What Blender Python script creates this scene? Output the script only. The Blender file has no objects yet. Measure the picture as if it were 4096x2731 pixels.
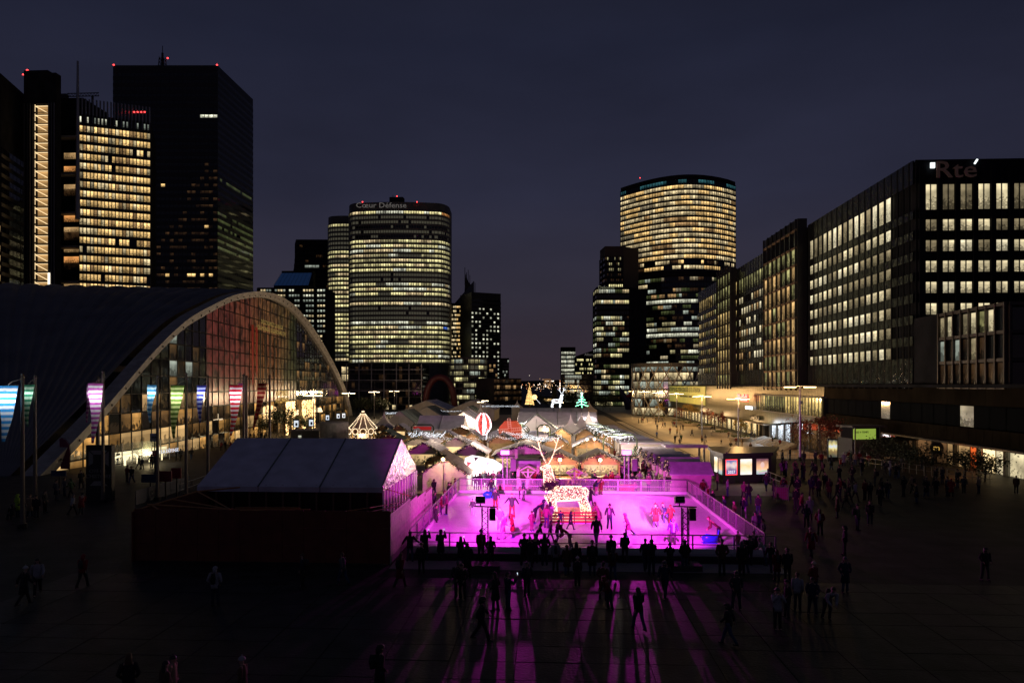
import bpy, bmesh, math, random
from mathutils import Vector, Matrix
random.seed(7)
R = random.Random(11)
S = bpy.context.scene
COL = S.collection
PI = math.pi
# ------------------------------------------------------------------ camera, sky, exposure
CAMH = 10.0
F = 2900.0
TH = math.atan(147 / F)
cam = bpy.data.cameras.new('camera')
camo = bpy.data.objects.new('camera', cam); COL.objects.link(camo)
camo.location = (0, 0, CAMH); camo.rotation_euler = (PI / 2, 0, TH)
cam.lens = 36 * F / 4096; cam.sensor_width = 36
cam.shift_y = (1540 - 1365.5) / 4096
cam.clip_start = 0.5; cam.clip_end = 20000
S.camera = camo
W = bpy.data.worlds.new('World'); S.world = W; W.use_nodes = True
wn = W.node_tree.nodes; wl = W.node_tree.links
for n in list(wn): wn.remove(n)
wo = wn.new('ShaderNodeOutputWorld'); bg = wn.new('ShaderNodeBackground'); bg.inputs[1].default_value = 1.0
sky = wn.new('ShaderNodeTexSky'); sky.sky_type = 'NISHITA'; sky.sun_disc = False
sky.sun_elevation = math.radians(-4); sky.sun_rotation = math.radians(150)
geo = wn.new('ShaderNodeNewGeometry'); sep = wn.new('ShaderNodeSeparateXYZ')
wl.new(geo.outputs['Incoming'], sep.inputs[0])
neg = wn.new('ShaderNodeMath'); neg.operation = 'MULTIPLY'; neg.inputs[1].default_value = -1
wl.new(sep.outputs['Z'], neg.inputs[0])
ramp = wn.new('ShaderNodeValToRGB')
el = ramp.color_ramp.elements
el[0].position = 0.0; el[0].color = (.038, .027, .036, 1)
el[1].position = 1.0; el[1].color = (.013, .0145, .027, 1)
for p, c in ((.04, (.039, .028, .040, 1)), (.12, (.031, .0275, .043, 1)), (.25, (.0215, .0225, .043, 1)), (.42, (.0130, .0148, .031, 1)), (.6, (.0145, .0160, .031, 1))):
    e = el.new(p); e.color = c
wl.new(neg.outputs[0], ramp.inputs[0])
mx = wn.new('ShaderNodeMixRGB'); mx.blend_type = 'ADD'; mx.inputs[0].default_value = 0.01
# thin uneven cloud in the night sky
tc = wn.new('ShaderNodeTexCoord'); nz = wn.new('ShaderNodeTexNoise'); nz.inputs['Scale'].default_value = 2.2; nz.inputs['Detail'].default_value = 5
mp = wn.new('ShaderNodeMapping'); mp.inputs['Scale'].default_value = (1, 1, 3)
wl.new(tc.outputs['Generated'], mp.inputs[0]); wl.new(mp.outputs[0], nz.inputs[0])
mr = wn.new('ShaderNodeMapRange'); mr.inputs[1].default_value = .3; mr.inputs[2].default_value = .7; mr.inputs[3].default_value = .8; mr.inputs[4].default_value = 1.2
wl.new(nz.outputs[0], mr.inputs[0])
mul = wn.new('ShaderNodeMixRGB'); mul.blend_type = 'MULTIPLY'; mul.inputs[0].default_value = 1
wl.new(ramp.outputs[0], mul.inputs[1]); wl.new(mr.outputs[0], mul.inputs[2])
wl.new(mul.outputs[0], mx.inputs[1]); wl.new(sky.outputs[0], mx.inputs[2])
wl.new(mx.outputs[0], bg.inputs[0]); wl.new(bg.outputs[0], wo.inputs[0])
S.view_settings.view_transform = 'Standard'; S.view_settings.look = 'None'
S.view_settings.gamma = 1; S.view_settings.use_curve_mapping = False; S.view_settings.exposure = 0
cy = S.cycles
cy.max_bounces = 5; cy.diffuse_bounces = 2; cy.glossy_bounces = 3; cy.transmission_bounces = 3; cy.transparent_max_bounces = 10
cy.caustics_reflective = False; cy.caustics_refractive = False
cy.sample_clamp_indirect = 2.0; cy.use_denoising = True; cy.use_light_tree = True

def lamp(kind, name, loc, energy, color, size=.15, aim=None, angle=60, blend=.6):
    l = bpy.data.lights.new(name, kind); l.energy = energy; l.color = color
    l.shadow_soft_size = size
    o = bpy.data.objects.new(name, l); COL.objects.link(o); o.location = loc
    if kind == 'SPOT':
        l.spot_size = math.radians(angle); l.spot_blend = blend
        o.rotation_euler = (Vector(aim) - Vector(loc)).to_track_quat('-Z', 'Y').to_euler()
    return o

# ------------------------------------------------------------------ places
def P(u, v, d):
    l = (u - 2048) / F * d
    return Vector((math.cos(TH) * l - math.sin(TH) * d, math.sin(TH) * l + math.cos(TH) * d, CAMH - (v - 1540) / F * d))
def XY(u, d):
    p = P(u, 1540, d); return Vector((p.x, p.y))
def gz(x, y):
    if x > 22.6: return 0.0 if y < 100 else -2.3
    if y < 72: return 0.0
    if y < 150: return -2.3 * (y - 72) / 78
    return -2.3
def G(u, v):
    z = 0
    for _ in range(12):
        d = F * (CAMH - z) / max(8, v - 1540)
        p = P(u, v, d); z = gz(p.x, p.y)
    return Vector((p.x, p.y, z))
def depth(p): return -math.sin(TH) * p[0] + math.cos(TH) * p[1]
def dX(u, X):   # depth at which the line x = X is seen in column u
    r = (u - 2048) / F
    return X / (math.cos(TH) * r - math.sin(TH))

# ------------------------------------------------------------------ materials
MATS = {}
def mat(name, base=(.5, .5, .5), rough=.6, metal=0, emit=None, es=0, alpha=1, spec=.5, noise=0, nscale=5, bump=0, bscale=20, trans=0, obj=False, sample=False):
    if name in MATS: return MATS[name]
    m = bpy.data.materials.new(name); MATS[name] = m; m.use_nodes = True
    nt = m.node_tree; n = nt.nodes; L = nt.links; b = n['Principled BSDF']
    b.inputs['Base Color'].default_value = (*base, 1); b.inputs['Roughness'].default_value = rough
    b.inputs['Metallic'].default_value = metal; b.inputs['Specular IOR Level'].default_value = spec
    b.inputs['Alpha'].default_value = alpha
    if emit:
        b.inputs['Emission Color'].default_value = (*emit, 1); b.inputs['Emission Strength'].default_value = es
    m.cycles.emission_sampling = 'AUTO' if sample else 'NONE'
    g = None
    if noise or bump:
        g = n.new('ShaderNodeNewGeometry')
    if obj:
        oi = n.new('ShaderNodeObjectInfo'); L.new(oi.outputs['Color'], b.inputs['Base Color'])
    if noise:
        t = n.new('ShaderNodeTexNoise'); t.inputs['Scale'].default_value = nscale; t.inputs['Detail'].default_value = 6
        L.new(g.outputs['Position'], t.inputs[0])
        r = n.new('ShaderNodeMapRange'); r.inputs[1].default_value = .3; r.inputs[2].default_value = .7
        r.inputs[3].default_value = 1 - noise; r.inputs[4].default_value = 1 + noise
        L.new(t.outputs[0], r.inputs[0])
        x = n.new('ShaderNodeMixRGB'); x.blend_type = 'MULTIPLY'; x.inputs[0].default_value = 1
        if obj: L.new(oi.outputs['Color'], x.inputs[1])
        else: x.inputs[1].default_value = (*base, 1)
        L.new(r.outputs[0], x.inputs[2]); L.new(x.outputs[0], b.inputs['Base Color'])
    if bump:
        t = n.new('ShaderNodeTexNoise'); t.inputs['Scale'].default_value = bscale; t.inputs['Detail'].default_value = 4
        L.new(g.outputs['Position'], t.inputs[0])
        bb = n.new('ShaderNodeBump'); bb.inputs['Strength'].default_value = bump; bb.inputs['Distance'].default_value = .2
        L.new(t.outputs[0], bb.inputs['Height']); L.new(bb.outputs[0], b.inputs['Normal'])
    if trans:
        tr = n.new('ShaderNodeBsdfTranslucent'); tr.inputs[0].default_value = (*base, 1)
        ms = n.new('ShaderNodeMixShader'); ms.inputs[0].default_value = trans
        out = n['Material Output']
        L.new(b.outputs[0], ms.inputs[1]); L.new(tr.outputs[0], ms.inputs[2]); L.new(ms.outputs[0], out.inputs[0])
        if noise: L.new(x.outputs[0], tr.inputs[0])
    return m

def winmat(name, col, st, var=.5, scale=.7, dark=.35):
    """a lit room seen through its window: bright ceiling strip, furniture and blinds below"""
    if name in MATS: return MATS[name]
    m = bpy.data.materials.new(name); MATS[name] = m; m.use_nodes = True
    nt = m.node_tree; n = nt.nodes; L = nt.links; b = n['Principled BSDF']
    b.inputs['Base Color'].default_value = (.02, .02, .02, 1); b.inputs['Roughness'].default_value = .12
    m.cycles.emission_sampling = 'NONE'
    g = n.new('ShaderNodeNewGeometry'); uv = n.new('ShaderNodeUVMap'); s = n.new('ShaderNodeSeparateXYZ')
    L.new(uv.outputs[0], s.inputs[0])
    t1 = n.new('ShaderNodeTexNoise'); t1.inputs['Scale'].default_value = scale * .35; t1.inputs['Detail'].default_value = 2
    t2 = n.new('ShaderNodeTexNoise'); t2.inputs['Scale'].default_value = scale * 2.6; t2.inputs['Detail'].default_value = 3
    L.new(g.outputs['Position'], t1.inputs[0]); L.new(g.outputs['Position'], t2.inputs[0])
    ri = n.new('ShaderNodeMath'); ri.operation = 'ADD'
    oi = n.new('ShaderNodeObjectInfo'); L.new(g.outputs['Random Per Island'], ri.inputs[0]); L.new(oi.outputs['Random'], ri.inputs[1])
    fr = n.new('ShaderNodeMath'); fr.operation = 'FRACT'; L.new(ri.outputs[0], fr.inputs[0])
    a = n.new('ShaderNodeMapRange'); a.inputs[1].default_value = .35; a.inputs[2].default_value = .65; a.inputs[3].default_value = 1 - var; a.inputs[4].default_value = 1 + var * .5
    L.new(t1.outputs[0], a.inputs[0])
    a2 = n.new('ShaderNodeMapRange'); a2.inputs[3].default_value = 1 - var * .8; a2.inputs[4].default_value = 1 + var * .5
    L.new(fr.outputs[0], a2.inputs[0])
    # furniture: dark shapes below mid height
    h = n.new('ShaderNodeMapRange'); h.inputs[1].default_value = .15; h.inputs[2].default_value = .75; h.inputs[3].default_value = .62; h.inputs[4].default_value = .30
    L.new(s.outputs[1], h.inputs[0])
    gt = n.new('ShaderNodeMath'); gt.operation = 'SUBTRACT'; L.new(t2.outputs[0], gt.inputs[0]); L.new(h.outputs[0], gt.inputs[1])
    st_ = n.new('ShaderNodeMapRange'); st_.inputs[1].default_value = -.06; st_.inputs[2].default_value = .03; st_.inputs[3].default_value = dark; st_.inputs[4].default_value = 1
    L.new(gt.outputs[0], st_.inputs[0])
    c = n.new('ShaderNodeMapRange'); c.inputs[1].default_value = .72; c.inputs[2].default_value = .82; c.inputs[3].default_value = 1; c.inputs[4].default_value = 1.45
    L.new(s.outputs[1], c.inputs[0])
    last = None
    for k in (a, a2, st_, c):
        if last is None: last = k.outputs[0]; continue
        mm = n.new('ShaderNodeMath'); mm.operation = 'MULTIPLY'; L.new(last, mm.inputs[0]); L.new(k.outputs[0], mm.inputs[1]); last = mm.outputs[0]
    mm = n.new('ShaderNodeMath'); mm.operation = 'MULTIPLY'; mm.inputs[1].default_value = st; L.new(last, mm.inputs[0])
    b.inputs['Emission Color'].default_value = (*col, 1); L.new(mm.outputs[0], b.inputs['Emission Strength'])
    return m

def glassdark(name, base=(.012, .013, .016), bump=.15, rough=.06):
    return mat(name, base=base, rough=rough, spec=.6, bump=bump, bscale=.35, noise=.3, nscale=.2)

# ------------------------------------------------------------------ mesh building
class MB:
    def __init__(s): s.v = []; s.f = []; s.m = []; s.uv = []
    def face(s, pts, m=0, uv=None):
        i = len(s.v); s.v += [tuple(p) for p in pts]; s.f.append(list(range(i, i + len(pts)))); s.m.append(m)
        s.uv.append(uv or ([(0, 0), (1, 0), (1, 1), (0, 1)][:len(pts)] if len(pts) <= 4 else [(0, 0)] * len(pts)))
    def idx(s, vs, fs, m=0):
        i = len(s.v); s.v += [tuple(p) for p in vs]
        for f in fs: s.f.append([i + k for k in f]); s.m.append(m); s.uv.append([(0, 0), (1, 0), (1, 1), (0, 1)][:len(f)] if len(f) <= 4 else [(0, 0)] * len(f))
    def box(s, c, d, rz=0, m=0, rx=0, ry=0):
        x, y, z = d[0] / 2, d[1] / 2, d[2] / 2
        M = Matrix.Rotation(rz, 3, 'Z') @ Matrix.Rotation(ry, 3, 'Y') @ Matrix.Rotation(rx, 3, 'X')
        vs = [Vector(c) + M @ Vector(p) for p in ((-x, -y, -z), (x, -y, -z), (x, y, -z), (-x, y, -z), (-x, -y, z), (x, -y, z), (x, y, z), (-x, y, z))]
        s.idx(vs, [(3, 2, 1, 0), (4, 5, 6, 7), (0, 1, 5, 4), (1, 2, 6, 5), (2, 3, 7, 6), (3, 0, 4, 7)], m); return s
    def prism(s, poly, z0, z1, m=0):     # poly in xy
        n = len(poly); vs = [(p[0], p[1], z0) for p in poly] + [(p[0], p[1], z1) for p in poly]
        s.idx(vs, [tuple(range(n))[::-1], tuple(range(n, 2 * n))] + [(i, (i + 1) % n, n + (i + 1) % n, n + i) for i in range(n)], m); return s
    def ext(s, poly, a, b, m=0):         # poly of (x,z) extruded along y from a to b
        n = len(poly); vs = [(p[0], a, p[1]) for p in poly] + [(p[0], b, p[1]) for p in poly]
        s.idx(vs, [tuple(range(n)), tuple(range(n, 2 * n))[::-1]] + [((i + 1) % n, i, n + i, n + (i + 1) % n) for i in range(n)], m); return s
    def tube(s, pts, r, seg=6, m=0, cap=True):
        pts = [Vector(p) for p in pts]; n = len(pts)
        rs = r if isinstance(r, (list, tuple)) else [r] * n
        base = len(s.v); prev = None
        for i, p in enumerate(pts):
            t = (pts[min(i + 1, n - 1)] - pts[max(i - 1, 0)]).normalized()
            a = Vector((0, 0, 1)) if abs(t.z) < .95 else Vector((1, 0, 0))
            if prev is not None and abs(prev.dot(t)) < .98: a = prev
            x = t.cross(a).normalized(); y = x.cross(t).normalized(); prev = y
            rr = rs[i]; ra, rb = rr if isinstance(rr, tuple) else (rr, rr)
            for k in range(seg):
                q = 2 * PI * k / seg; s.v.append(tuple(p + x * math.cos(q) * ra + y * math.sin(q) * rb))
        for i in range(n - 1):
            for k in range(seg):
                s.f.append([base + i * seg + k, base + i * seg + (k + 1) % seg, base + (i + 1) * seg + (k + 1) % seg, base + (i + 1) * seg + k]); s.m.append(m)
                s.uv.append([(k / seg, i / (n - 1)), ((k + 1) / seg, i / (n - 1)), ((k + 1) / seg, (i + 1) / (n - 1)), (k / seg, (i + 1) / (n - 1))])
        if cap:
            s.f.append([base + k for k in range(seg)][::-1]); s.m.append(m); s.uv.append([(0, 0)] * seg)
            s.f.append([base + (n - 1) * seg + k for k in range(seg)]); s.m.append(m); s.uv.append([(0, 1)] * seg)
        return s
    def lathe(s, prof, seg=16, c=(0, 0, 0), m=0):
        base = len(s.v); n = len(prof)
        for r, z in prof:
            for k in range(seg):
                q = 2 * PI * k / seg; s.v.append((c[0] + r * math.cos(q), c[1] + r * math.sin(q), c[2] + z))
        for i in range(n - 1):
            for k in range(seg):
                s.f.append([base + i * seg + k, base + i * seg + (k + 1) % seg, base + (i + 1) * seg + (k + 1) % seg, base + (i + 1) * seg + k]); s.m.append(m)
                s.uv.append([(k / seg, i / (n - 1)), ((k + 1) / seg, i / (n - 1)), ((k + 1) / seg, (i + 1) / (n - 1)), (k / seg, (i + 1) / (n - 1))])
        return s
    def octa(s, c, r, m=0):
        x, y, z = c
        s.idx([(x + r, y, z), (x, y + r, z), (x - r, y, z), (x, y - r, z), (x, y, z + r), (x, y, z - r)],
              [(0, 1, 4), (1, 2, 4), (2, 3, 4), (3, 0, 4), (1, 0, 5), (2, 1, 5), (3, 2, 5), (0, 3, 5)], m); return s
    def mesh(s, name, mats, smooth=False):
        me = bpy.data.meshes.new(name); me.from_pydata(s.v, [], s.f)
        for m in (mats if isinstance(mats, (list, tuple)) else [mats]): me.materials.append(m)
        me.polygons.foreach_set('material_index', s.m)
        u = me.uv_layers.new(name='UVMap'); flat = [c for f in s.uv for p in f for c in p]; u.data.foreach_set('uv', flat)
        if smooth: me.polygons.foreach_set('use_smooth', [True] * len(s.f))
        me.update(); return me
    def build(s, name, mats, parent=None, smooth=False, kind=None, label=None):
        return link(name, s.mesh(name, mats, smooth), parent, kind=kind, label=label)
def link(name, me, parent=None, loc=None, rot=None, scale=None, kind=None, label=None):
    o = bpy.data.objects.new(name, me); COL.objects.link(o)
    if parent: o.parent = parent
    if loc is not None: o.location = loc
    if rot is not None: o.rotation_euler = rot if not isinstance(rot, (int, float)) else (0, 0, rot)
    if scale is not None: o.scale = scale
    if kind: o['kind'] = kind
    if label: o['label'] = label
    return o
def thing(name, label, cat, loc=(0, 0, 0), rz=0, group=None):
    o = bpy.data.objects.new(name, None); COL.objects.link(o); o.empty_display_size = .1
    o.location = loc; o.rotation_euler = (0, 0, rz); tag(o, label, cat, group); return o
def tag(o, label, cat, group=None):
    o['label'] = label; o['category'] = cat
    if group: o['group'] = group
    return o
def struct(o): o['kind'] = 'structure'; return o
def kids(o): return [c for c in COL.objects if c.parent == o]
def dup(root, ch, loc, rz=0, label=None, scale=None):
    r = root.copy(); COL.objects.link(r); r.location = loc; r.rotation_euler = (0, 0, rz)
    if scale: r.scale = scale
    if label: r['label'] = label
    for c, gs in ch:
        n = c.copy(); COL.objects.link(n); n.parent = r
        for g in gs:
            k = g.copy(); COL.objects.link(k); k.parent = n
    return r
def tree_of(root):
    allo = list(COL.objects)
    return [(c, [g for g in allo if g.parent == c]) for c in allo if c.parent == root]
def text(s, name, m, parent, loc, size, rot=(PI / 2, 0, 0), ext=.02, align='CENTER', sx=1, off=0):
    c = bpy.data.curves.new(name, 'FONT'); c.body = s; c.size = size; c.extrude = ext; c.align_x = align; c.align_y = 'CENTER'; c.resolution_u = 2
    c.offset = off; tmp = bpy.data.objects.new(name, c); me = bpy.data.meshes.new_from_object(tmp); bpy.data.objects.remove(tmp)
    me.materials.clear(); me.materials.append(m); o = bpy.data.objects.new(name, me); COL.objects.link(o)
    if parent: o.parent = parent
    o.location = loc; o.rotation_euler = rot; o.scale = (sx, 1, 1); return o

# common materials
concrete = mat('concrete', (.3, .29, .27), .8, noise=.2, nscale=1.5, bump=.2, bscale=15)
darkmetal = mat('dark_metal', (.03, .03, .032), .45, metal=.6)
greymetal = mat('grey_metal', (.25, .25, .26), .4, metal=.8)
alu = mat('aluminium', (.6, .6, .62), .35, metal=.9, bump=.3, bscale=30)
blackp = mat('black_paint', (.012, .012, .013), .4)
whitep = mat('white_paint', (.7, .7, .7), .5)
wallblack = mat('black_granite', (.008, .008, .009), .45, noise=.3, nscale=.4)
walldark = mat('dark_cladding', (.024, .024, .026), .7, spec=.0, noise=.3, nscale=.3)
wallgrey = mat('grey_cladding', (.1, .1, .09), .6, noise=.25, nscale=.3)
gd = glassdark('dark_glass')
gdb = glassdark('dark_blue_glass', (.012, .016, .035))
gblind = mat('blind_glass', (.085, .085, .065), .4, noise=.3, nscale=.3)
WIN = {
 'w': winmat('lit_warm', (1, .64, .24), 1.0), 'wd': winmat('lit_warm_dim', (1, .6, .25), .35),
 'y': winmat('lit_yellow', (1, .89, .42), .9, .55), 'yd': winmat('lit_yellow_dim', (1, .88, .45), .35),
 'c': winmat('lit_cream', (1, .78, .42), .75, .6), 'cd': winmat('lit_cream_dim', (1, .82, .5), .3),
 'h': winmat('lit_white', (.95, .95, .72), .8, .6), 'hd': winmat('lit_white_dim', (.8, .9, .75), .35),
 'o': winmat('lit_orange', (1, .42, .12), .6), 'b': winmat('lit_blue', (.1, .25, 1), .9), 't': winmat('lit_teal', (.15, .6, .7), .14),
 'f': winmat('faint_lit_or_reflected', (1, .5, .2), .03, .9, 1.2, .1), 'ff': winmat('faint_green_lit_or_reflected', (.7, .85, .3), .07),
 'd': gd, 'n': gdb, 'g': gblind, 'gl': mat('blind_added_glow', (.085, .085, .065), .4, emit=(1, .93, .65), es=.05, noise=.3, nscale=.3)}  # closed blinds of unlit rows, faint glow added so they read grey
WKEYS = list(WIN)
PANE = {}
def pane_mesh(k):
    if k not in PANE:
        b = MB(); b.face([(-.5, 0, -.5), (.5, 0, -.5), (.5, 0, .5), (-.5, 0, .5)]); PANE[k] = b.mesh('pane', WIN[k])
    return PANE[k]
def panes(root, items, cap=300, name='window', small=False):
    """items: (cx,cy,cz,w,h,rz,key) in root space; the largest become parts, the rest one joined part"""
    items = sorted(items, key=lambda t: (-(t[3] * t[4] > 0) * round(t[3] * t[4], 1), t[6] in ('d', 'n', 'g')))
    if small: cap = 0
    for t in items[:cap]:
        link(name, pane_mesh(t[6]), root, t[:3], t[5], (t[3], 1, t[4]))
    rest = items[cap:]
    if rest:
        ks = sorted({t[6] for t in rest}); b = MB()
        for (cx, cy, cz, w, h, rz, k) in rest:
            ca, sa = math.cos(rz) * w / 2, math.sin(rz) * w / 2
            b.face([(cx - ca, cy - sa, cz - h / 2), (cx + ca, cy + sa, cz - h / 2), (cx + ca, cy + sa, cz + h / 2), (cx - ca, cy - sa, cz + h / 2)], ks.index(k))
        b.build(name, [WIN[k] for k in ks], root, kind='stuff')

def runs(n, p, on, off, rr, mn=2, mxx=7):
    """a row of n bays lit in runs with share p"""
    out = []
    while len(out) < n:
        k = rr.choice(on) if rr.random() < p else rr.choice(off)
        out += [k] * rr.randint(mn, mxx)
    return out[:n]

def tower(name, label, chain, ztop, rows, ztop_row, fh, bays, lit, core=None, band=None, ph=.62, thick=26, zbase=-3, mull=True, bandout=.35, small=False, fins=None, inset=None, cat='office tower', mullw=.18, group=None, backpts=None):
    """chain: world xy points, left to right as seen; bays per segment"""
    core = core or walldark; band = band or walldark
    cx = sum(p[0] for p in chain) / len(chain); cyy = sum(p[1] for p in chain) / len(chain)
    root = thing(name, label, cat, (cx, cyy, zbase), 0, group)
    ch = [Vector((p[0] - cx, p[1] - cyy)) for p in chain]
    a, b_ = ch[0], ch[-1]; t = (b_ - a).normalized(); nrm = Vector((-t.y, t.x))
    back = [b_ + nrm * thick, a + nrm * thick] if backpts is None else [Vector((p[0] - cx, p[1] - cyy)) for p in backpts]
    zt = ztop - zbase
    if inset is None:
        MB().prism([*ch, *back], 0, zt).build('wall', core, root)
    nseg = len(ch) - 1
    if isinstance(bays, int): bays = [bays] * nseg
    items = []; bm = MB(); tot = sum(bays); rowz = ztop_row - zbase
    bandm = []; 
    for k in range(rows):
        z = rowz - k * fh
        cc = ch
        if inset:
            f = inset(k / max(1, rows - 1)); cc = [a + (p - a) * 1 + t * f * (1 - (p - a).dot(t) / (b_ - a).length) for p in ch]
            wb = MB().prism([*cc, *back], z - fh / 2, z + fh / 2 + (zt - rowz - fh / 2 if k == 0 else 0)); bandm.append(('w', wb))
        row = lit(k, tot); bi = 0
        bb = MB()
        for i in range(nseg):
            p, q = cc[i], cc[i + 1]; e = q - p; Ls = e.length; d = e / Ls; o = Vector((d.y, -d.x)); rz = math.atan2(d.y, d.x)
            for j in range(bays[i]):
                m_ = p + e * ((j + .5) / bays[i]) + o * .1
                items.append((m_.x, m_.y, z, Ls / bays[i] * .88, fh * ph, rz, row[bi])); bi += 1
            h = fh * (1 - ph) * .96
            m_ = p + e * .5 + o * (bandout / 2 + .003 * (i % 2)); bb.box((m_.x, m_.y, z - fh / 2), (Ls + .05, bandout, h), rz)
        bb.build('floor_band', band, root)
    for kk, wb in bandm: wb.build('wall', core, root)
    panes(root, items, small=small)
    if mull:
        H = rows * fh; mz = rowz + fh / 2 - H / 2
        me = MB().box((0, 0, 0), (mullw, bandout + .12, H)).mesh('mullion', band)
        for i in range(nseg):
            p, q = ch[i], ch[i + 1]; e = q - p; d = e.normalized(); o = Vector((d.y, -d.x)); rz = math.atan2(d.y, d.x)
            for j in range(bays[i] + (i == nseg - 1)):
                if inset: continue
                m_ = p + e * (j / bays[i]) + o * ((bandout + .12) / 2)
                link('mullion', me, root, (m_.x, m_.y, mz), rz)
    return root
def redlight(root, pts, r=.5):
    for p in pts: 
        MB().lathe([(0, -r), (r, -r * .3), (r, r * .3), (0, r)], 8, p).build('warning_light', mat('red_beacon', (.2, 0, 0), emit=(1, .05, .05), es=4), root)
def loc(root, w): return Vector(w) - Vector(root.location)
# ------------------------------------------------------------------ ground
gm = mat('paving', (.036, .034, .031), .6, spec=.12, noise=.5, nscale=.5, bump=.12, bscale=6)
nt = gm.node_tree; b = nt.nodes['Principled BSDF']; gg = nt.nodes.new('ShaderNodeNewGeometry')
br = nt.nodes.new('ShaderNodeTexBrick'); br.inputs['Scale'].default_value = 1; br.inputs['Brick Width'].default_value = 2.4; br.inputs['Row Height'].default_value = 1.2
br.inputs['Mortar Size'].default_value = .03; br.inputs['Color1'].default_value = (1, 1, 1, 1); br.inputs['Color2'].default_value = (.82, .82, .82, 1); br.inputs['Mortar'].default_value = (.4, .4, .4, 1)
nt.links.new(gg.outputs['Position'], br.inputs[0])
old = b.inputs['Base Color'].links[0].from_socket
x = nt.nodes.new('ShaderNodeMixRGB'); x.blend_type = 'MULTIPLY'; x.inputs[0].default_value = 1
nt.links.new(old, x.inputs[1]); nt.links.new(br.outputs[0], x.inputs[2]); nt.links.new(x.outputs[0], b.inputs['Base Color'])
g = MB()
BIG = 6000
for (x0, x1) in ((-BIG, 22.6), ):
    ys = [-60, 72, 150, BIG]
    for a, c in zip(ys, ys[1:]):
        g.face([(x0, a, gz(0, a)), (x1, a, gz(0, a)), (x1, c, gz(0, c)), (x0, c, gz(0, c))])
g.face([(22.6, -60, 0), (BIG, -60, 0), (BIG, 100, 0), (22.6, 100, 0)])
g.face([(22.6, 100, -2.3), (BIG, 100, -2.3), (BIG, BIG, -2.3), (22.6, BIG, -2.3)])
g.face([(22.6, 100, -2.3), (22.6, 100, 0), (BIG, 100, 0), (BIG, 100, -2.3)])
ys = [72, 100, 150]
g.face([(22.6, 72, 0), (22.6, 100, 0), (22.6, 100, gz(0, 100))])
g.face([(22.6, 100, gz(0, 100)), (22.6, 150, -2.3), (22.6, 100, -2.3)])
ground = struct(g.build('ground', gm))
lpm = mat('plaza_stone', (.26, .23, .18), .6, noise=.15, nscale=.6, bump=.1, bscale=6)  # paler than the forecourt; lamplit brightness put into the colour
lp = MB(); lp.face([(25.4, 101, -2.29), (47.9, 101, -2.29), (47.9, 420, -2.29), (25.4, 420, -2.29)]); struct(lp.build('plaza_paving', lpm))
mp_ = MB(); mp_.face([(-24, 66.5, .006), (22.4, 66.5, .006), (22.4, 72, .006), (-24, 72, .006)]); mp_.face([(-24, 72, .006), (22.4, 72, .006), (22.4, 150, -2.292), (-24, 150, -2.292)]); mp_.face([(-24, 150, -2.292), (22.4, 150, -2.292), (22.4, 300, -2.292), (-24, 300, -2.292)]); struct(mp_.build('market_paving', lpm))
# paving slabs of the forecourt in front of the rink, with open joints
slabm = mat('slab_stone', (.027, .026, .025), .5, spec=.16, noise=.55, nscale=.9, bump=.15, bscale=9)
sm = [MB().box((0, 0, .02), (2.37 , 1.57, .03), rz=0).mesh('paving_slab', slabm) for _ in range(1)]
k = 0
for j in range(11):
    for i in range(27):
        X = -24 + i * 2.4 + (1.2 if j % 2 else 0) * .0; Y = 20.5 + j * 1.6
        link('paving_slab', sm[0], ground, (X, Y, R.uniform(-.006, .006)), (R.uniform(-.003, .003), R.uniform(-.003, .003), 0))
# steps between the market strip and the lower plaza
st = MB()
for i in range(6):
    z = -2.3 + (6 - i) * .36
    st.box((22.6 + .38 * i + .19, 110 + 3 * i + (190 - 110) / 2, (z - 2.6) / 2), (.38, 80 - 6 * i, z + 2.6))
stepm = mat('step_edge', (.45, .42, .36), .7)
for i in range(5):
    for j in range(12):
        y0 = 101 + j * 12; zt_ = max(gz(22, y0 + 6) + .02 - i * .3, -2.3 + .16 * (5 - i) / 5) + (.0 if j < 4 else .02)
        MB().box((22.85 + .42 * i, y0 + 6, (zt_ - 2.8) / 2), (.40, 11.97, zt_ + 2.8)).build('step', stepm if i % 2 == 0 else concrete, ground)
ret = struct(MB().box((62, 100.25, -1.1), (79, .5, 2.3)).build('retaining_wall', concrete))
# hills and lights far down the avenue
hl = MB(); pts = []
for i in range(41):
    u = 1700 + i * 22; pts.append((P(u, 1540, 3900), 12 + 16 * math.exp(-((u - 2280) / 260) ** 2) + R.uniform(-2, 2)))
for (p, h), (q, k) in zip(pts, pts[1:]):
    hl.face([(p.x, p.y, -3), (q.x, q.y, -3), (q.x, q.y, 10 + h), (p.x, p.y, 10 + h)])
    hl.face([(p.x, p.y, 10 + h), (q.x, q.y, 10 + k), (q.x, q.y + 900, -3), (p.x, p.y + 900, -3)])
struct(hl.build('hills', mat('far_hill', (.03, .032, .03), .9, noise=.4, nscale=.01)))
cl = MB()
for i in range(120):
    u = R.gauss(2190, 75); d = R.uniform(900, 3600); z = R.uniform(0, 14) if R.random() < .8 else R.uniform(10, 30)
    u = min(2240, max(2085, u)); p = P(u, 1540, d); cl.octa((p.x, p.y, z), d * R.uniform(.0003, .0007), R.choice([0, 0, 1, 2]))
for i in range(16):
    p = P(2178 + R.uniform(0, 36), 1540, 3850); cl.octa((p.x, p.y, 31 + R.uniform(-2, 3)), 2.2, 1)
lw = mat('far_light_warm', emit=(1, .6, .3), es=1.8); lh = mat('far_light_white', emit=(1, .85, .7), es=3); lr = mat('far_light_red', emit=(1, .35, .15), es=1.5)
arc = thing('triumphal_arch', 'tiny warm lit stone triumphal arch at the far end of the avenue', 'monument', P(2190, 1540, 3700)); arc.location.z = 4
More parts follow.
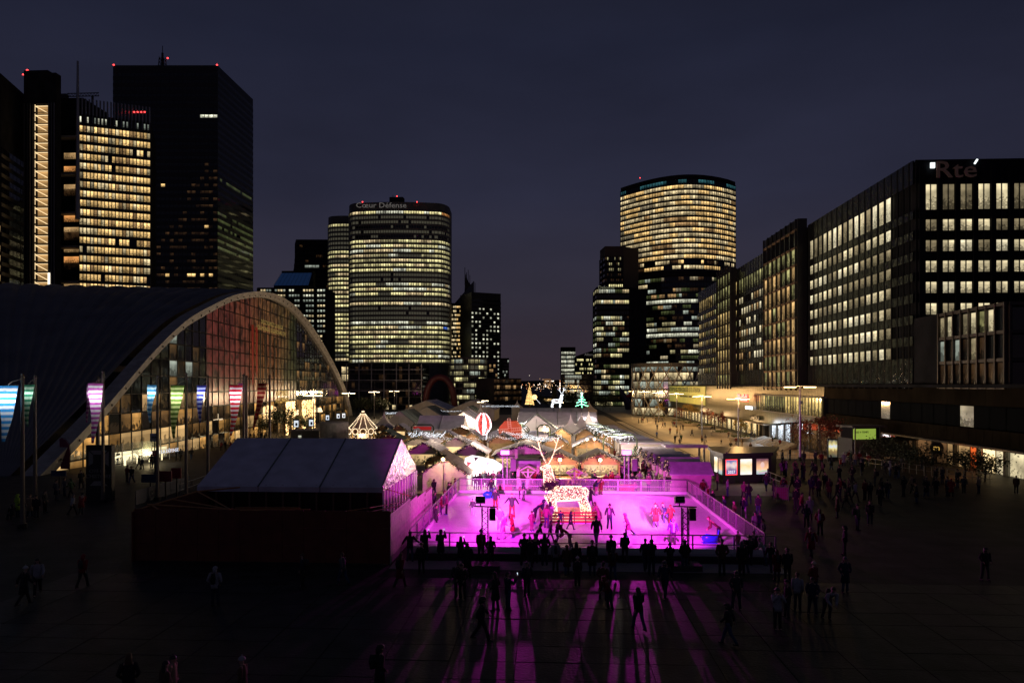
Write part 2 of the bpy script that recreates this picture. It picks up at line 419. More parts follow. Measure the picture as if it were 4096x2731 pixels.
am_ = mat('arch_stone', (.3, .22, .14), .8, emit=(1, .5, .2), es=.16)  # faint lighting of the stone put in as emission
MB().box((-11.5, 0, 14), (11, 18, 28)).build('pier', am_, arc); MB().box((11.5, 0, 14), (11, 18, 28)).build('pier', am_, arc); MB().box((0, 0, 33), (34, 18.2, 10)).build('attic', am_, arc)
cl.build('city_lights', [lw, lh, lr], kind='stuff')

# ------------------------------------------------------------------ towers, left
def wchain(*ud): return [XY(u, d) for u, d in ud]
rr = random.Random(3)
def ztop(v, d): return CAMH - (v - 1540) / F * d
# black tower: its faint glowing panes are painted reflections of neighbouring lights
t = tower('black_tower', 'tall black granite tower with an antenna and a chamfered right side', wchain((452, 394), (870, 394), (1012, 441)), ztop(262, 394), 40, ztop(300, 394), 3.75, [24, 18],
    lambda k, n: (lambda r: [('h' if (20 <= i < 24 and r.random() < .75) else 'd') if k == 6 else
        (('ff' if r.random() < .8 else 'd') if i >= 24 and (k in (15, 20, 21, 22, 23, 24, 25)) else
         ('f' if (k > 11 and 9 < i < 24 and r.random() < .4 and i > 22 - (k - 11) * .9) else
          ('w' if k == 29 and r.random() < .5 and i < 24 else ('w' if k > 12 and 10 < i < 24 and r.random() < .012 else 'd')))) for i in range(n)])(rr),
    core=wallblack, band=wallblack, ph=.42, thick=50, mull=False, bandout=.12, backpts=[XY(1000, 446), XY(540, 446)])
p = loc(t, P(650, 262, 410)); p.z = ztop(262, 394) + 3
a = MB(); zt = p.z
for dx, dy in ((-2, -2), (2, -2), (2, 2), (-2, 2)): a.tube([(p.x + dx, p.y + dy, zt), (p.x + dx * .6, p.y + dy * .6, zt + 11)], .25, 4)
for i in range(6):
    z = zt + i * 2; s = 2 - .13 * i
    for (ax, ay, bx, by) in ((-s, -s, s, -s), (s, -s, s, s), (s, s, -s, s), (-s, s, -s, -s)):
        a.tube([(p.x + ax, p.y + ay, z), (p.x + bx, p.y + by, z + 1.6)], .14, 4); a.tube([(p.x + ax, p.y + ay, z), (p.x + bx, p.y + by, z)], .14, 4)
a.tube([(p.x, p.y, zt), (p.x, p.y, zt + 14)], .6, 6); a.tube([(p.x, p.y, zt + 14), (p.x, p.y, zt + 18)], .2, 5)
a.box((p.x, p.y, zt + .8), (9, 6, 1.6)); a.build('antenna', darkmetal, t)
redlight(t, [(p.x, p.y, zt + 13.5), (p.x + 3, p.y, zt + 11)]); z = zt
redlight(t, [loc(t, P(455, 262, 394)) + Vector((0, 0, .2)), loc(t, P(868, 262, 394)) + Vector((0, 0, .2))])
# lit office block with fins and mast
def litT(k, n):
    if k == 0: return [('hd' if rr.random() < .5 else 'd') if rr.random() < .8 else 'h' for _ in range(n)]
    return [rr.choice(['w', 'w', 'w', 'w', 'c', 'w', 'c', 'wd']) if rr.random() < .93 else rr.choice(['wd', 'd', 'cd']) for _ in range(n)]
t = tower('glass_office_block', 'brightly lit warm glass office block with metal fins along its roof edge', wchain((318, 270), (602, 279)), ztop(455, 270), 21, ztop(478, 270), 3.45, 20, litT, ph=.66, band=darkmetal, bandout=.6, mullw=.25, cat='office tower')
fm = MB().box((0, 0, 0), (.22, .7, 9)).mesh('roof_fin', greymetal); c = wchain((318, 270), (602, 279))
for i in range(21):
    q = c[0].lerp(c[1], i / 20); l = loc(t, (q.x, q.y - .6, 0)); link('roof_fin', fm, t, (l.x, l.y, ztop(455, 270) + 3 + 2.6 - 1.5))
redlight(t, [loc(t, P(585 - 14 * i, 455, 279)) + Vector((0, -1, .2)) for i in range(4)], .35)
m_ = MB().tube([(0, 0, 0), (0, 0, 58)], [.9, .35], 8)
o = m_.build('mast', greymetal, t); o.location = loc(t, P(311, 500, 266)); o.location.z = ztop(1150, 266) + 3 + 25
# stair shaft
s0 = P(95, 280, 262); s1 = P(228, 280, 262)
t = thing('stair_tower', 'dark concrete stair tower with a lit zigzag staircase behind glass', 'tower', (s0.x, s0.y, -3))
zz = ztop(283, 262) + 3; w = s1.x - s0.x
b = MB(); 
for (a0, a1, hh) in ((0, 3.2, zz), (9.0, w, zz - 1), (3.2, 9.0, 0)):
    if hh: b.box(((a0 + a1) / 2, 1.4, hh / 2), (a1 - a0, 2.8, hh))
ztp = ztop(415, 262) + 3
b.box((6.1, 1.4, (zz + ztp) / 2), (5.8, 2.8, zz - ztp)); b.box((6.1, 3.4, ztp / 2), (5.8, .8, ztp)); b.build('shaft_wall', walldark, t)
warmst = winmat('stair_glow', (1, .56, .2), .42, .3, .5, .75); stp = mat('stair_edge', (.6, .5, .35), emit=(1, .72, .38), es=1.1)
n = 20; ph_ = (ztp - (ztop(1160, 262) + 3)) / n
for i in range(n):
    z = ztp - (i + .5) * ph_
    o = MB(); o.face([(3.3, 2.7, z - ph_ * .38), (8.9, 2.7, z - ph_ * .38), (8.9, 2.7, z + ph_ * .38), (3.3, 2.7, z + ph_ * .38)]); o.build('landing_wall', warmst, t)
    f = MB(); f.box((6.1, 1.6, z + ph_ * .36), (5.7, .6, .14)); f.tube([(3.6, 1.2, z + ph_ * .3), (8.0, 1.2, z - ph_ * .38)], .15, 4); f.tube([(3.6, .9, z + ph_ * .48), (3.6, .9, z - ph_ * .3)], .12, 4)
    f.build('stair_flight', stp, t)
    if i % 2: MB().box((6.1, -.1, z + ph_ * .5), (5.8, .15, .15)).build('glass_transom', darkmetal, t)
for xx in (.4, 1.6, 2.6, 9.6, 10.6, 11.6): MB().box((xx, -.25, ztp / 2), (.16, .5, ztp)).build('fin', greymetal, t)
redlight(t, [(.6, 1, zz + .5)], .4); MB().box((9.8, -.55, zz * .405), (.7, .3, 4.2)).build('wall_lamp', mat('lamp_white', emit=(1, .9, .7), es=1.8), t)
redlight(t, [(-1, 1, zz - 1)], .3)
# recessed terraces between
s0 = P(228, 400, 272)
t = thing('terrace_block', 'dark recessed block with planted balconies between the stair tower and the lit office block', 'building', (s0.x, s0.y, -3))
zz = ztop(385, 272) + 3
MB().box((4.2, 10, zz / 2), (9, 16, zz)).build('wall', walldark, t)
for i, v in enumerate((608, 660, 735, 755, 860, 905, 930, 985, 1025, 1050, 1135)):
    z = ztop(v, 272) + 3
    k = ['wd', 'w', 'wd', 'f', 'w', 'wd', 'f', 'wd', 'w', 'f', 'cd'][i % 11]
    h = 2.6 if k in ('w', 'wd') else 3.5
    link('window', pane_mesh({'w': 'o', 'wd': 'wd', 'f': 'f', 'cd': 'wd'}[k]), t, (4.6, 1.9, z - 1), 0, (6.4, 1, h * (.75 if i % 2 else .9)))
for v in (552, 700, 855, 990, 1130): 
    MB().box((4, .2, ztop(v, 272) + 3), (10.5, 3.4, .7)).build('balcony', concrete, t)
# dark slab at the frame edge
sl = tower('dark_slab_tower', 'dark slab tower at the left edge with a column of lit windows', wchain((-160, 250), (2, 250), (96, 268)), ztop(318, 255), 30, ztop(600, 250), 3.4, [10, 6], lambda k, n: ['w' if i == 9 and k > 4 and rr.random() < .7 else 'd' for i in range(n)], thick=20, mull=False, band=wallblack, core=walldark)
# crane behind
t = thing('tower_crane', 'tower crane jib above the dark roofs', 'crane', P(370, 420, 330)); t.location.z = 60
zj = ztop(385, 330) - 60; c = MB()
c.tube([(0, 0, 0), (0, 0, zj)], .6, 4); c.build('crane_mast', darkmetal, t)
c = MB()
for z in (0, 1.4): c.tube([(-12, 0, zj + z), (3, 0, zj + z)], .22, 4)
for i in range(10): c.tube([(-12 + i * 1.5, 0, zj), (-11.25 + i * 1.5, 0, zj + 1.4), (-10.5 + i * 1.5, 0, zj)], .14, 4)
c.box((-13, 0, zj), (2.4, 2, 2)); c.build('jib', darkmetal, t)

# ------------------------------------------------------------------ CNIT-like shell hall
A_ = P(58, 1540, 80); B_ = P(1392, 1540, 290); A_.z = B_.z = 0
Lc = (B_ - A_).length; ang = math.atan2(B_.y - A_.y, B_.x - A_.x)
cn = thing('exhibition_hall', 'vast ribbed concrete shell hall with a glass arch front and a giant poster', 'building', (A_.x, A_.y, -2.3), ang)
zoff = 2.3
prof = [(0, -.9), (12, 5.0), (20, 9.2), (28, 14), (43, 21.3), (67, 28.4), (84, 31.3), (100, 32.6), (116, 31.9), (136, 28.4), (157, 22.6), (178, 15.6), (198, 7.4), (206, 2.0), (Lc, -2.3)]
def az(x):
    for (a, za), (b_, zb) in zip(prof, prof[1:]):
        if x <= b_: return za + (zb - za) * (x - a) / (b_ - a)
    return prof[-1][1]
# smooth a little
def arch(x):
    return (az(max(0, x - 6)) + 2 * az(x) + az(min(Lc, x + 6)) + 2 * az(max(0, x - 3)) + 2 * az(min(Lc, x + 3))) / 8 if 6 < x < Lc - 6 else az(x)
NX = 60; xs = [Lc * i / NX for i in range(NX + 1)]
# local frame: x along the front, outward (towards the plaza) = -y? normal to the right of the direction
side = -1
rim = MB(); prevs = None
for i, x in enumerate(xs):
    z = arch(x) + zoff; w0 = 1.5 + 1.0 * max(0, 1 - x / 90); dz = arch(min(Lc, x + .5)) - arch(max(0, x - .5)); tt = Vector((1, 0, dz)).normalized(); nn = Vector((-tt.z, 0, tt.x))
    c = Vector((x, 0, z)); q = [c + Vector((0, -1.9, 0)), c + Vector((0, .2, 0)), c + Vector((0, .2, 0)) - nn * w0 * .8, c + Vector((0, -1.0, 0)) - nn * w0 * .85]
    if prevs:
        for k in range(4): rim.face([prevs[k], q[k], q[(k + 1) % 4], prevs[(k + 1) % 4]])
    prevs = q
rimm = mat('shell_concrete', (.33, .31, .28), .7, noise=.25, nscale=.8, bump=.2, bscale=4)
rim.build('arch_rim', rimm, cn)
# bolts on the rim
bo = MB()
for x in range(6, 200, 4): bo.box((x, -1.75, arch(x) + zoff - .9), (.3, .12, .3))
bo.build('rim_fixing', darkmetal, cn, kind='stuff')
# shell: two fans of ribs rising from the supports to a level ridge
shm = mat('shell_roof', (.11, .11, .12), .8, noise=.25, nscale=.15, bump=.15, bscale=1)
M_ = cn.matrix_world
def lc(w):   # world to local of the hall
    v = Vector((w[0] - A_.x, w[1] - A_.y)); return Vector((v.x * math.cos(ang) + v.y * math.sin(ang), -v.x * math.sin(ang) + v.y * math.cos(ang)))
NR = 26; sh = MB(); NT = 24
ridge = []
xpk = 100
for j in range(NR + 1):
    f = j / NR; ridge.append(Vector((xpk - 22 * f, 1.3 + 125 * f, arch(xpk) + zoff + .6 * math.sin(min(1, f * 1.3) * PI / 2))))
def rib(j, t_, s_=1):
    r = ridge[j]; base = Vector((0, 1.4, -.9 + zoff)) if s_ == 1 else Vector((Lc, 1.4, 0))
    p = base.lerp(r, t_)
    lin = base.z + (r.z - base.z) * t_
    xx = xpk * t_ if s_ == 1 else Lc - (Lc - xpk) * t_
    hump = arch(xx) + zoff - (base.z + (arch(xpk) + zoff - base.z) * t_)
    p.z = lin + hump * (1 - .35 * (j / NR)); 
    return p
for s_ in (1, -1):
    for j in range(NR):
        g_ = []
        for k in range(NT + 1):
            t_ = k / NT; a0 = rib(j, t_, s_); a1 = rib(j + 1, t_, s_); mid = (a0 + a1) / 2; mid.z += (a1 - a0).length * .13
            g_.append((a0, a0.lerp(mid, .6) + Vector((0, 0, (a1 - a0).length * .03)), mid, a1.lerp(mid, .6) + Vector((0, 0, (a1 - a0).length * .03)), a1))
        sp = MB()
        for k in range(NT):
            for q in range(4):
                f_ = [g_[k][q], g_[k + 1][q], g_[k + 1][q + 1], g_[k][q + 1]]
                sp.face(f_ if s_ == -1 else f_[::-1])
        sp.build('shell_vault', shm, cn, smooth=False)
# glass front
its = []; cw = 3.3; chh = 2.75; ncol = int(Lc / cw)
mural = {}
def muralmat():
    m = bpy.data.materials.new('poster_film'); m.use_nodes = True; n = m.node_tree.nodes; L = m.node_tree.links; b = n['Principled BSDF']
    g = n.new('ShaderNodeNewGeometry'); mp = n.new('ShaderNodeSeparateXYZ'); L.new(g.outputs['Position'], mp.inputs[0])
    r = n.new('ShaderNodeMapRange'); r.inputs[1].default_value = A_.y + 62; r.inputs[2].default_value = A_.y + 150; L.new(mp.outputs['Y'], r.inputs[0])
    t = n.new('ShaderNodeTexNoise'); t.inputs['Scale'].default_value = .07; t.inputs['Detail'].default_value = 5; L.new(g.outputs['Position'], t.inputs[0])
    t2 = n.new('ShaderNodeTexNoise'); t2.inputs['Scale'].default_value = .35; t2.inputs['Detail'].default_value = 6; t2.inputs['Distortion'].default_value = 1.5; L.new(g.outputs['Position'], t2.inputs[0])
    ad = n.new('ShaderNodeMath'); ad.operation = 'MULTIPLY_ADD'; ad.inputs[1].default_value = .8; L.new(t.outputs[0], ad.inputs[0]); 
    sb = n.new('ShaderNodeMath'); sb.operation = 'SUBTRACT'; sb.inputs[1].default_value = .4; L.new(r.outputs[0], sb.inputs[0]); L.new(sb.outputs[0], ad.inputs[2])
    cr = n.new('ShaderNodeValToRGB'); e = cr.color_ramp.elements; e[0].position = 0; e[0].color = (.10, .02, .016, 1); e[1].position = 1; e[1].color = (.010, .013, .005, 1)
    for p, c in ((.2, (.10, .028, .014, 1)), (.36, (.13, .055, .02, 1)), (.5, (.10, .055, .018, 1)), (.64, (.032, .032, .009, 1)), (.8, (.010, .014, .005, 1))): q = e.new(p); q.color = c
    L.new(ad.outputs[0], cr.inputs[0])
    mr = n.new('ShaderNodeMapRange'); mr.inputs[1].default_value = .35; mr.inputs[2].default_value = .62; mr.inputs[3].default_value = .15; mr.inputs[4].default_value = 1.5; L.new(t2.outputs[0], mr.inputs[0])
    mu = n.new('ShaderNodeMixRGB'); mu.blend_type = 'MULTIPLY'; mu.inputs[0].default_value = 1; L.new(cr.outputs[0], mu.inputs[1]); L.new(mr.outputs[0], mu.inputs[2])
    L.new(mu.outputs[0], b.inputs['Base Color']); L.new(mu.outputs[0], b.inputs['Emission Color']); b.inputs['Emission Strength'].default_value = .55; b.inputs['Roughness'].default_value = .3  # street glow on the poster put in as weak emission
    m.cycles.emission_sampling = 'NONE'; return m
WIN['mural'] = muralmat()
WIN['gold'] = winmat('lit_gold_interior', (1, .5, .13), .42, .8, .6, .1)
WIN['golddim'] = winmat('lit_gold_dim', (1, .5, .15), .10, .9, .5, .1)
WIN['goldhi'] = winmat('lit_gold_hall', (1, .62, .25), .5, .45, .35, .4)
for i in range(ncol):
    x = (i + .5) * cw + .5
    top = arch(x) + zoff - 1.2 - 1.3 * max(0, 1 - x / 90)
    nrow = int(top / chh) + 1
    for j in range(nrow):
        z = (j + .5) * chh; h = chh * .95
        if z + h / 2 > top: h = top - (z - h / 2); z = top - h / 2
        if h < .5: continue
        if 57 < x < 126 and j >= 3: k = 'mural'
        elif x < 46 and j < 2: k = rr.choice(['goldhi', 'goldhi', 'gold'])
        elif j < 2: k = rr.choice(['gold', 'gold', 'golddim', 'golddim', 'goldhi', 'wd', 'd']) if x < 150 else rr.choice(['gold', 'golddim', 'd'])
        elif j == 2: k = rr.choice(['gold', 'golddim', 'golddim', 'd'])
        elif j == 3 and x < 60: k = rr.choice(['golddim', 'd', 'wd', 'golddim'])
        elif x > 126 and j < 7: k = 'golddim' if rr.random() < .4 else 'd'
        elif x < 60 and j in (5, 7) and x > 38: k = rr.choice(['hd', 'd', 'd', 'golddim', 'golddim'] if j == 5 else ['hd', 'd', 'd'])
        else: k = 'd' if rr.random() < .85 else 'golddim'
        its.append((x, -.1 - rr.uniform(0, .05), z, cw * .94, h * .96, rr.uniform(-.012, .012), k))
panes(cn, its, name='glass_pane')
mm_ = MB()
for i in range(ncol + 1):
    x = i * cw + .5; top = arch(min(Lc, x)) + zoff - .6
    if top > .6: MB().box((x, -.2, top / 2), (.09, .1, top)).build('mullion', darkmetal, cn)
for j in range(1, 13):
    z = j * chh; xs_ = [x for x in range(0, int(Lc)) if arch(x) + zoff - 1 > z]
    if xs_: MB().box(((xs_[0] + xs_[-1]) / 2, -.2, z), (xs_[-1] - xs_[0], .08, .08)).build('transom', darkmetal, cn)
MB().box((Lc / 2, 8, 15), (Lc * .72, .5, 1)).build('floor_beam', darkmetal, cn)
fade = mat('faded_print', (.5, .4, .1), emit=(.7, .55, .2), es=.12); redp = mat('red_print', (.3, .02, .01), emit=(.5, .02, .01), es=.05)
text('DÉCOUVREZ LA MAGIE\nDU MONDE LÉGENDAIRE D\'O', 'lettering', fade, cn, (101, -.35, 26.5), 1.5, sx=1.25)
text('DÉCEMBRE\nAU CINÉMA', 'lettering', fade, cn, (110, -.35, 9.2), 1.9, sx=1.3)
for i, (x, h) in enumerate(((84, 13), (87, 11), (90, 14), (94, 12), (98, 12.5), (102, 12), (105, 11))): MB().ext([(x, 26 - .35 * i), (x + 1.6, 26 - .35 * i), (x + 1.3, 26 - h), (x + .5, 25.3 - h)], -.32, -.28).build('poster_stroke', redp if i < 2 else mat('dark_print', (.03, .02, .01)), cn)
# low printed barrier in front, gold light gates
for i in range(5):
    MB().box((15 + i * 5, -3.5, .9), (4.8, .15, 1.7)).build('printed_panel', mat('panel_white', (.3, .29, .27), .7, noise=.3, nscale=2), cn)
bulbw = mat('bulb_warm', emit=(1, .62, .25), es=3); bulbh = mat('bulb_white', emit=(.85, .92, 1), es=3); bulbm = mat('bulb_cream', emit=(1, .78, .5), es=3.5)
def gate(x, w, h, leg, label, dy=-4):
    a = A_ + Vector((math.cos(ang) * x - math.sin(ang) * dy, math.sin(ang) * x + math.cos(ang) * dy, 0))
    t = thing('light_gate', label, 'light decoration', (a.x, a.y, -2.3), ang)
    MB().box((-w / 2 + leg / 2, 0, h / 2), (leg, .8, h)).box((w / 2 - leg / 2, 0, h / 2), (leg, .8, h)).box((0, 0, h - leg * .6), (w, .8, leg * 1.2)).build('frame', mat('gate_panel', (.25, .18, .1), .7), t)
    b = MB()
    for _ in range(700):
        if R.random() < .5: q = (R.choice((-1, 1)) * (w / 2 - R.uniform(0, leg)), -.5, R.uniform(0, h))
        else: q = (R.uniform(-w / 2, w / 2), -.5, h - R.uniform(0, leg * 1.2))
        b.octa(q, .11)
    b.build('bulbs', bulbw, t, kind='stuff'); return t
gate(122, 16, 8.2, 4, 'tall doorway frame covered in gold fairy lights before the glass hall')
gate(102, 9, 8.2, 3.2, 'narrower doorway frame of gold fairy lights behind the red windsock')
lamp('POINT', 'gate_light', P(1170, 1650, 190), 1500, (1, .6, .25), 2)
# entrance escalator canopy, bright
c = P(590, 1860, 1); q = G(446, 1872); q2 = G(745, 1838)
t = thing('escalator_entrance', 'brightly lit glazed escalator entrance below the windsock poles', 'entrance', (q.x, q.y, q.z), math.atan2(q2.y - q.y, q2.x - q.x))
L_ = (q2 - q).length
gl = mat('clear_glass', (.6, .7, .6), .05, alpha=.18); brt = winmat('entrance_glow', (1, .85, .5), 1.5, .5, 1.2, .25)
b = MB(); b.face([(0, 3.2, 0), (L_, 3.2, 0), (L_, 3.2, 1.5), (0, 3.2, 1.5)]); b.build('lit_back_wall', brt, t)
for i in range(9): MB().box((L_ * i / 8, 0, 1.5), (.1, .1, 3)).build('post', greymetal, t)
for i in range(8): MB().box((L_ * (i + .5) / 8, 0, 2.2), (L_ / 8 - .15, .04, 1.5)).build('glass_panel', gl, t)
for i in range(4):
    x = 3 + i * 2.4; MB().tube([(x, .5, 0), (x, .5, .9), (x + .3, 1.2, 1.3), (x + .6, 2.5, .9)], .14, 6).build('handrail', mat('rail_glow', (.5, .5, .4), emit=(1, .85, .5), es=1.5), t)
text('CENTRE DE LA DÉFENSE', 'lettering', mat('sign_bluewhite', emit=(.8, .85, 1), es=.8), t, (L_ * .62, -.1, 1.2), .7, sx=1)
lamp('POINT', 'entrance_light', (q + q2) / 2 + Vector((.5, -1, 1.6)), 300, (1, .78, .4), .6)
b = P(1100, 1745, 1); qq = G(835, 1762)
t = thing('skylight', 'low curved glowing skylight on the plaza by the glass hall', 'skylight', qq)
s = MB(); n = 10
for i in range(n):
    a0 = PI * i / n; a1 = PI * (i + 1) / n
    s.face([(7 * math.cos(a0), -1.5, 1.9 * math.sin(a0)), (7 * math.cos(a1), -1.5, 1.9 * math.sin(a1)), (7 * math.cos(a1), 3, 1.9 * math.sin(a1)), (7 * math.cos(a0), 3, 1.9 * math.sin(a0))])
    if i % 2: s.face([(7 * math.cos(a0), -1.5, 1.9 * math.sin(a0)), (7 * math.cos(a1), -1.5, 1.9 * math.sin(a1)), (0, -1.5, 0)])
    MB().tube([(7.02 * math.cos(a0), -1.6, 1.95 * math.sin(a0)), (7.02 * math.cos(a1), -1.6, 1.95 * math.sin(a1))], .12, 5).build('rib', darkmetal, t)
s.build('glazing', winmat('skylight_glow', (1, .8, .45), .6, .4, .8, .4), t)

# ------------------------------------------------------------------ middle distance, left of the axis
tower('sloped_tower', 'dark tower with a slanting left edge behind the round-ended tower', wchain((1150, 600), (1320, 600)), ztop(958, 600), 18, ztop(985, 600), 4.2, 10, lambda k, n: ['hd' if k == 4 and 2 < i < 7 else ('f' if rr.random() < .1 else 'd') for i in range(n)], inset=lambda f: 7 * (1 - f) + 0, mull=False, ph=.5, thick=20)
t = thing('blue_roof_building', 'low block with a sloping blue glass roof', 'building', P(1095, 1140, 560)); t.location.z = -3
b = MB(); z0 = ztop(1142, 560) + 3; z1 = ztop(1085, 560) + 3; w = 27
b.box((w / 2, 10, z0 / 2), (w, 20, z0)); b.box((w / 2 + 1.5, 13, (z0 + z1) / 2 + .8), (w - 2, 6, z1 - z0 + 2)); b.build('wall', walldark, t)
b = MB(); b.face([(0, 0, z0), (w, 0, z0), (w, 9, z1), (3, 9, z1)]); b.build('roof', mat('blue_roof_glass', (.01, .03, .09), .3, emit=(.03, .09, .28), es=.12), t)
for i in range(9): MB().tube([(i * 3.2, -.1, z0), (min(w, i * 3.0 + 2.6), 9, z1 + .1)], .12, 4).build('rafter', darkmetal, t)
tower('grid_office', 'dark grid-fronted office block with white ceiling lights behind the arch of the hall', wchain((1030, 470), (1302, 470)), ztop(1150, 470), 17, ztop(1162, 470), 3.3, 24, lambda k, n: [x if i % 5 else 'd' for i, x in enumerate(runs(n, .85, ['hd', 'h', 'c', 'hd'], ['d'], rr, 2, 6))], ph=.42, mull=True, mullw=.5, cat='office block')
def stadium(u0, u1, d, rpx, depth_):
    a, b = XY(u0, d), XY(u1, d); w = (b - a).length; ax = (b - a).normalized(); back = Vector((-ax.y, ax.x)); r = rpx / F * d
    pts = []
    for i in range(7): q = PI - i / 6 * PI / 2; pts.append(a + ax * (r + r * math.cos(q)) + back * (r * 1.6 - r * 1.6 * math.sin(q)))
    mid = 6
    for i in range(1, mid): f = i / mid; pts.append(a + ax * (r + (w - 2 * r) * f) - back * (math.sin(f * PI) * depth_))
    for i in range(7): q = PI / 2 - i / 6 * PI / 2; pts.append(b - ax * (r - r * math.cos(q)) + back * (r * 1.6 - r * 1.6 * math.sin(q)))
    return pts
def segb(ch, w): return [max(1, round((q - p).length / w)) for p, q in zip(ch, ch[1:])]
LIT1 = {0, 6, 7, 8, 9, 10, 11, 12, 15, 16, 17, 19} | set(range(23, 32))
def litC(k, n):
    if k in LIT1:
        row = runs(n, .86 if k not in (9, 12) else .72, ['y', 'y', 'c', 'y', 'h'], ['gl', 'yd', 'yd'], rr, 2, 9)
        if k == 0: row = row[:int(n * .85)] + ['o'] * (n - int(n * .85))
        if k == 24: row = row[:int(n * .87)] + ['b'] * 3 + row[int(n * .87) + 3:]
        if k in (23,): row = ['h' if x in 'yc' else x for x in row]
        return row
    return ['d' if (k in (3, 5) and rr.random() < .8) or rr.random() < .05 else 'gl' for _ in range(n)]
chm = stadium(1380, 1792, 520, 55, 3)
wc = mat('pale_mullion', (.13, .13, .11), .5)
t = tower('round_ended_tower', 'large pale office tower with rounded ends and a sign on its roof band', chm, ztop(812, 520), 32, ztop(853, 520), 3.42, segb(chm, 2.0), litC, core=wallgrey, band=wc, ph=.54, mullw=.4, thick=16)
text('Cœur Défense', 'lettering', mat('sign_dim', (.3, .3, .28), emit=(.6, .55, .5), es=.16), t, loc(t, P(1525, 822, 514)), 5.2, (PI / 2, 0, TH), sx=1.15)
b = loc(t, P(1588, 810, 530)); MB().box((b.x, b.y, b.z + 1.2), (10, 6, 4)).box((b.x - 3, b.y, b.z + 4), (.3, .3, 3)).build('roof_plant', walldark, t)
redlight(t, [(b.x, b.y, b.z + 4.5), loc(t, P(1450, 808, 514)), loc(t, P(1668, 808, 514))], .5)
LIT2 = {0, 6, 7, 9, 10, 11, 12, 13, 14, 15, 16, 17, 18, 20, 21, 22} | set(range(23, 34))
chm = stadium(1300, 1450, 560, 40, 1)
tower('round_ended_annex', 'narrower round-ended tower standing just left behind the signed one', chm, ztop(864, 560), 31, ztop(902, 560), 3.45, segb(chm, 2.2), lambda k, n: runs(n, .85, ['y', 'c', 'y'], ['gl', 'yd'], rr, 1, 5) if k in LIT2 else ['gl'] * n, core=wallgrey, band=wc, ph=.54, mullw=.4, thick=10)
# framed dark glass podium block
t = tower('framed_glass_building', 'wide dark glass building with a square steel frame, under the round-ended tower', wchain((1366, 370), (1690, 370), (1716, 400)), ztop(1455, 370), 6, ztop(1480, 370), 3.9, [24, 2], lambda k, n: ['c' if (k == 5 and rr.random() < .12) or (k < 2 and i < 2) else ('f' if rr.random() < .12 else 'd') for i in range(n)], ph=.85, band=darkmetal, core=walldark, mull=False, cat='building', thick=20)
for i in range(7):
    q = loc(t, P(1386 + i * 50, 1500, 367)); MB().box((q.x, q.y, 12), (.5, .5, 24)).build('frame_column', greymetal, t)
for v in (1478, 1520, 1562): q = loc(t, P(1538, v, 366.5)); MB().box((q.x, q.y, q.z), (39, .3, .35), TH).build('frame_beam', greymetal, t)
# right of it
t = tower('dark_window_tower', 'slim dark tower with rows of tiny white windows right of the sloping roof', wchain((1886, 520), (2003, 530)), ztop(1168, 520), 30, ztop(1200, 520), 3.1, 16, lambda k, n: ['h' if rr.random() < .6 and i % 2 == 0 and k > 1 else 'd' for i in range(n)], ph=.42, mull=False, small=True, core=wallblack, band=wallblack, thick=22)
t = tower('stepped_warm_tower', 'warm lit tower under a sloping dark roof with a thin spire', wchain((1792, 560), (1886, 560)), ztop(1212, 560), 24, ztop(1228, 560), 3.2, 14, lambda k, n: [('c' if i < 5 else 'w') if rr.random() < .75 else 'd' for i in range(n)], ph=.5, small=True, mull=False, thick=20)
q = loc(t, P(1818, 1212, 560)); w = 15; b = MB(); b.ext([(q.x, q.z - .3), (q.x + w, q.z - .3), (q.x + w, q.z + 17)], q.y, q.y + 15); b.build('sloping_roof', gdb, t)
q = loc(t, P(1862, 1110, 565)); sp = MB()
sp.ext([(q.x - 1, q.z - 14), (q.x + 7, q.z - 14), (q.x + 7, q.z - 10), (q.x + 1.5, q.z - 2), (q.x, q.z + 3)], q.y, q.y + 3)
for i, h in enumerate((8, 4, 6, 2)): sp.tube([(q.x + i * 1.3 - .5, q.y, q.z - 6), (q.x + i * 1.3 - .5, q.y, q.z + h)], .22, 4)
sp.build('spire', darkmetal, t)
chm = stadium(1792, 1942, 400, 60, 2)
tower('low_round_office', 'low rounded glass office with pale yellow floors beneath the slim towers', chm, ztop(1428, 400), 8, ztop(1445, 400), 3.3, segb(chm, 1.8), lambda k, n: runs(n, .5, ['yd', 'y', 'hd'], ['gl', 'd', 'yd'], rr, 1, 4), core=wallgrey, band=wc, ph=.62, thick=10, cat='office block')
tower('small_dark_block', 'small dark block with a few white windows near the avenue', wchain((1940, 470), (1990, 470)), ztop(1430, 470), 9, ztop(1445, 470), 3, 6, lambda k, n: ['wd' if rr.random() < .25 else 'd' for i in range(n)], mull=False, cat='building', thick=12)
tower('far_dark_tower', 'narrow dark block at the edge of the open sky', wchain((1998, 620), (2036, 620)), ztop(1432, 620), 12, ztop(1445, 620), 3, 6, lambda k, n: ['hd' if rr.random() < .12 else 'd' for i in range(n)], mull=False, small=True, cat='building', thick=12)
tower('low_terrace_block', 'low dark terraced block at the foot of the avenue', wchain((1975, 380), (2085, 400)), ztop(1512, 385), 4, ztop(1525, 385), 3.1, 10, lambda k, n: ['wd' if rr.random() < .15 else 'f' for i in range(n)], mull=False, cat='building', core=mat('brown_wall', (.06, .045, .04), .8), thick=12)
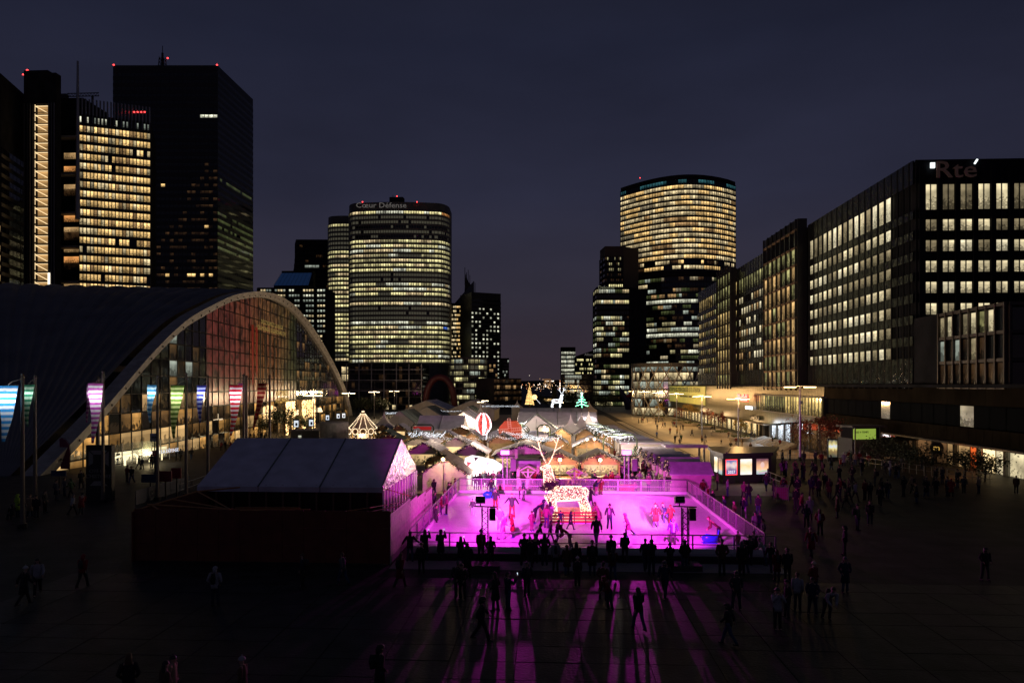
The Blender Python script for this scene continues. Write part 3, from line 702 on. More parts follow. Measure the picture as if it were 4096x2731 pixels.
# red thumb-like sculpture arch, cafe pavilions
t = thing('red_arch_sculpture', 'dark red curved arch sculpture beside the framed glass building', 'sculpture', P(1760, 1540, 330)); t.location.z = -2.3
pts = [(math.cos(PI - PI * i / 12) * 6.5, 0, math.sin(PI * i / 12) * 11 + 5) for i in range(13)]; pts = [(-7.2, 0, 0)] + pts + [(7.4, 0, 0)]
MB().tube(pts, [1.6] + [1.5] * 13 + [1.0], 10).build('arch', mat('dark_red_steel', (.07, .008, .012), .6), t, smooth=True)
def pavilion(u, v, w, h, d_, label, sign=None, k='c'):
    q = G(u, v); t = thing('cafe_pavilion', label, 'pavilion', q)
    MB().box((0, d_ / 2, h / 2 + .5), (w, d_, h - 1)).box((0, d_ / 2, h + .1), (w + 1, d_ + 1, .25)).build('wall', mat('brown_wall', (.06, .045, .04), .8), t)
    n = max(2, int(w / 2.2))
    for i in range(n): link('window', pane_mesh(k), t, (-w / 2 + (i + .5) * w / n, -.06, 1.9), 0, (w / n * .85, 1, 1.7))
    if sign: text(sign, 'lettering', mat('sign_dim2', (.3, .3, .3), emit=(.9, .85, .8), es=.4), t, (0, -.6, h - .6), 1.2)
    return t
pavilion(1965, 1612, 14, 5, 6, 'low dark cafe pavilion with a small tusk sign near the avenue', 'TUSK', 'w')
pavilion(2030, 1612, 7, 4.6, 6, 'small pale kiosk pavilion with a warm window left of the lit cone tree', None, 'w')
pavilion(2200, 1610, 9, 4, 6, 'low wide kiosk with warm windows right of the lit cone tree', None, 'w')
# ------------------------------------------------------------------ right of the axis
tower('bright_slab_tower', 'slim tower with brilliant white floors at the right edge of the open sky', wchain((2245, 560), (2302, 560)), ztop(1388, 560), 12, ztop(1412, 560), 3.3, 12, lambda k, n: ['h' if rr.random() < .95 else 'hd' for i in range(n)], ph=.6, mull=False, small=True, thick=10)
t = tower('sloped_roof_office', 'dark office with a slanting roof line and many small lit windows', wchain((2302, 520), (2376, 520)), ztop(1425, 520), 10, ztop(1440, 520), 3.2, 14, lambda k, n: ['y' if rr.random() < .5 else 'd' for i in range(n)], ph=.5, mull=False, small=True, cat='office block', thick=10)
q = loc(t, P(2302, 1425, 520)); MB().ext([(q.x, q.z), (q.x + 13.2, q.z), (q.x + 13.2, q.z + 4.5)], q.y, q.y + 8).build('sloping_roof', walldark, t)
text('Allianz', 'lettering', mat('sign_dim', (.3, .3, .28)), t, loc(t, P(2356, 1418, 518)), 2.4)
tower('box_office', 'low box office with white windows left of the green light tree', wchain((2250, 400), (2345, 400), (2375, 400)), ztop(1495, 400), 6, ztop(1508, 400), 2.6, [10, 4], lambda k, n: ['hd' if (k == 0 or rr.random() < .7) and i < 8 and i > 0 else 'd' for i in range(n)], ph=.7, mull=False, cat='office block', core=mat('brown_wall', (.06, .045, .04), .8), thick=10)
litG = lambda k, n: ['d'] * n if k in (3, 4) or rr.random() < .12 else runs(n, .62, ['y', 'h', 'yd', 'hd', 'c'], ['d', 'f', 'ff'], rr, 1, 4)
t = tower('green_glass_tower', 'green glass tower with patchy lit floors left of the curved tower', wchain((2374, 436), (2386, 420), (2516, 420)), ztop(1148, 420), 26, ztop(1165, 420), 3.1, [2, 14], litG, ph=.62, band=walldark, thick=20)
text('Deloitte', 'lettering', mat('sign_dim3', (.3, .3, .2), emit=(.6, .65, .4), es=.18), t, loc(t, P(2425, 1150, 416)), 2.8, (PI / 2, 0, TH))
t = tower('square_crown_tower', 'older square tower with a dark crown behind the green glass tower', wchain((2400, 470), (2420, 455), (2492, 455)), ztop(985, 455), 9, ztop(1035, 455), 3.4, [2, 10], lambda k, n: ['yd' if k < 3 and i > 2 and rr.random() < .4 else ('y' if k == 5 and i > 3 else ('f' if rr.random() < .4 else 'd')) for i in range(n)], ph=.5, mullw=.4, core=mat('brown_wall', (.06, .045, .04), .8), thick=15)
# big curved tower
def lens(u0, u1, d, bul, n=14, frac=1.0, skew=.1):
    a, b = XY(u0, d), XY(u1, d * (1 - .03)); ax = (b - a); w = ax.length; ax.normalize(); out = Vector((ax.y, -ax.x)); pts = []
    for i in range(n + 1):
        f = i / n; q = f ** (1 + skew); pts.append(a + ax * (w * f) + out * (math.sin(PI * q) ** .85 * bul))
    return pts
chm = lens(2483, 2941, 494, 24)
def litE(k, n):
    if k == 0: return runs(n, .6, ['c', 't', 't', 'w'], ['d'], rr, 3, 6)
    if k > 14: return runs(n, .55, ['w', 'c'], ['d', 'n', 'f'], rr, 1, 4)
    return runs(n, .9, ['w', 'c', 'c', 'w'], ['wd', 'cd', 'wd'], rr, 2, 8)
t = tower('curved_office_tower', 'huge curved office tower with warm lit upper floors', chm, ztop(712, 470) , 17, ztop(738, 470), 3.42, segb(chm, 1.9), litE, ph=.62, band=blackp, mullw=.12, thick=14, zbase=ztop(738, 470) - 17 * 3.42 - 1.8)
redlight(t, [loc(t, P(2560, 712, 480))], .4)
bz = ztop(738, 470) - 17 * 3.42
chl = lens(2486, 2941, 494, 22)
def litL(k, n):
    if k in (5, 11): return ['h'] * int(n * .9) + ['d'] * (n - int(n * .9))
    if k in (0, 2): return ['c' if i < n * .25 and rr.random() < .7 else 'n' for i in range(n)]
    if k in (9, 10, 14, 16): return runs(n, .7, ['hd', 'h', 'yd'], ['d'], rr, 1, 5)
    return runs(n, .3, ['hd', 'wd', 'cd'], ['d', 'n', 'f', 'ff'], rr, 1, 3)
t2 = tower('curved_tower_base', 'tapering dark lower storeys of the huge curved tower with a few blazing white floors', chl, bz + 1.7, 18, bz, 3.6, segb(chl, 1.9), litL, ph=.6, band=blackp, thick=14, inset=lambda f: 7.5 * max(0, f - .15) / .85, mull=False)
# merge the two halves: the base is a part group of the same tower
for c in [o for o in COL.objects if o.parent == t2]:
    c.parent = t; c.location = Vector(c.location) + Vector(t2.location) - Vector(t.location)
bpy.data.objects.remove(t2); t.name = 'curved_office_tower'; t['label'] = 'huge curved office tower, warm lit above and dark below with two blazing white floors'
# diagrid drum
t = thing('lattice_drum_building', 'glass drum building wrapped in a white diagonal lattice at the end of the plaza', 'building', P(2665, 1540, 300)); t.location.z = -2.3
cq = t.location; rad = 13.5; hz = ztop(1452, 290) + 2.3
dr = []; NS = 26
for i in range(NS):
    a0 = PI + PI * i / NS * 1.15 - .2; a1 = PI + PI * (i + 1) / NS * 1.15 - .2
    am = (a0 + a1) / 2; w = 2 * rad * math.sin((a1 - a0) / 2)
    for j in range(6):
        k = 'd' if rr.random() < .25 else ('c' if j in (0, 2, 4) else 'hd')
        if j == 3: k = rr.choice(['cd', 'hd', 'yd'])
        dr.append((rad * math.cos(am) * 1.0, rad * math.sin(am), (j + .5) * hz / 6, w * .9, hz / 6 * .8, am + PI / 2, k))
panes(t, dr)
MB().lathe([(0, 0), (rad - .4, 0), (rad - .4, hz), (0, hz)], 40).build('wall', walldark, t)
MB().lathe([(rad + .2, hz - 1.6), (rad + .9, hz - 1.6), (rad + .9, hz), (rad - 1, hz + .1)], 40).build('roof_band', wallgrey, t)
latm = mat('lattice_white', (.38, .37, .33), .5)
for s_ in (1, -1):
    for i in range(9):
        pts = []
        for k in range(7):
            aa = PI + .02 + (i / 9 * PI) + s_ * k / 6 * .85; pts.append(((rad + .6) * math.cos(aa), (rad + .6) * math.sin(aa), k / 6 * (hz - 1)))
        MB().tube(pts, .26, 5).build('lattice_strut', latm, t)
for j in range(1, 6): MB().lathe([(rad + .1, j * hz / 6 - .2), (rad + .4, j * hz / 6 - .2), (rad + .4, j * hz / 6 + .2), (rad + .1, j * hz / 6 + .2)], 40).build('floor_band', wallgrey, t)
# red and dark sculptures by the drum
t = thing('curved_red_sculpture', 'dark curved horn sculpture with a red tip near the lattice drum', 'sculpture', G(2505, 1638))
MB().tube([(1.5, 0, 0), (0, 0, 5), (-2.5, 0, 9), (-3.5, 0, 12)], [1.8, 1.7, 1, .1], 8).build('horn', mat('dark_blue_steel', (.03, .03, .06), .5), t, smooth=True)
MB().tube([(-1, -.5, 6.5), (1.5, -.8, 7), (3, -.6, 9)], [.4, .9, .2], 8).build('red_arc', mat('bright_red_steel', (.4, .02, .02), .5), t, smooth=True)
# ------------------------------------------------------------------ long office block on the right, facing the plaza at x = 50
def face_panes(root, p0, dirv, cols, rows, out, item):
    pass
Rb = thing('office_block', 'long dark office block with rows of white windows and a roof sign', 'office block', (48.4, 98.6, 9.5))
HB = 30.2
MB().box((22, 69, HB / 2), (44 - .6, 138 - .6, HB)).build('wall', walldark, Rb)
zr = [CAMH - (v - 1540) / F * 96.6 - 9.5 for v in (795, 906, 988, 1070, 1153, 1238, 1322, 1408)]
its = []
for k, z in enumerate(zr):            # front, facing the camera
    h = 3.3 if k == 0 else 1.45
    for i in range(16):
        X = 1.9 + i * 2.27
        kk = rr.choice(['h', 'c', 'c', 'c', 'cd', 'wd', 'c']) 
        if k == 0: kk = ['c', 'wd', 'cd', 'c', 'c', 'cd', 'cd', 'c', 'd', 'c'][i % 10]
        for s_ in (-1, 1): its.append((X + s_ * .42, -.16, z, .78, h, 0, kk))
WIN['rb'] = winmat('office_room', (1, .84, .5), .66, .4, 1.6, .4); WIN['rbd'] = winmat('office_room_dim', (1, .8, .45), .22, .4, 1.6, .35); WIN['rbh'] = winmat('office_room_bright', (1, .88, .58), .8, .35, 1.6, .45)
conv = {'h': 'rbh', 'c': 'rb', 'cd': 'rbd', 'wd': 'rbd', 'd': 'd'}
its = [(*t[:6], conv[t[6]]) for t in its]
def win_frame(parent, X, Y, z, w, h, rz):
    pass
panes(Rb, its)
# cladding of the front: floor bands and piers standing proud of the window plane, so the windows sit in real recesses
edges = [HB] + [v for z, k in zip(zr, range(8)) for v in (z + (1.75 if k == 0 else .82), z - (1.75 if k == 0 else .82))] + [0]
clad = mat('black_cladding', (.012, .013, .015), .6, spec=.02, noise=.2, nscale=.5, bump=.1, bscale=.5)
for a, b_ in zip(edges[::2], edges[1::2]):
    MB().box((20, -.2, (a + b_) / 2), (40, .3, a - b_)).build('floor_band', clad, Rb)
for i in range(17):
    MB().box((.75 + i * 2.27 + .02, -.36, HB / 2 - .5), (.62 if i else .8, .4, HB - 1)).build('pier', clad, Rb)
for i in range(16):
    MB().box((1.9 + i * 2.27, -.28, HB / 2 - 1), (.07, .2, HB - 3)).build('window_mullion', darkmetal, Rb)
mirr = mat('spandrel_glass', (.012, .013, .012), .05, spec=.75, bump=.55, bscale=.8)
# side, facing the plaza: local y runs away from the camera
def sidew(y0, y1, bay, style):
    n = round((y1 - y0) / bay); out = []
    for k, z in enumerate(zr):
        h = 3.3 if k == 0 else 1.5
        for i in range(n):
            y = y0 + (i + .5) * bay
            out.append((-.16, y, z, bay * .62, h, -PI / 2, style(k, i, n)))
    return out
its = sidew(6, 38.5, 2.15, lambda k, i, n: rr.choice(['rb', 'rbh', 'rb', 'rbd']) if rr.random() < .8 and not (k in (2, 3) and i < 5) else 'rbd')
its += sidew(64, 88, 2.2, lambda k, i, n: 'ffw' if k < 1 else (rr.choice(['rb', 'wd', 'rb', 'rbh']) if rr.random() < .75 else 'd'))
its += sidew(90, 138, 2.6, lambda k, i, n: rr.choice(['gd', 'gd', 'ffw', 'rbd', 'gd', 'rb' if i > 14 else 'gd']))
WIN['ffw'] = winmat('green_reflection', (.8, .75, .3), .3, .8, 1.2, .1); WIN['gd'] = winmat('greenish_warm', (1, .70, .26), .5, .7, 1.2, .2)  # reflections in the glazing, put in as a greenish glow
# atrium: full-height warm glazing standing out of the facade
at = []
for k in range(9):
    z = 1.7 + k * 3.3
    for i in range(7): at.append((-1.75, 42.5 + i * 2.9, z, 2.7, 2.9, -PI / 2, 'atr' if k < 7 and rr.random() < .8 else ('ffw' if k < 8 else 'd')))
    for i in range(5): at.append((-1.75, 91 + i * 2.9 + (0), z, 2.7, 2.9, -PI / 2, 'gd' if 0 < k < 6 else 'ffw'))
WIN['atr'] = winmat('atrium_glow', (1, .62, .24), .42, .7, .8, .25)
panes(Rb, its + at)
MB().box((-.8, 50.5, HB / 2 + .8), (1.7, 20.6, HB + 1.6)).build('atrium_wall', darkmetal, Rb)
MB().box((-.8, 98.2, HB / 2 + .2), (1.7, 14.6, HB + .4)).build('atrium_wall', darkmetal, Rb)
for y in [40.4 + i * 2.9 for i in range(8)] + [91 - 1.45 + i * 2.9 for i in range(6)]:
    MB().box((-1.95, y, HB / 2 + .5), (.4, .22, HB + 2)).build('atrium_post', darkmetal, Rb)
for k in range(10):
    MB().box((-1.9, 50.5, k * 3.3), (.3, 20.6, .35)).build('floor_band', mat('warm_slab', (.15, .1, .06), .6), Rb)
for a, b_ in zip(edges[::2], edges[1::2]):
    [MB().box((-.14, 19.5 - 39 / 2 + (q_ + .5) * 39 / 17, (a + b_) / 2), (.22, 39 / 17 - .06, a - b_)).build('spandrel_panel', mirr, Rb) for q_ in range(17)]
    [MB().box((-.14, 77 - 26 / 2 + (q_ + .5) * 26 / 11, (a + b_) / 2), (.22, 26 / 11 - .06, a - b_)).build('spandrel_panel', mirr, Rb) for q_ in range(11)]
    [MB().box((-.14, 122 - 33 / 2 + (q_ + .5) * 33 / 14, (a + b_) / 2), (.22, 33 / 14 - .06, a - b_)).build('spandrel_panel', mirr, Rb) for q_ in range(14)]
me = MB().box((.2, 0, 0), (.16, .3, HB)).mesh('fin', clad)
for i in range(17): link('fin', me, Rb, (-.4, 6 + i * 2.15 - 1.07 + 1.07, HB / 2))
for y in (1, 2.6, 4.2): link('fin', me, Rb, (-.4, y, HB / 2))
for i in range(12): link('fin', me, Rb, (-.4, 64 + i * 2.2, HB / 2))
for i in range(14): link('fin', me, Rb, (-.4, 105.5 + i * 2.4, HB / 2))
text('Rte', 'lettering', mat('sign_brown', (.12, .07, .06), emit=(.7, .4, .35), es=.015), Rb, (4.9, -.75, HB - 1.55), 3.1, ext=.12, sx=1.25)
MB().tube([(7.25, -.8, HB - .75), (7.6, -.8, HB - .2)], .13, 6).build('accent', mat('lamp_white2', emit=(.9, 1, 1), es=1.5), Rb)
MB().box((1.9, -.8, HB - .9), (.55, .2, .7)).build('wall_light', mat('lamp_white2'), Rb)
q = loc(Rb, P(4000, 600, 118)); 
MB().ext([(22, HB - .5), (60, HB - .5), (60, HB + 9), (36, HB + 4.5)], 14, 40).build('sloping_roof', walldark, Rb)
# nearer glass wing, lower right
wg = thing('glass_wing', 'dark glass wing with lit rooms standing in front of the office block', 'building', (48.3, 79, 9.6))
MB().prism([(0, 19.6), (0, 0), (30, 0), (30, 19.6)], 0, 9.2).build('wall', walldark, wg)
its = []
d_ = Vector((0, -13)); Ld = d_.length; rz = math.atan2(d_.y, d_.x); o = Vector((d_.y, -d_.x)).normalized()
for k in range(3):
    z = 1.6 + k * 2.9
    for i in range(8):
        c = Vector((0, 13)) + d_ * ((i + .5) / 8) + o * .1
        its.append((c.x, c.y, z, Ld / 8 * .8, 2.4, rz, ['rbd', 'rb', 'd', 'rbd', 'rb', 'ffw', 'rb', 'd'][i] if k == 2 else (['hd', 'd', 'hd', 'f', 'rbd', 'f', 'd', 'd'][i] if k == 1 else 'f')))
    for i in range(6):
        its.append((.3 + 2.3 * (i + .5), -.1, z, 2.0, 2.4, 0, ['d', 'rbd', 'rb', 'rb', 'rbd', 'd'][i] if k == 2 else (['d', 'rb', 'rbh', 'rbh', 'd', 'd'][i] if k == 1 else 'd')))
panes(wg, its)
for i in range(9):
    c = Vector((0, 13)) + d_ * (i / 8) + o * .2; MB().box((c.x, c.y, 4.6), (.2, .4, 9.2), rz).build('mullion', mat('brown_metal', (.04, .026, .02), .5), wg)
for i in range(7): MB().box((.1 + i * 2.3, -.2, 4.6), (.2, .4, 9.2)).build('mullion', mat('brown_metal'), wg)
for k in range(4):
    MB().box((12, -.14, .15 + k * 2.95), (24, .3, .35)).box((-.16, 6.5, .15 + k * 2.95), (.3, 13, .35)).build('floor_band', mat('brown_metal'), wg)

# ------------------------------------------------------------------ shopping centre podium along x = 48
pd = thing('shopping_centre', 'long low shopping centre with lit shopfronts and an overhanging upper wall along the plaza', 'building', (48, 70.6, -2.3))
TOPZ = 12.2
greenw = mat('green_cladding', (.028, .031, .016), .35, spec=.15, noise=.3, nscale=.3, bump=.15, bscale=1.5); shadew = mat('shaded_cladding', (.020, .016, .011), .8, spec=.0, noise=.3, nscale=.3)  # near stretch of wall: shade put into a darker panel colour
MB().box((26, 115, TOPZ / 2), (46, 230, TOPZ - .3)).build('wall', walldark, pd)          # body starts 3 m back
MB().box((24, 115, TOPZ), (50, 231, .4)).build('roof', walldark, pd)
def zc(y): # underside of the overhang
    return 5.7 if y < 65 else (5.7 - 1.9 * min(1, (y - 65) / 25))
y = 0; n = 0
cwid = 1.5
while y < 228:
    z0 = zc(y); lowtop = 5.6 if 58 < y < 100 else TOPZ - .2
    glaz = 58 <= y < 98
    m = shadew if y < 62 else greenw
    if glaz:
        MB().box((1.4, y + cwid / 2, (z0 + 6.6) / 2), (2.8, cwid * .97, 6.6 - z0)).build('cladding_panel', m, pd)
        MB().box((1.4, y + cwid / 2, (10.2 + TOPZ) / 2 - .1), (2.8, cwid * .97, TOPZ - 10.4)).build('cladding_panel', greenw, pd)
    else:
        z2 = TOPZ - .22
        if y < 58:
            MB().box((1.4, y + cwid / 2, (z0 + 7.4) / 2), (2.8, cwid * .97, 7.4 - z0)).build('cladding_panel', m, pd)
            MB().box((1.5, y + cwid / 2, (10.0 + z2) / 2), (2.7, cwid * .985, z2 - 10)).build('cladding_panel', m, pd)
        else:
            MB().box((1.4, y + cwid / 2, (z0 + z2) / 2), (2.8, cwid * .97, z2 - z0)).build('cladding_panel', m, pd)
    y += cwid
its = []
for i in range(20):   # dark strip window of the near part
    its.append((.35, 1.4 + i * 2.9, 8.7, 2.7, 2.4, -PI / 2, 'cd' if i in (5,) else ('rbd' if i == 12 else 'strip')))
WIN['strip'] = mat('strip_glass', (.01, .011, .012), .5, spec=.0); WIN['cafe'] = winmat('cafe_glow', (1, .72, .25), .75, .5, .9, .3); WIN['shop'] = winmat('shop_glow', (1, .74, .36), 1.5, .35, .7, .35); WIN['shopc'] = winmat('shop_cool', (.8, .9, 1), 1.2, .4, .8, .3); WIN['shopr'] = winmat('shop_red', (1, .16, .03), .55, .5, .7, .3); WIN['shopb'] = winmat('shop_brown', (1, .5, .2), .10, .6, .7, .3)
for i in range(24):
    its.append((-.5, 58.9 + i * 1.65, 8.4, 1.55, 3.2, -PI / 2, 'cafe' if i < 12 else ('ffw' if i < 20 else 'gd')))
MB().box((.6, 78, 8.4), (2.0, 40, 3.5)).build('bay_window_frame', darkmetal, pd)
for i in range(25): MB().box((-.6, 58 + i * 1.65, 8.4), (.14, .09, 3.4)).build('mullion', darkmetal, pd)
for z in (6.65, 10.15): MB().box((.4, 78, z), (2.5, 40.6, .22)).build('ledge', wallgrey, pd)
yy = 3.0
while yy < 226:
    w = 2.5
    Y = yy + 68
    if Y < 84: k = ['rb', 'shop', 'd', 'cafe', 'rb'][int(yy / w) % 5]
    elif Y < 92: k = 'shopr' if Y < 87.5 else 'wd'
    elif Y < 105: k = 'shopb'
    elif Y < 146: k = 'shopr2'
    elif Y < 152: k = 'shopb'
    elif Y < 166: k = 'shopc'
    elif Y < 176: k = None
    else: k = rr.choice(['shop', 'shop', 'shop', 'w'])
    if k:
        h = zc(yy) - .3
        if k == 'shopr2':
            its.append((2.6, yy, h * .38, w * .92, h * .72, -PI / 2, 'shopb')); its.append((2.55, yy, h * .88, w * .97, h * .26, -PI / 2, 'redb'))
        else: its.append((2.6, yy, h / 2 + .15, w * .92, h, -PI / 2, k))
    yy += w
WIN['redb'] = mat('red_banner', (.4, .04, .01), .5, emit=(1, .12, .02), es=.16)
panes(pd, its, name='shop_window')
for i in range(46): MB().box((2.2, 3 + i * 5 - 1.25, zc(i * 5) / 2), (.4, .4, zc(i * 5))).build('pillar', wallgrey, pd)
MB().box((-.1, 115, 3.4), (.35, 0.1, .1)).build('canopy_end', wallgrey, pd)
for s_, y0, y1, z in ((0, 0, 65, 5.55), (1, 90, 228, 3.65)): MB().box((1.0, (y0 + y1) / 2, z), (4.4, y1 - y0, .22)).build('canopy', mat('canopy', (.09, .07, .05), .6), pd)
# billboard and signs
bbm = mat('billboard_print', (.35, .36, .08), .5, noise=.15, nscale=.2, emit=(.75, .72, .16), es=.22)
MB().box((-.2, 196, 9.0), (.2, 84, 5.8)).build('billboard', bbm, pd)
blk = mat('ink', (.01, .01, .01)); 
text("5 SECONDES, C'ÉTAIT PAS ASSEZ POUR ACCROCHER CETTE ATTENTION", 'lettering', blk, pd, (-.36, 196, 10.6), 2.1, (PI / 2, 0, -PI / 2), sx=1.02)
text("ON EN DIT PLUS AU VERSO DE CE PANNEAU, REGARDEZ", 'lettering', blk, pd, (-.36, 182, 8.4), 1.1, (PI / 2, 0, -PI / 2))
redglow = mat('red_neon', (.3, .01, .01), emit=(1, .04, .03), es=2.2); pinkglow = mat('pink_neon', emit=(1, .45, .4), es=1.2); wglow = mat('white_neon', emit=(.9, .95, 1), es=2)
text('Westfield', 'lettering', pinkglow, pd, (-2.12, 104.2, 9.3), 2.3, (PI / 2, 0, -PI / 2), ext=.06, sx=.95)
text('Westfield', 'lettering', redglow, pd, (-1.9, 104.3, 9.25), 2.36, (PI / 2, 0, -PI / 2), ext=.1, sx=.97, off=.09)
text('LES 4 TEMPS', 'lettering', wglow, pd, (-.6, 104, 6.9), 1.15, (PI / 2, 0, -PI / 2), ext=.05)
text('SEPHORA', 'lettering', blackp, pd, (-.4, 100, 4.7), 1.5, (PI / 2, 0, -PI / 2), ext=.12, sx=1.25)
text('Ouverture', 'lettering', wglow, pd, (2.4, 72.5, 3.05), .55, (PI / 2, 0, -PI / 2), ext=.02)
text('POPEYES', 'lettering', wglow, pd, (2.4, 40.6, 4.8), .62, (PI / 2, 0, -PI / 2), ext=.02, sx=1.2)
o = MB(); o.lathe([(0, -.1), (.75, -.1), (.75, .1), (0, .1)], 20); d = o.build('round_sign', blackp, pd); d.location = (-.9, 20, 4.7); d.rotation_euler = (PI / 2, 0, -PI / 2 + .9)
text('m', 'lettering', mat('amber', emit=(1, .6, .1), es=.5), pd, (-1.02, 19.85, 4.7), 1.0, (PI / 2, 0, -PI / 2 + .9))
for (w, c) in (((46, 175, 1.6), (1, .62, .28)), ((46, 205, 1.6), (1, .62, .28)), ((46, 160, 1.5), (.8, .9, 1)), ((46, 235, 1.6), (1, .62, .28))): lamp('POINT', 'shop_light', w, 700, c, 1)
lamp('POINT', 'shop_light', (46.5, 85, 2.5), 60, (1, .35, .1), .6); lamp('POINT', 'shop_light', (46.5, 78, 2.5), 60, (1, .6, .25), .6); lamp('POINT', 'shop_light', (46, 130, 1.2), 150, (1, .3, .1), .6)
# steps up to the cosmetics shop
for i in range(6):
    MB().box((44.4 + i * .55 - .0, 152, -2.3 + (i + 1) * .09), (.6, 26 - i, (i + 1) * .18)).build('step', concrete, ground)

# ------------------------------------------------------------------ street lamps
lampmat = mat('lamp_head_glow', emit=(1, .62, .25), es=9); lampw = mat('lamp_head_white', emit=(1, .78, .45), es=8)
def street_lamp(u, vt, vb=None, label='', z1=None, e=2600, col=(1, .56, .2), h=9.9, span=1.9, hm=lampmat, g_='double-arm street lamps'):
    if vb: q = G(u, vb)
    else:
        d = F * (CAMH - (-2.3 + h)) / (vt - 1540); q = P(u, 1540, d); q.z = -2.3
    t = thing('street_lamp', label, 'street lamp', q, 0, g_)
    MB().tube([(0, 0, 0), (0, 0, h)], [.17, .1], 8).build('post', greymetal, t)
    MB().tube([(0, 0, 0), (0, 0, .5)], .26, 8).build('base', darkmetal, t)
    MB().tube([(-span, 0, h), (span, 0, h)], .07, 6).build('arm', greymetal, t)
    for s_ in (-1, 1):
        hd = MB(); hd.box((s_ * span * .68, 0, h - .05), (span * .8, .3, .14)); hd.build('lamp_head', blackp, t)
        MB().box((s_ * span * .68, -.0, h - .17), (span * .78, .34, .12)).build('lamp_glass', hm, t)
    MB().box((.16, -.1, h * .78), (.28, .3, .4)).build('camera_box', greymetal, t)
    lamp('POINT', 'lamp_light', (q.x, q.y, q.z + h - .6), e, col, .5)
    return t
for i, (u, vt, vb, ph_) in enumerate(((3200, 1565, 1842, 'nearest street lamp of the right plaza, between the poster kiosk and the red tree'), (2953, 1593, 1806, 'street lamp in front of the cosmetics shop steps'),
      (2808, 1583, None, 'street lamp beside the round planter, right of the yellow billboard'), (2706, 1573, None, 'street lamp before the yellow billboard middle'), (2634, 1569, None, 'street lamp at the left end of the yellow billboard'),
      (2577, 1566, None, 'street lamp in front of the lattice drum building'), (2535, 1563, None, 'farthest street lamp of the right plaza row'))):
    street_lamp(u, vt, vb, ph_, e=[420, 4200, 7000, 7500, 7500, 6000, 5000][i])
for i, (u, vt, ph_) in enumerate(((1254, 1580, 'street lamp in front of the gold light gate'), (1394, 1571, 'street lamp at the right end of the glass hall'), (1497, 1566, 'street lamp behind the carousel'), (1577, 1563, 'street lamp behind the white tents, left of the dark framed building centre'))):
    street_lamp(u, vt, None, ph_, e=4500, col=(1, .7, .4), hm=lampw)
for i, (u, vt) in enumerate(((1922, 1608), (1940, 1603), (2240, 1610))):
    q = P(u, 1540, 210); q.z = -2.3
    t = thing('festoon_lamp', ['small twin-head lamp over the far white tents', 'taller twin-head lamp over the far white tents', 'small twin-head lamp beside the white light deer'][i], 'street lamp', q, 0, 'small lamps over the market')
    h = CAMH - (vt - 1540) / F * 210 + 2.3
    MB().tube([(0, 0, 0), (0, 0, h)], .08, 6).build('post', greymetal, t)
    for s_ in (-1, 1): MB().box((s_ * .55, 0, h), (.8, .3, .15)).build('lamp_glass', lampw, t)
    MB().tube([(-.9, 0, h + .12), (.9, 0, h + .12)], .05, 5).build('arm', greymetal, t)
for i, (u, v) in enumerate(((1062, 1645), (873, 1663), (1193, 1646), (1278, 1636), (1158, 1636))):
    d = [210, 165, 205, 235, 220][i]; q = P(u, 1540, d); q.z = -2.3; h = CAMH - (v - 1540) / F * d + 2.3
    t = thing('shade_lamp', 'lamp with a white cone shade, ' + ['beside the dark red windsock', 'left of the red windsock behind glass', 'right of the tree before the gold gate', 'rightmost of its kind near the carousel', 'directly before the gold doorway'][i], 'street lamp', q, 0, 'cone shade lamps')
    MB().tube([(0, 0, 0), (0, 0, h)], .07, 6).build('post', greymetal, t)
    MB().lathe([(1.05, -.9), (.5, .5), (0, .5)], 14, (0, 0, h)).build('shade', mat('lamp_shade', (.8, .7, .5), emit=(1, .78, .5), es=1.4), t)
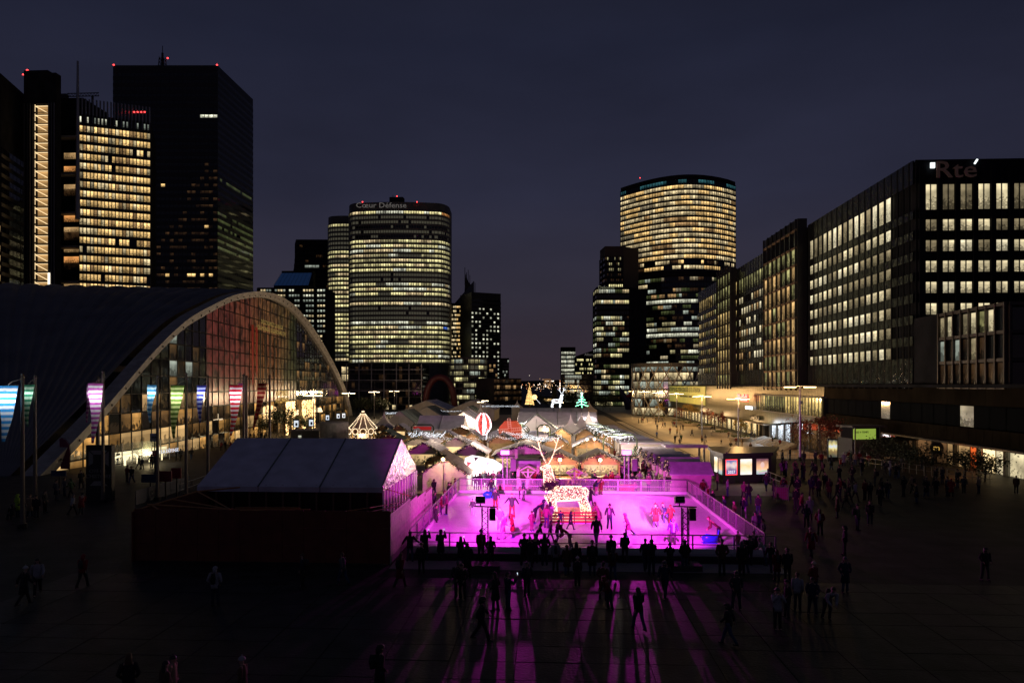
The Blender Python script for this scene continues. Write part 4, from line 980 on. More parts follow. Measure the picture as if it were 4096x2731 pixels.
# ------------------------------------------------------------------ windsock poles
polem = mat('pole_metal', (.16, .14, .12), .5, metal=.3)
def windsock(up, vb, vt, us0, us1, ue, vs0, vs1, c1, c2, cname, lab, e=30, lean=0):
    q = G(up, vb); d = depth(q); h = CAMH - (vt - 1540) / F * d - q.z
    t = thing('flag_pole', 'tall metal pole carrying the ' + cname + ' windsock', 'flag pole', q, 0, 'poles of the striped windsocks')
    MB().tube([(0, 0, 0), (0, 0, h)], [.16, .1], 8).build('post', polem, t)
    MB().octa((0, 0, h + .1), .16).build('finial', polem, t)
    MB().tube([(0, 0, 0), (0, 0, .3)], .3, 8).build('base_plate', darkmetal, t)
    dd = d - .5
    a = P((us0 + us1) / 2, vs0, dd); rad = (us1 - us0) / 2 / F * dd; b = P(ue, vs1, dd)
    t2 = thing('windsock', lab, 'windsock', a, TH, 'striped cloth windsocks')
    L_ = (b - a); L_ = Vector((L_.x, 0, L_.z)); ln = L_.length
    nst = int(ln / .2); rings = nst
    mats_ = [mat('cloth_' + n_, c_, .8, trans=.6) for n_, c_ in ((cname + '_a', c1), (cname + '_b', c2))]
    ph0 = R.uniform(0, 6)
    def ring(i):
        f = i / rings; r = rad * (1 - f) * .84 + .16 * rad; c = L_ * f + Vector((math.sin(f * 5 + ph0) * .12 * f, 0, 0))
        return [c + Vector(((r * (1 + .07 * math.sin(3 * q_ + ph0 + f * 4))) * math.cos(q_), r * .95 * math.sin(q_), 0)) for q_ in [2 * PI * k / 16 for k in range(16)]]
    for s_ in range(rings):
        m = MB(); r0, r1 = ring(s_), ring(s_ + 1)
        for k in range(16): m.face([r0[k], r0[(k + 1) % 16], r1[(k + 1) % 16], r1[k]])
        m.build('stripe', mats_[s_ % 2], t2, smooth=True)
    MB().tube([(rad * 1.02 * math.cos(2 * PI * k / 16), rad * .97 * math.sin(2 * PI * k / 16), 0) for k in range(17)], .035, 5).build('hoop', polem, t2)
    dx = (up - (us0 + us1) / 2) / F * d
    MB().tube([(dx, .45, .55 if abs(dx) > .2 else 1.2), (dx * .3, 0, .25), (0, 0, 0)], .025, 4).build('bracket', polem, t2)
    lc_ = (1, 1, 1)
    lamp('POINT', 'windsock_light', (a + b * 0).lerp(b, .22) , e * 1.7, lc_, rad * .25)
white = (.75, .78, .8)
windsock(90 - 0 if 0 else 90, 2110, 1502, 0 - 8, 66, 20, 1540, 1765, (.05, .3, .65), white, 'blue', 'large blue and white striped windsock at the left edge', 45)
windsock(140, 2020, 1510, 92, 135, 107, 1537, 1705, (.04, .2, .12), (.4, .55, .45), 'dull green', 'dull green striped windsock second from the left edge', 12)
windsock(412, 2010, 1492, 353, 409, 376, 1532, 1772, (.45, .08, .4), white, 'purple', 'purple and white striped windsock in front of the arch foot', 45)
windsock(393, 1960, 1512, 348, 372, 350, 1540, 1690, (.3, .06, .3), (.5, .4, .5), 'small purple', 'thin purple windsock half hidden behind the bigger purple one', 4)
windsock(630, 2000, 1510, 590, 626, 598, 1538, 1690, (.05, .25, .5), (.5, .7, .8), 'sky blue', 'narrow sky blue windsock left of the green one', 18)
windsock(745, 1985, 1500, 684, 736, 694, 1540, 1752, (.12, .22, .04), (.7, .75, .35), 'yellow green', 'yellow green striped windsock in the middle of the row', 34)
windsock(832, 1975, 1510, 790, 825, 794, 1540, 1690, (.03, .04, .35), (.55, .6, .85), 'navy', 'narrow navy and white windsock between the green and the red ones', 18)
windsock(975, 1965, 1505, 919, 970, 926, 1540, 1742, (.5, .015, .04), white, 'bright red', 'bright red and white striped windsock', 36)
windsock(986, 1940, 1510, 955, 976, 940, 1534, 1640, (.45, .06, .35), (.7, .5, .7), 'pink', 'small pink windsock just behind the bright red one', 10)
windsock(1079, 1950, 1508, 1032, 1068, 1018, 1533, 1720, (.22, .012, .012), (.4, .2, .12), 'dark red', 'unlit dark red windsock, last in the row', 4)
# signs on the left
t = thing('totem_sign', 'dark totem sign reading CITÉ DE L\'HISTOIRE among the windsock poles', 'sign', G(402, 2000))
MB().box((0, 0, 2.4), (2.3, .5, 4.8)).build('panel', mat('totem_black', (.03, .03, .025), .6), t)
pw = mat('totem_print', (.3, .29, .25), .7)
text('CITÉ DE', 'lettering', pw, t, (-.1, -.27, 2.55), .42); text("L'HISTOIRE", 'lettering', pw, t, (0, -.27, 2.1), .46)
for s_ in (-1, 1): MB().ext([(s_ * .9, 3.0), (s_ * .9, 4.3), (s_ * .5, 3.95), (s_ * .5, 3.25)][::s_], -.27, -.26).build('emblem', pw, t)
MB().ext([(-.8, 4.35), (.8, 4.35), (.45, 4.0), (-.45, 4.0)], -.27, -.26).build('emblem', pw, t)
MB().ext([(-.8, 1.3), (.8, 1.3), (.4, 1.7), (-.4, 1.7)], -.27, -.26).build('emblem', pw, t)
def signpost(u, vb, w, h, z, col, txt, label, tcol=pw, ts=.4):
    q = G(u, vb); t = thing('sign_post', label, 'sign', q)
    MB().tube([(0, .1, 0), (0, .1, z + h / 2)], .07, 6).build('post', darkmetal, t)
    MB().box((0, 0, z), (w, .1, h)).build('sign_plate', mat('plate_' + str(col), col, .6), t)
    if txt: text(txt, 'lettering', tcol, t, (0, -.07, z), ts)
    return t
signpost(617, 1900, .95, .9, 4.3, (.5, .5, .48), 'RER', 'white square RER sign on a post left of the yellow green windsock', blackp, .32)
signpost(422, 1910, .8, .8, 2.9, (.5, .5, .48), 'RER', 'small white RER sign beside the totem', blackp, .26)
signpost(620, 1905, .6, .6, 2.6, (.25, .01, .02), 'E', 'small red sign with the letter E under the RER sign', pw, .4)
signpost(600, 2000, 1.5, .7, 1.9, (.015, .03, .08), None, 'dark blue direction sign left of the tent')
signpost(660, 1995, 1.2, .9, 2.0, (.2, .01, .02), None, 'dark red direction sign left of the tent')
signpost(705, 1985, .9, .9, 2.1, (.25, .01, .02), None, 'smaller red direction sign nearest the tent')
signpost(235, 1975, 1.4, .5, 1.9, (.015, .03, .1), None, 'small blue direction sign at the foot of the arch')
t = thing('feather_flag', 'purple feather flag standing before the foot of the arch', 'flag', G(262, 1885))
f = MB(); pts = [(-.6, .3), (.45, .3), (.6, 2.2), (.45, 3.2), (0, 3.8), (-.5, 4.0), (-.75, 3.9)]; f.ext(pts, -.02, .02); f.build('cloth', mat('purple_cloth', (.2, .03, .08), .8), t)
MB().tube([(.5, 0, 0), (.66, 0, 2.3), (.5, 0, 3.3), (0, 0, 3.9), (-.7, 0, 4.1)], .03, 5).build('post', darkmetal, t)
q0, q1 = G(540, 2020), G(730, 1960)
t = thing('blue_hoarding', 'low dark blue hoarding running beside the windsock poles', 'hoarding', q0, math.atan2(q1.y - q0.y, q1.x - q0.x))
for i in range(5): MB().box((1.1 + i * 2.0, 0, .6), (1.95, .06, 1.2)).build('panel', mat('hoarding_blue', (.012, .02, .055), .6), t)
text('CITÉ', 'lettering', pw, t, (3, -.08, .7), .5)
# railing along the slope up to the tent
q0, q1 = G(720, 1985), G(1160, 1815)
t = thing('railing', 'long thin metal railing climbing left of the big tent', 'railing', q0)
n = 14
for i in range(n + 1):
    p = q0.lerp(q1, i / n) - q0; MB().tube([p, p + Vector((0, 0, 1.1))], .03, 4).build('post', greymetal, t)
for z in (.55, 1.1): MB().tube([Vector((0, 0, z)), (q1 - q0) + Vector((0, 0, z))], .03, 4).build('rail', greymetal, t)
# concrete drum and box roof near the carousel
q = P(1337, 1540, 120); t = thing('concrete_drum', 'round grey concrete ventilation drum behind the big tent', 'ventilation drum', (q.x, q.y, -1.6))
MB().lathe([(2.35, 0), (2.35, CAMH - (1690 - 1540) / F * 120 + 1.6), (2.2, CAMH - (1690 - 1540) / F * 120 + 1.75), (0, CAMH - (1690 - 1540) / F * 120 + 1.7)], 28).build('drum', mat('drum_concrete', (.27, .26, .24), .8, noise=.3, nscale=1.2, bump=.3, bscale=3), t)
q = P(1220, 1540, 125); t = thing('service_cabin', 'low grey cabin with one bright window left of the concrete drum', 'cabin', (q.x, q.y, -1.6))
MB().box((0, 1.5, 1.85), (5, 3, 3.7)).build('wall', wallgrey, t); link('window', pane_mesh('h'), t, (-.9, -.05, 2.7), 0, (.55, 1, .45)); MB().box((0, 1.5, 3.8), (5.3, 3.3, .15)).build('roof', concrete, t)
for i, (u, v) in enumerate(((1185, 1692), (1245, 1688), (1310, 1668), (1353, 1662), (1375, 1660))):
    d = [120, 125, 165, 175, 178][i]; q = P(u, 1540, d); q.z = gz(q.x, q.y); z = CAMH - (v - 1540) / F * d - q.z
    t = thing('info_screen', 'small lit advertising screen, ' + ['leftmost, before the gold gate', 'second, above the service cabin', 'behind the concrete drum on its left', 'behind the concrete drum on its right', 'narrow one beside the carousel'][i], 'screen', q, 0, 'lit advertising screens')
    MB().tube([(0, 0, 0), (0, 0, z)], .06, 5).build('post', blackp, t); MB().box((0, .05, z), (1.0, .1, 1.45)).build('case', blackp, t)
    MB().box((0, -.02, z - .1), (.72, .06, 1.05)).build('screen', mat('screen_white', emit=(.8, .9, 1), es=.9), t)
    MB().box((.05, -.06, z - .2), (.35, .05, .5)).build('printed_mark', blackp, t)
# ------------------------------------------------------------------ trees
def tree(u, v, H, W_, label, leaf, trunk=.12, n=900, shape='round', ls=.16, nm='tree', place=None, z0f=.3):
    q = place or G(u, v); t = thing(nm, label, 'tree', q)
    tk = MB(); tk.tube([(0, 0, 0), (.05, 0, H * .3), (.0, .05, H * .62)], [trunk, trunk * .7, trunk * .35], 7)
    br_ = []
    for i in range(9):
        a = R.uniform(0, 2 * PI); z = H * R.uniform(.25, .6); r = W_ * R.uniform(.25, .45)
        e = Vector((math.cos(a) * r, math.sin(a) * r, z + H * R.uniform(.15, .35))); br_.append(e)
        tk.tube([(0, 0, z), e * .5 + Vector((0, 0, z * .5)), e], [trunk * .4, trunk * .25, .01], 5)
    tk.build('trunk', mat('bark', (.06, .045, .03), .9), t)
    lf = MB()
    cl_ = [(b_ + Vector((R.gauss(0, W_ * .08), R.gauss(0, W_ * .08), R.gauss(0, H * .06))), W_ * R.uniform(.10, .22)) for b_ in br_ for _ in range(2)] + [(Vector((R.uniform(-.1, .1) * W_, R.uniform(-.1, .1) * W_, H * R.uniform(.7, .95))), W_ * .15) for _ in range(3)]
    for _ in range(n):
        c, r = R.choice(cl_); p = c + Vector((R.gauss(0, 1), R.gauss(0, 1), R.gauss(0, 1))) * r * .55
        if p.z < H * z0f * .6: continue
        a = Vector((R.uniform(-1, 1), R.uniform(-1, 1), R.uniform(-1, 1))).normalized() * ls; b_ = Vector((R.uniform(-1, 1), R.uniform(-1, 1), R.uniform(-1, 1))).normalized() * ls * .6
        lf.face([p - a, p + b_, p + a, p - b_])
    lf.build('crown', leaf, t); return t
lgreen = mat('leaf_green', (.05, .07, .02), .6, noise=.4, nscale=1, trans=.3); lyel = mat('leaf_yellow', (.26, .17, .03), .6, noise=.4, nscale=1, trans=.3); lred = mat('leaf_red', (.14, .03, .015), .6, noise=.4, nscale=1, trans=.3); ldark = mat('leaf_dark', (.03, .04, .015), .7, noise=.4, nscale=1)
tree(1105, 1745, 7, 8, 'dark bushy tree in front of the gold lit doorway', ldark, n=2200, ls=.22)
tree(1190, 1740, 5, 5, 'smaller dark tree right of the bushy one before the gold gate', ldark, n=1200, ls=.2)
tree(1040, 1752, 5, 5, 'dark round tree behind the dark red windsock', ldark, n=1200, ls=.2)
def planter(q, r, h, label):
    t = thing('planter', label, 'planter', q)
    MB().lathe([(r, 0), (r * 1.05, h), (r * .9, h), (r * .88, h - .15), (0, h - .12)], 20).build('bowl', mat('planter_stone', (.3, .26, .2), .8, noise=.2), t)
    b = MB()
    for _ in range(160):
        a = R.uniform(0, 2 * PI); rr_ = r * .85 * R.random() ** .5; p = Vector((math.cos(a) * rr_, math.sin(a) * rr_, h + R.uniform(0, .3)))
        b.face([p, p + Vector((R.uniform(-.2, .2), R.uniform(-.2, .2), .15)), p + Vector((R.uniform(-.15, .15), 0, .35))])
    b.build('foliage', lgreen, t)
for (u, v, H, W_, lm, lab) in ((2640, 1672, 5, 4, lyel, 'young yellow tree at the left foot of the billboard'), (2716, 1690, 4.5, 3.5, lred, 'small rusty tree in the far planter'), (2762, 1700, 6.2, 5, lyel, 'bright yellow green tree in front of the lit shop'), (2828, 1712, 5, 3.5, lred, 'sparse brown tree left of the slim reddish one'), (2884, 1738, 5.4, 3, lred, 'slim reddish tree in the round planter'), (2962, 1760, 4.5, 2.4, lyel, 'thin yellow sapling beside the shop steps')):
    q = G(u, v + 4); planter(q, 2.4 if u > 2700 else 1.8, .8, 'round stone planter holding the ' + lab.split(' tree')[0].split(' sapling')[0] + ' tree'); q2 = q.copy(); q2.z += .6
    tree(0, 0, H, W_, lab, lm, n=700, ls=.17, place=q2)
tree(3270, 1812, 5.4, 6.5, 'dark red leaved tree in front of the red shop banner', lred, n=2000, ls=.16, place=P(3270, 1540, 104) * 1 - Vector((0, 0, CAMH)) )
tree(3200, 1812, 3.4, 4, 'bare brown bush left of the dark red tree', lyel, n=250, ls=.12, place=P(3215, 1540, 103) - Vector((0, 0, CAMH)))
for (u, d, H) in ((3560, 88, 3.4), (3620, 84, 3.0), (3700, 80, 3.2), (3490, 92, 3.2), (3860, 78, 2.6), (3940, 75, 2.6)):
    tree(0, 0, H, 4, 'dark shrub at ' + {3560: 'the left end of the dark hedge by the snack kiosk', 3620: 'the middle of the dark hedge', 3700: 'the right end of the dark hedge', 3490: 'the far corner behind the snack kiosk', 3860: 'the burger terrace, left side', 3940: 'the burger terrace, right side'}[u], ldark, n=900, ls=.15, nm='shrub', place=P(u, 1540, d) - Vector((0, 0, CAMH)), z0f=.05)
for i in range(7):
    q = P(1400 + i * 24, 1540, 300); q.z = -2.3
    tree(0, 0, 6 + (i % 3), 6, 'dark tree in the row before the framed glass building, %s' % ['far left', 'second', 'third', 'fourth', 'fifth', 'sixth', 'far right'][i], ldark, n=500, ls=.35, place=q)
for i, (u, H) in enumerate(((2440, 8), (2412, 7), (2380, 9), (2262, 9), (2290, 8), (2120 + 40, 7), (1930, 9))):
    q = P(u, 1540, 350); q.z = -2.3
    tree(0, 0, H, 9, 'dark far tree ' + ['left of the curved horn sculpture', 'under the green glass tower', 'just right of the green light tree', 'right of the tall dark cone tree', 'behind the green light tree', 'right of the lit cone tree', 'beside the dark cafe pavilion'][i], ldark, n=600, ls=.4, place=q)
# ------------------------------------------------------------------ market
tentw = mat('tent_canvas', (.66, .6, .55), .75, noise=.12, nscale=.6, bump=.12, bscale=2, trans=.12)
tentg = mat('tent_roof', (.62, .58, .66), .7, noise=.16, nscale=.8, bump=.45, bscale=.9)
tentgr = mat('tent_roof_green', (.12, .15, .14), .7, noise=.12, nscale=.6)
def gable_tent(u0, u1, vap, veave, d, length, label, roof=tentg, uap=None, z_e=None):
    """gable end faces the camera"""
    a, b = P(u0, veave, d), P(u1, veave, d); w = b.x - a.x; ze = a.z; za = CAMH - (vap - 1540) / F * d
    g0 = gz(a.x, a.y); xa = (P(uap, 0, d).x - a.x) if uap else w / 2
    t = thing('marquee', label, 'tent', (a.x, a.y, g0)); ze -= g0; za -= g0
    MB().ext([(0, 0), (w, 0), (w, ze), (xa, za), (0, ze)], 0, .08).build('gable_end', tentw, t)
    n = max(1, round(length / 7)); 
    for i in range(n):
        y0, y1 = length * i / n + .03, length * (i + 1) / n - .03
        for s_, (x0, z0) in ((-1, (-.3, ze - .12)), (1, (w + .3, ze - .12))):
            m = MB(); m.face([(x0, y0, z0), (x0, y1, z0), (xa, y1, za), (xa, y0, za)][::s_]); 
            m.face([(x0, y0, z0 - .25), (x0, y1, z0 - .25), (x0, y1, z0), (x0, y0, z0)][::s_]); m.build('roof_panel', roof, t)
            if i: MB().tube([(x0, y0, z0 + .05), (xa, y0, za + .05)], .05, 4).build('seam', tentgr, t)
    MB().box((w / 2, length, ze / 2), (w, .1, ze)).build('back_wall', tentw, t)
    for x in (0, w): MB().box((x, length / 2, ze / 2), (.06, length, ze)).build('side_wall', tentw, t)
    MB().tube([(-.1, -.06, ze), (xa, -.06, za)], .07, 4).tube([(xa, -.06, za), (w + .1, -.06, ze)], .07, 4).tube([(xa, -.07, 0), (xa, -.07, za)], .04, 4).build('gable_frame', alu, t)
    for i in range(1, 5): MB().tube([(w * i / 5, -.04, 0), (w * i / 5, -.04, ze)], .03, 4).build('seam', tentgr, t)
    return t
def long_tent(u0, u1, vridge, veave, d, halfw, label, n=4, endright=True):
    """ridge runs across the view; the near roof slope faces the camera"""
    a, b = P(u0, veave, d), P(u1, veave, d); w = b.x - a.x; g0 = gz(a.x, a.y); ze = a.z - g0; zr_ = CAMH - (vridge - 1540) / F * (d + halfw) - g0
    t = thing('marquee', label, 'tent', (a.x, a.y, g0))
    for i in range(n):
        x0, x1 = w * i / n + .03, w * (i + 1) / n - .03
        MB().face([(x0, 0, ze), (x1, 0, ze), (x1, halfw, zr_), (x0, halfw, zr_)]); m = MB()
        m.face([(x0, 0, ze), (x1, 0, ze), (x1, halfw, zr_), (x0, halfw, zr_)]); m.face([(x0, 0, ze - .3), (x1, 0, ze - .3), (x1, 0, ze), (x0, 0, ze)])
        m.face([(x1, 2 * halfw, ze), (x0, 2 * halfw, ze), (x0, halfw, zr_), (x1, halfw, zr_)]); m.build('roof_panel', tentg, t)
        if i: MB().tube([(x0, 0, ze + .06), (x0, halfw, zr_ + .06)], .06, 4).build('seam', tentgr, t)
    for x in (0, w):
        m = MB(); m.face([(x, 0, 0), (x, 2 * halfw, 0), (x, 2 * halfw, ze), (x, halfw, zr_ - .02), (x, 0, ze)]); m.build('gable_end', tentw, t)
    MB().face([(0, .2, 0), (w, .2, 0), (w, .2, ze), (0, .2, ze)]); m = MB(); m.face([(0, .2, 0), (w, .2, 0), (w, .2, ze - .05), (0, .2, ze - .05)]); m.build('side_wall', tentw, t)
    return t
def pagoda(u, vap, veave, d, hw, label, roof=tentw):
    a = P(u, veave, d); g0 = gz(a.x, a.y); ze = a.z - g0; za = CAMH - (vap - 1540) / F * d - g0; w = hw / F * d
    t = thing('pagoda_tent', label, 'tent', (a.x, a.y + w, g0), 0, 'peaked pagoda tents')
    m = MB(); n = 7; prev = None
    for i in range(n + 1):
        f = i / n; r = w * ((1 - f) ** 1.9) + .03; z = ze + (za - ze) * f ** 1.0
        z = ze + (za - ze) * (f ** 1.05); q = [(-r, -r, z), (r, -r, z), (r, r, z), (-r, r, z)]
        if prev:
            for k in range(4): m.face([prev[k], prev[(k + 1) % 4], q[(k + 1) % 4], q[k]])
        prev = q
    m.build('roof', roof, t, smooth=False)
    for sx in (-1, 1):
        for sy in (-1, 1): MB().tube([(sx * w * .97, sy * w * .97, 0), (sx * w * .97, sy * w * .97, ze)], .06, 5).build('leg', alu, t)
    for k, (x0, y0, x1, y1) in enumerate(((-w, -w, w, -w), (w, -w, w, w), (-w, w, -w, -w))):
        m = MB(); m.face([(x0, y0, ze - .45), (x1, y1, ze - .45), (x1, y1, ze), (x0, y0, ze)]); m.build('valance', tentw, t)
    m = MB(); m.face([(-w, w * .9, 0), (w, w * .9, 0), (w, w * .9, ze), (-w, w * .9, ze)]); m.build('back_wall', tentw, t)
    return t
gable_tent(1621, 1790, 1601, 1636, 255, 24, 'farthest left white marquee with a wide low gable'); gable_tent(1793, 1978, 1601, 1638, 250, 24, 'farthest white marquee in the centre')
gable_tent(1646, 1768, 1625, 1664, 205, 16, 'white marquee with a green tinted roof behind the grey long one', tentgr, uap=1706); gable_tent(1823, 1938, 1625, 1664, 205, 14, 'white marquee beside the light balloon, far row', tentgr, uap=1872)
gable_tent(1540, 1660, 1643, 1692, 165, 18, 'beige marquee right of the carousel', tentgr, uap=1598); gable_tent(1790, 1915, 1647, 1690, 172, 18, 'beige marquee behind the light balloon')
long_tent(1661, 1850, 1661, 1716, 140, 5, 'long grey roofed marquee behind the chalet with a red banner', 2)
long_tent(2076, 2355, 1631, 1655, 215, 8, 'farther long purple grey marquee roof under the green light tree', 4); long_tent(2068, 2392, 1647, 1700, 160, 8, 'nearer long purple grey marquee roof behind the three peaked tents', 4)
gable_tent(2071, 2231, 1659, 1722, 140, 10, 'white gabled marquee between the windmill and the peaked tents', tentgr, uap=2145)
for (u, va, ve, d, hw, l) in ((2284, 1659, 1720, 135, 40, 'first of the three large peaked tents from the left'), (2328, 1651, 1712, 141, 38, 'middle one of the three large peaked tents'), (2357, 1646, 1705, 148, 38, 'right one of the three large peaked tents'), (2358, 1603, 1640, 235, 30, 'white peaked tent just right of the green light tree'), (2068, 1600, 1630, 235, 22, 'small white peaked tent at the far end of the light lane'), (1529, 1645, 1705, 150, 34, 'peaked tent right beside the carousel'), (1920, 1622, 1650, 200, 14, 'small green tinted peaked tent behind the balloon'), (1840, 1645, 1668, 190, 12, 'tiny peaked tent behind the long grey marquee'), (2107, 1646, 1680, 170, 14, 'tiny peaked tent in front of the long purple roof'), (1597, 1685, 1712, 150, 12, 'tiny peaked tent below the beige marquee, left one'), (1617, 1688, 1712, 149, 11, 'tiny peaked tent below the beige marquee, right one')):
    pagoda(u, va, ve, d, hw, l)
# chalets
wood = mat('chalet_wood', (.30, .17, .07), .7, noise=.25, nscale=2); woodl = mat('pale_wood', (.62, .55, .48), .65, noise=.1, nscale=3, bump=.1, bscale=8); roofg = mat('chalet_roof', (.34, .32, .38), .65, noise=.2, nscale=1.5, bump=.2, bscale=3); roofgr = mat('chalet_roof_green', (.08, .11, .09), .6, noise=.2, nscale=2); shing = mat('shingle_wood', (.25, .17, .11), .7, noise=.3, nscale=2)
garm = mat('garland_green', (.03, .05, .02), .8, noise=.4, nscale=3); stall_in = winmat('stall_interior', (1, .66, .3), 1.0, .5, 1.6, .3)
WIN['stall'] = stall_in; WIN['stallo'] = winmat('stall_orange', (1, .5, .18), .6, .5, 1.6, .3); WIN['stalld'] = winmat('stall_dim', (1, .55, .2), .22, .6, 1.6, .3)
def garland(pts, label, r=.14, dens=40, lights=True, hb=bulbw):
    pts = [Vector(p) for p in pts]; t = thing('garland', label, 'garland', pts[0], 0, 'evergreen garlands on the market roofs')
    pts = [p - pts[0] for p in pts]; m = MB(); bl = MB()
    for a, b in zip(pts, pts[1:]):
        L_ = (b - a).length
        for _ in range(max(3, int(L_ * dens))):
            p = a.lerp(b, R.random()) + Vector((R.gauss(0, r * .6), R.gauss(0, r * .6), R.gauss(0, r * .6)))
            u_ = Vector((R.uniform(-1, 1), R.uniform(-1, 1), R.uniform(-1, 1))) * r * 1.3; v_ = Vector((R.uniform(-1, 1), R.uniform(-1, 1), R.uniform(-1, 1))) * r * .6
            m.face([p - u_, p + v_, p + u_])
        if lights:
            for _ in range(int(L_ * 2.2)): p = a.lerp(b, R.random()) + Vector((R.gauss(0, r * .6), -r, R.gauss(0, r * .5))); bl.octa(p, .028)
    m.build('foliage', garm, t, kind='stuff')
    if bl.v: bl.build('bulbs', hb, t, kind='stuff')
    return t
def chalet(x, y, w, l, ze, zr_, label, wall=woodl, roof=roofg, open_='stall', rz=0, gar=True, boards=0, g0=None, front=True):
    g0 = gz(x, y) if g0 is None else g0
    t = thing('chalet', label, 'chalet', (x, y, g0), rz)
    h = w / 2
    MB().ext([(-h, ze), (h, ze), (0, zr_)], 0, .1).build('gable_board', wall, t)
    if open_:
        MB().box((-h + .12, .1, ze / 2), (.24, .2, ze)).build('corner_post', wall, t); MB().box((h - .12, .1, ze / 2), (.24, .2, ze)).build('corner_post', wall, t)
        MB().box((0, .1, .5), (w - .5, .2, 1.0)).build('counter', wood if wall is wood else wall, t)
        link('lit_interior', pane_mesh(open_), t, (0, 1.2, (1 + ze) / 2), 0, (w - .3, 1, ze - 1))
        MB().box((0, .02, ze - .15), (w, .16, .3)).build('fascia', wall, t)
    else:
        nb = boards or 6
        for i in range(nb): MB().box((0, .05 - .01 * (i % 2), ze * (i + .5) / nb), (w, .1, ze / nb * .97)).build('wall_board', wall, t)
    for s_ in (-1, 1): MB().box((s_ * (h - .05), l / 2, ze / 2), (.1, l - .2, ze)).build('side_wall', wall, t)
    MB().box((0, l - .05, ze / 2), (w, .1, ze)).build('back_wall', wall, t)
    ov = .35; sl = (zr_ - ze) / h
    for s_ in (-1, 1):
        n = max(3, int(l / .9))
        m = MB(); th = .09
        a = Vector((s_ * (h + ov), 0, ze - ov * sl)); b = Vector((0, 0, zr_ + .03))
        m.face([(a.x, -.4, a.z), (a.x, l + .2, a.z), (b.x, l + .2, b.z), (b.x, -.4, b.z)][::s_]); m.face([(a.x, -.4, a.z + th), (a.x, l + .2, a.z + th), (b.x, l + .2, b.z + th), (b.x, -.4, b.z + th)][::-s_])
        m.face([(a.x, -.4, a.z), (b.x, -.4, b.z), (b.x, -.4, b.z + th), (a.x, -.4, a.z + th)]); m.face([(a.x, -.4, a.z), (a.x, l + .2, a.z), (a.x, l + .2, a.z + th), (a.x, -.4, a.z + th)])
        m.build('roof_slope', roof, t)
        for i in range(1, 4):
            f = i / 4; MB().tube([(a.x + (b.x - a.x) * f, -.4, a.z + (b.z - a.z) * f + th + .02), (a.x + (b.x - a.x) * f, l + .2, a.z + (b.z - a.z) * f + th + .02)], .025, 4).build('roof_batten', roof, t)
    if gar:
        M = Matrix.Rotation(rz, 3, 'Z'); o = Vector((x, y, g0))
        pts = [o + M @ Vector(p) for p in ((-h - ov, -.5, ze - ov * sl - .05), (-h * .5, -.5, (ze + zr_) / 2 + .1), (0, -.5, zr_ + .05), (h * .5, -.5, (ze + zr_) / 2 + .1), (h + ov, -.5, ze - ov * sl - .05))]
        garland(pts, 'lit garland on the ' + label)
    return t
def chalet_px(u0, u1, vap, veave, d, l, label, **k):
    a, b = P(u0, veave, d), P(u1, veave, d); g0 = gz((a.x + b.x) / 2, a.y)
    ov = .35
    return chalet((a.x + b.x) / 2, (a.y + b.y) / 2, (b.x - a.x), l, a.z - g0, CAMH - (vap - 1540) / F * d - g0, label, **k)
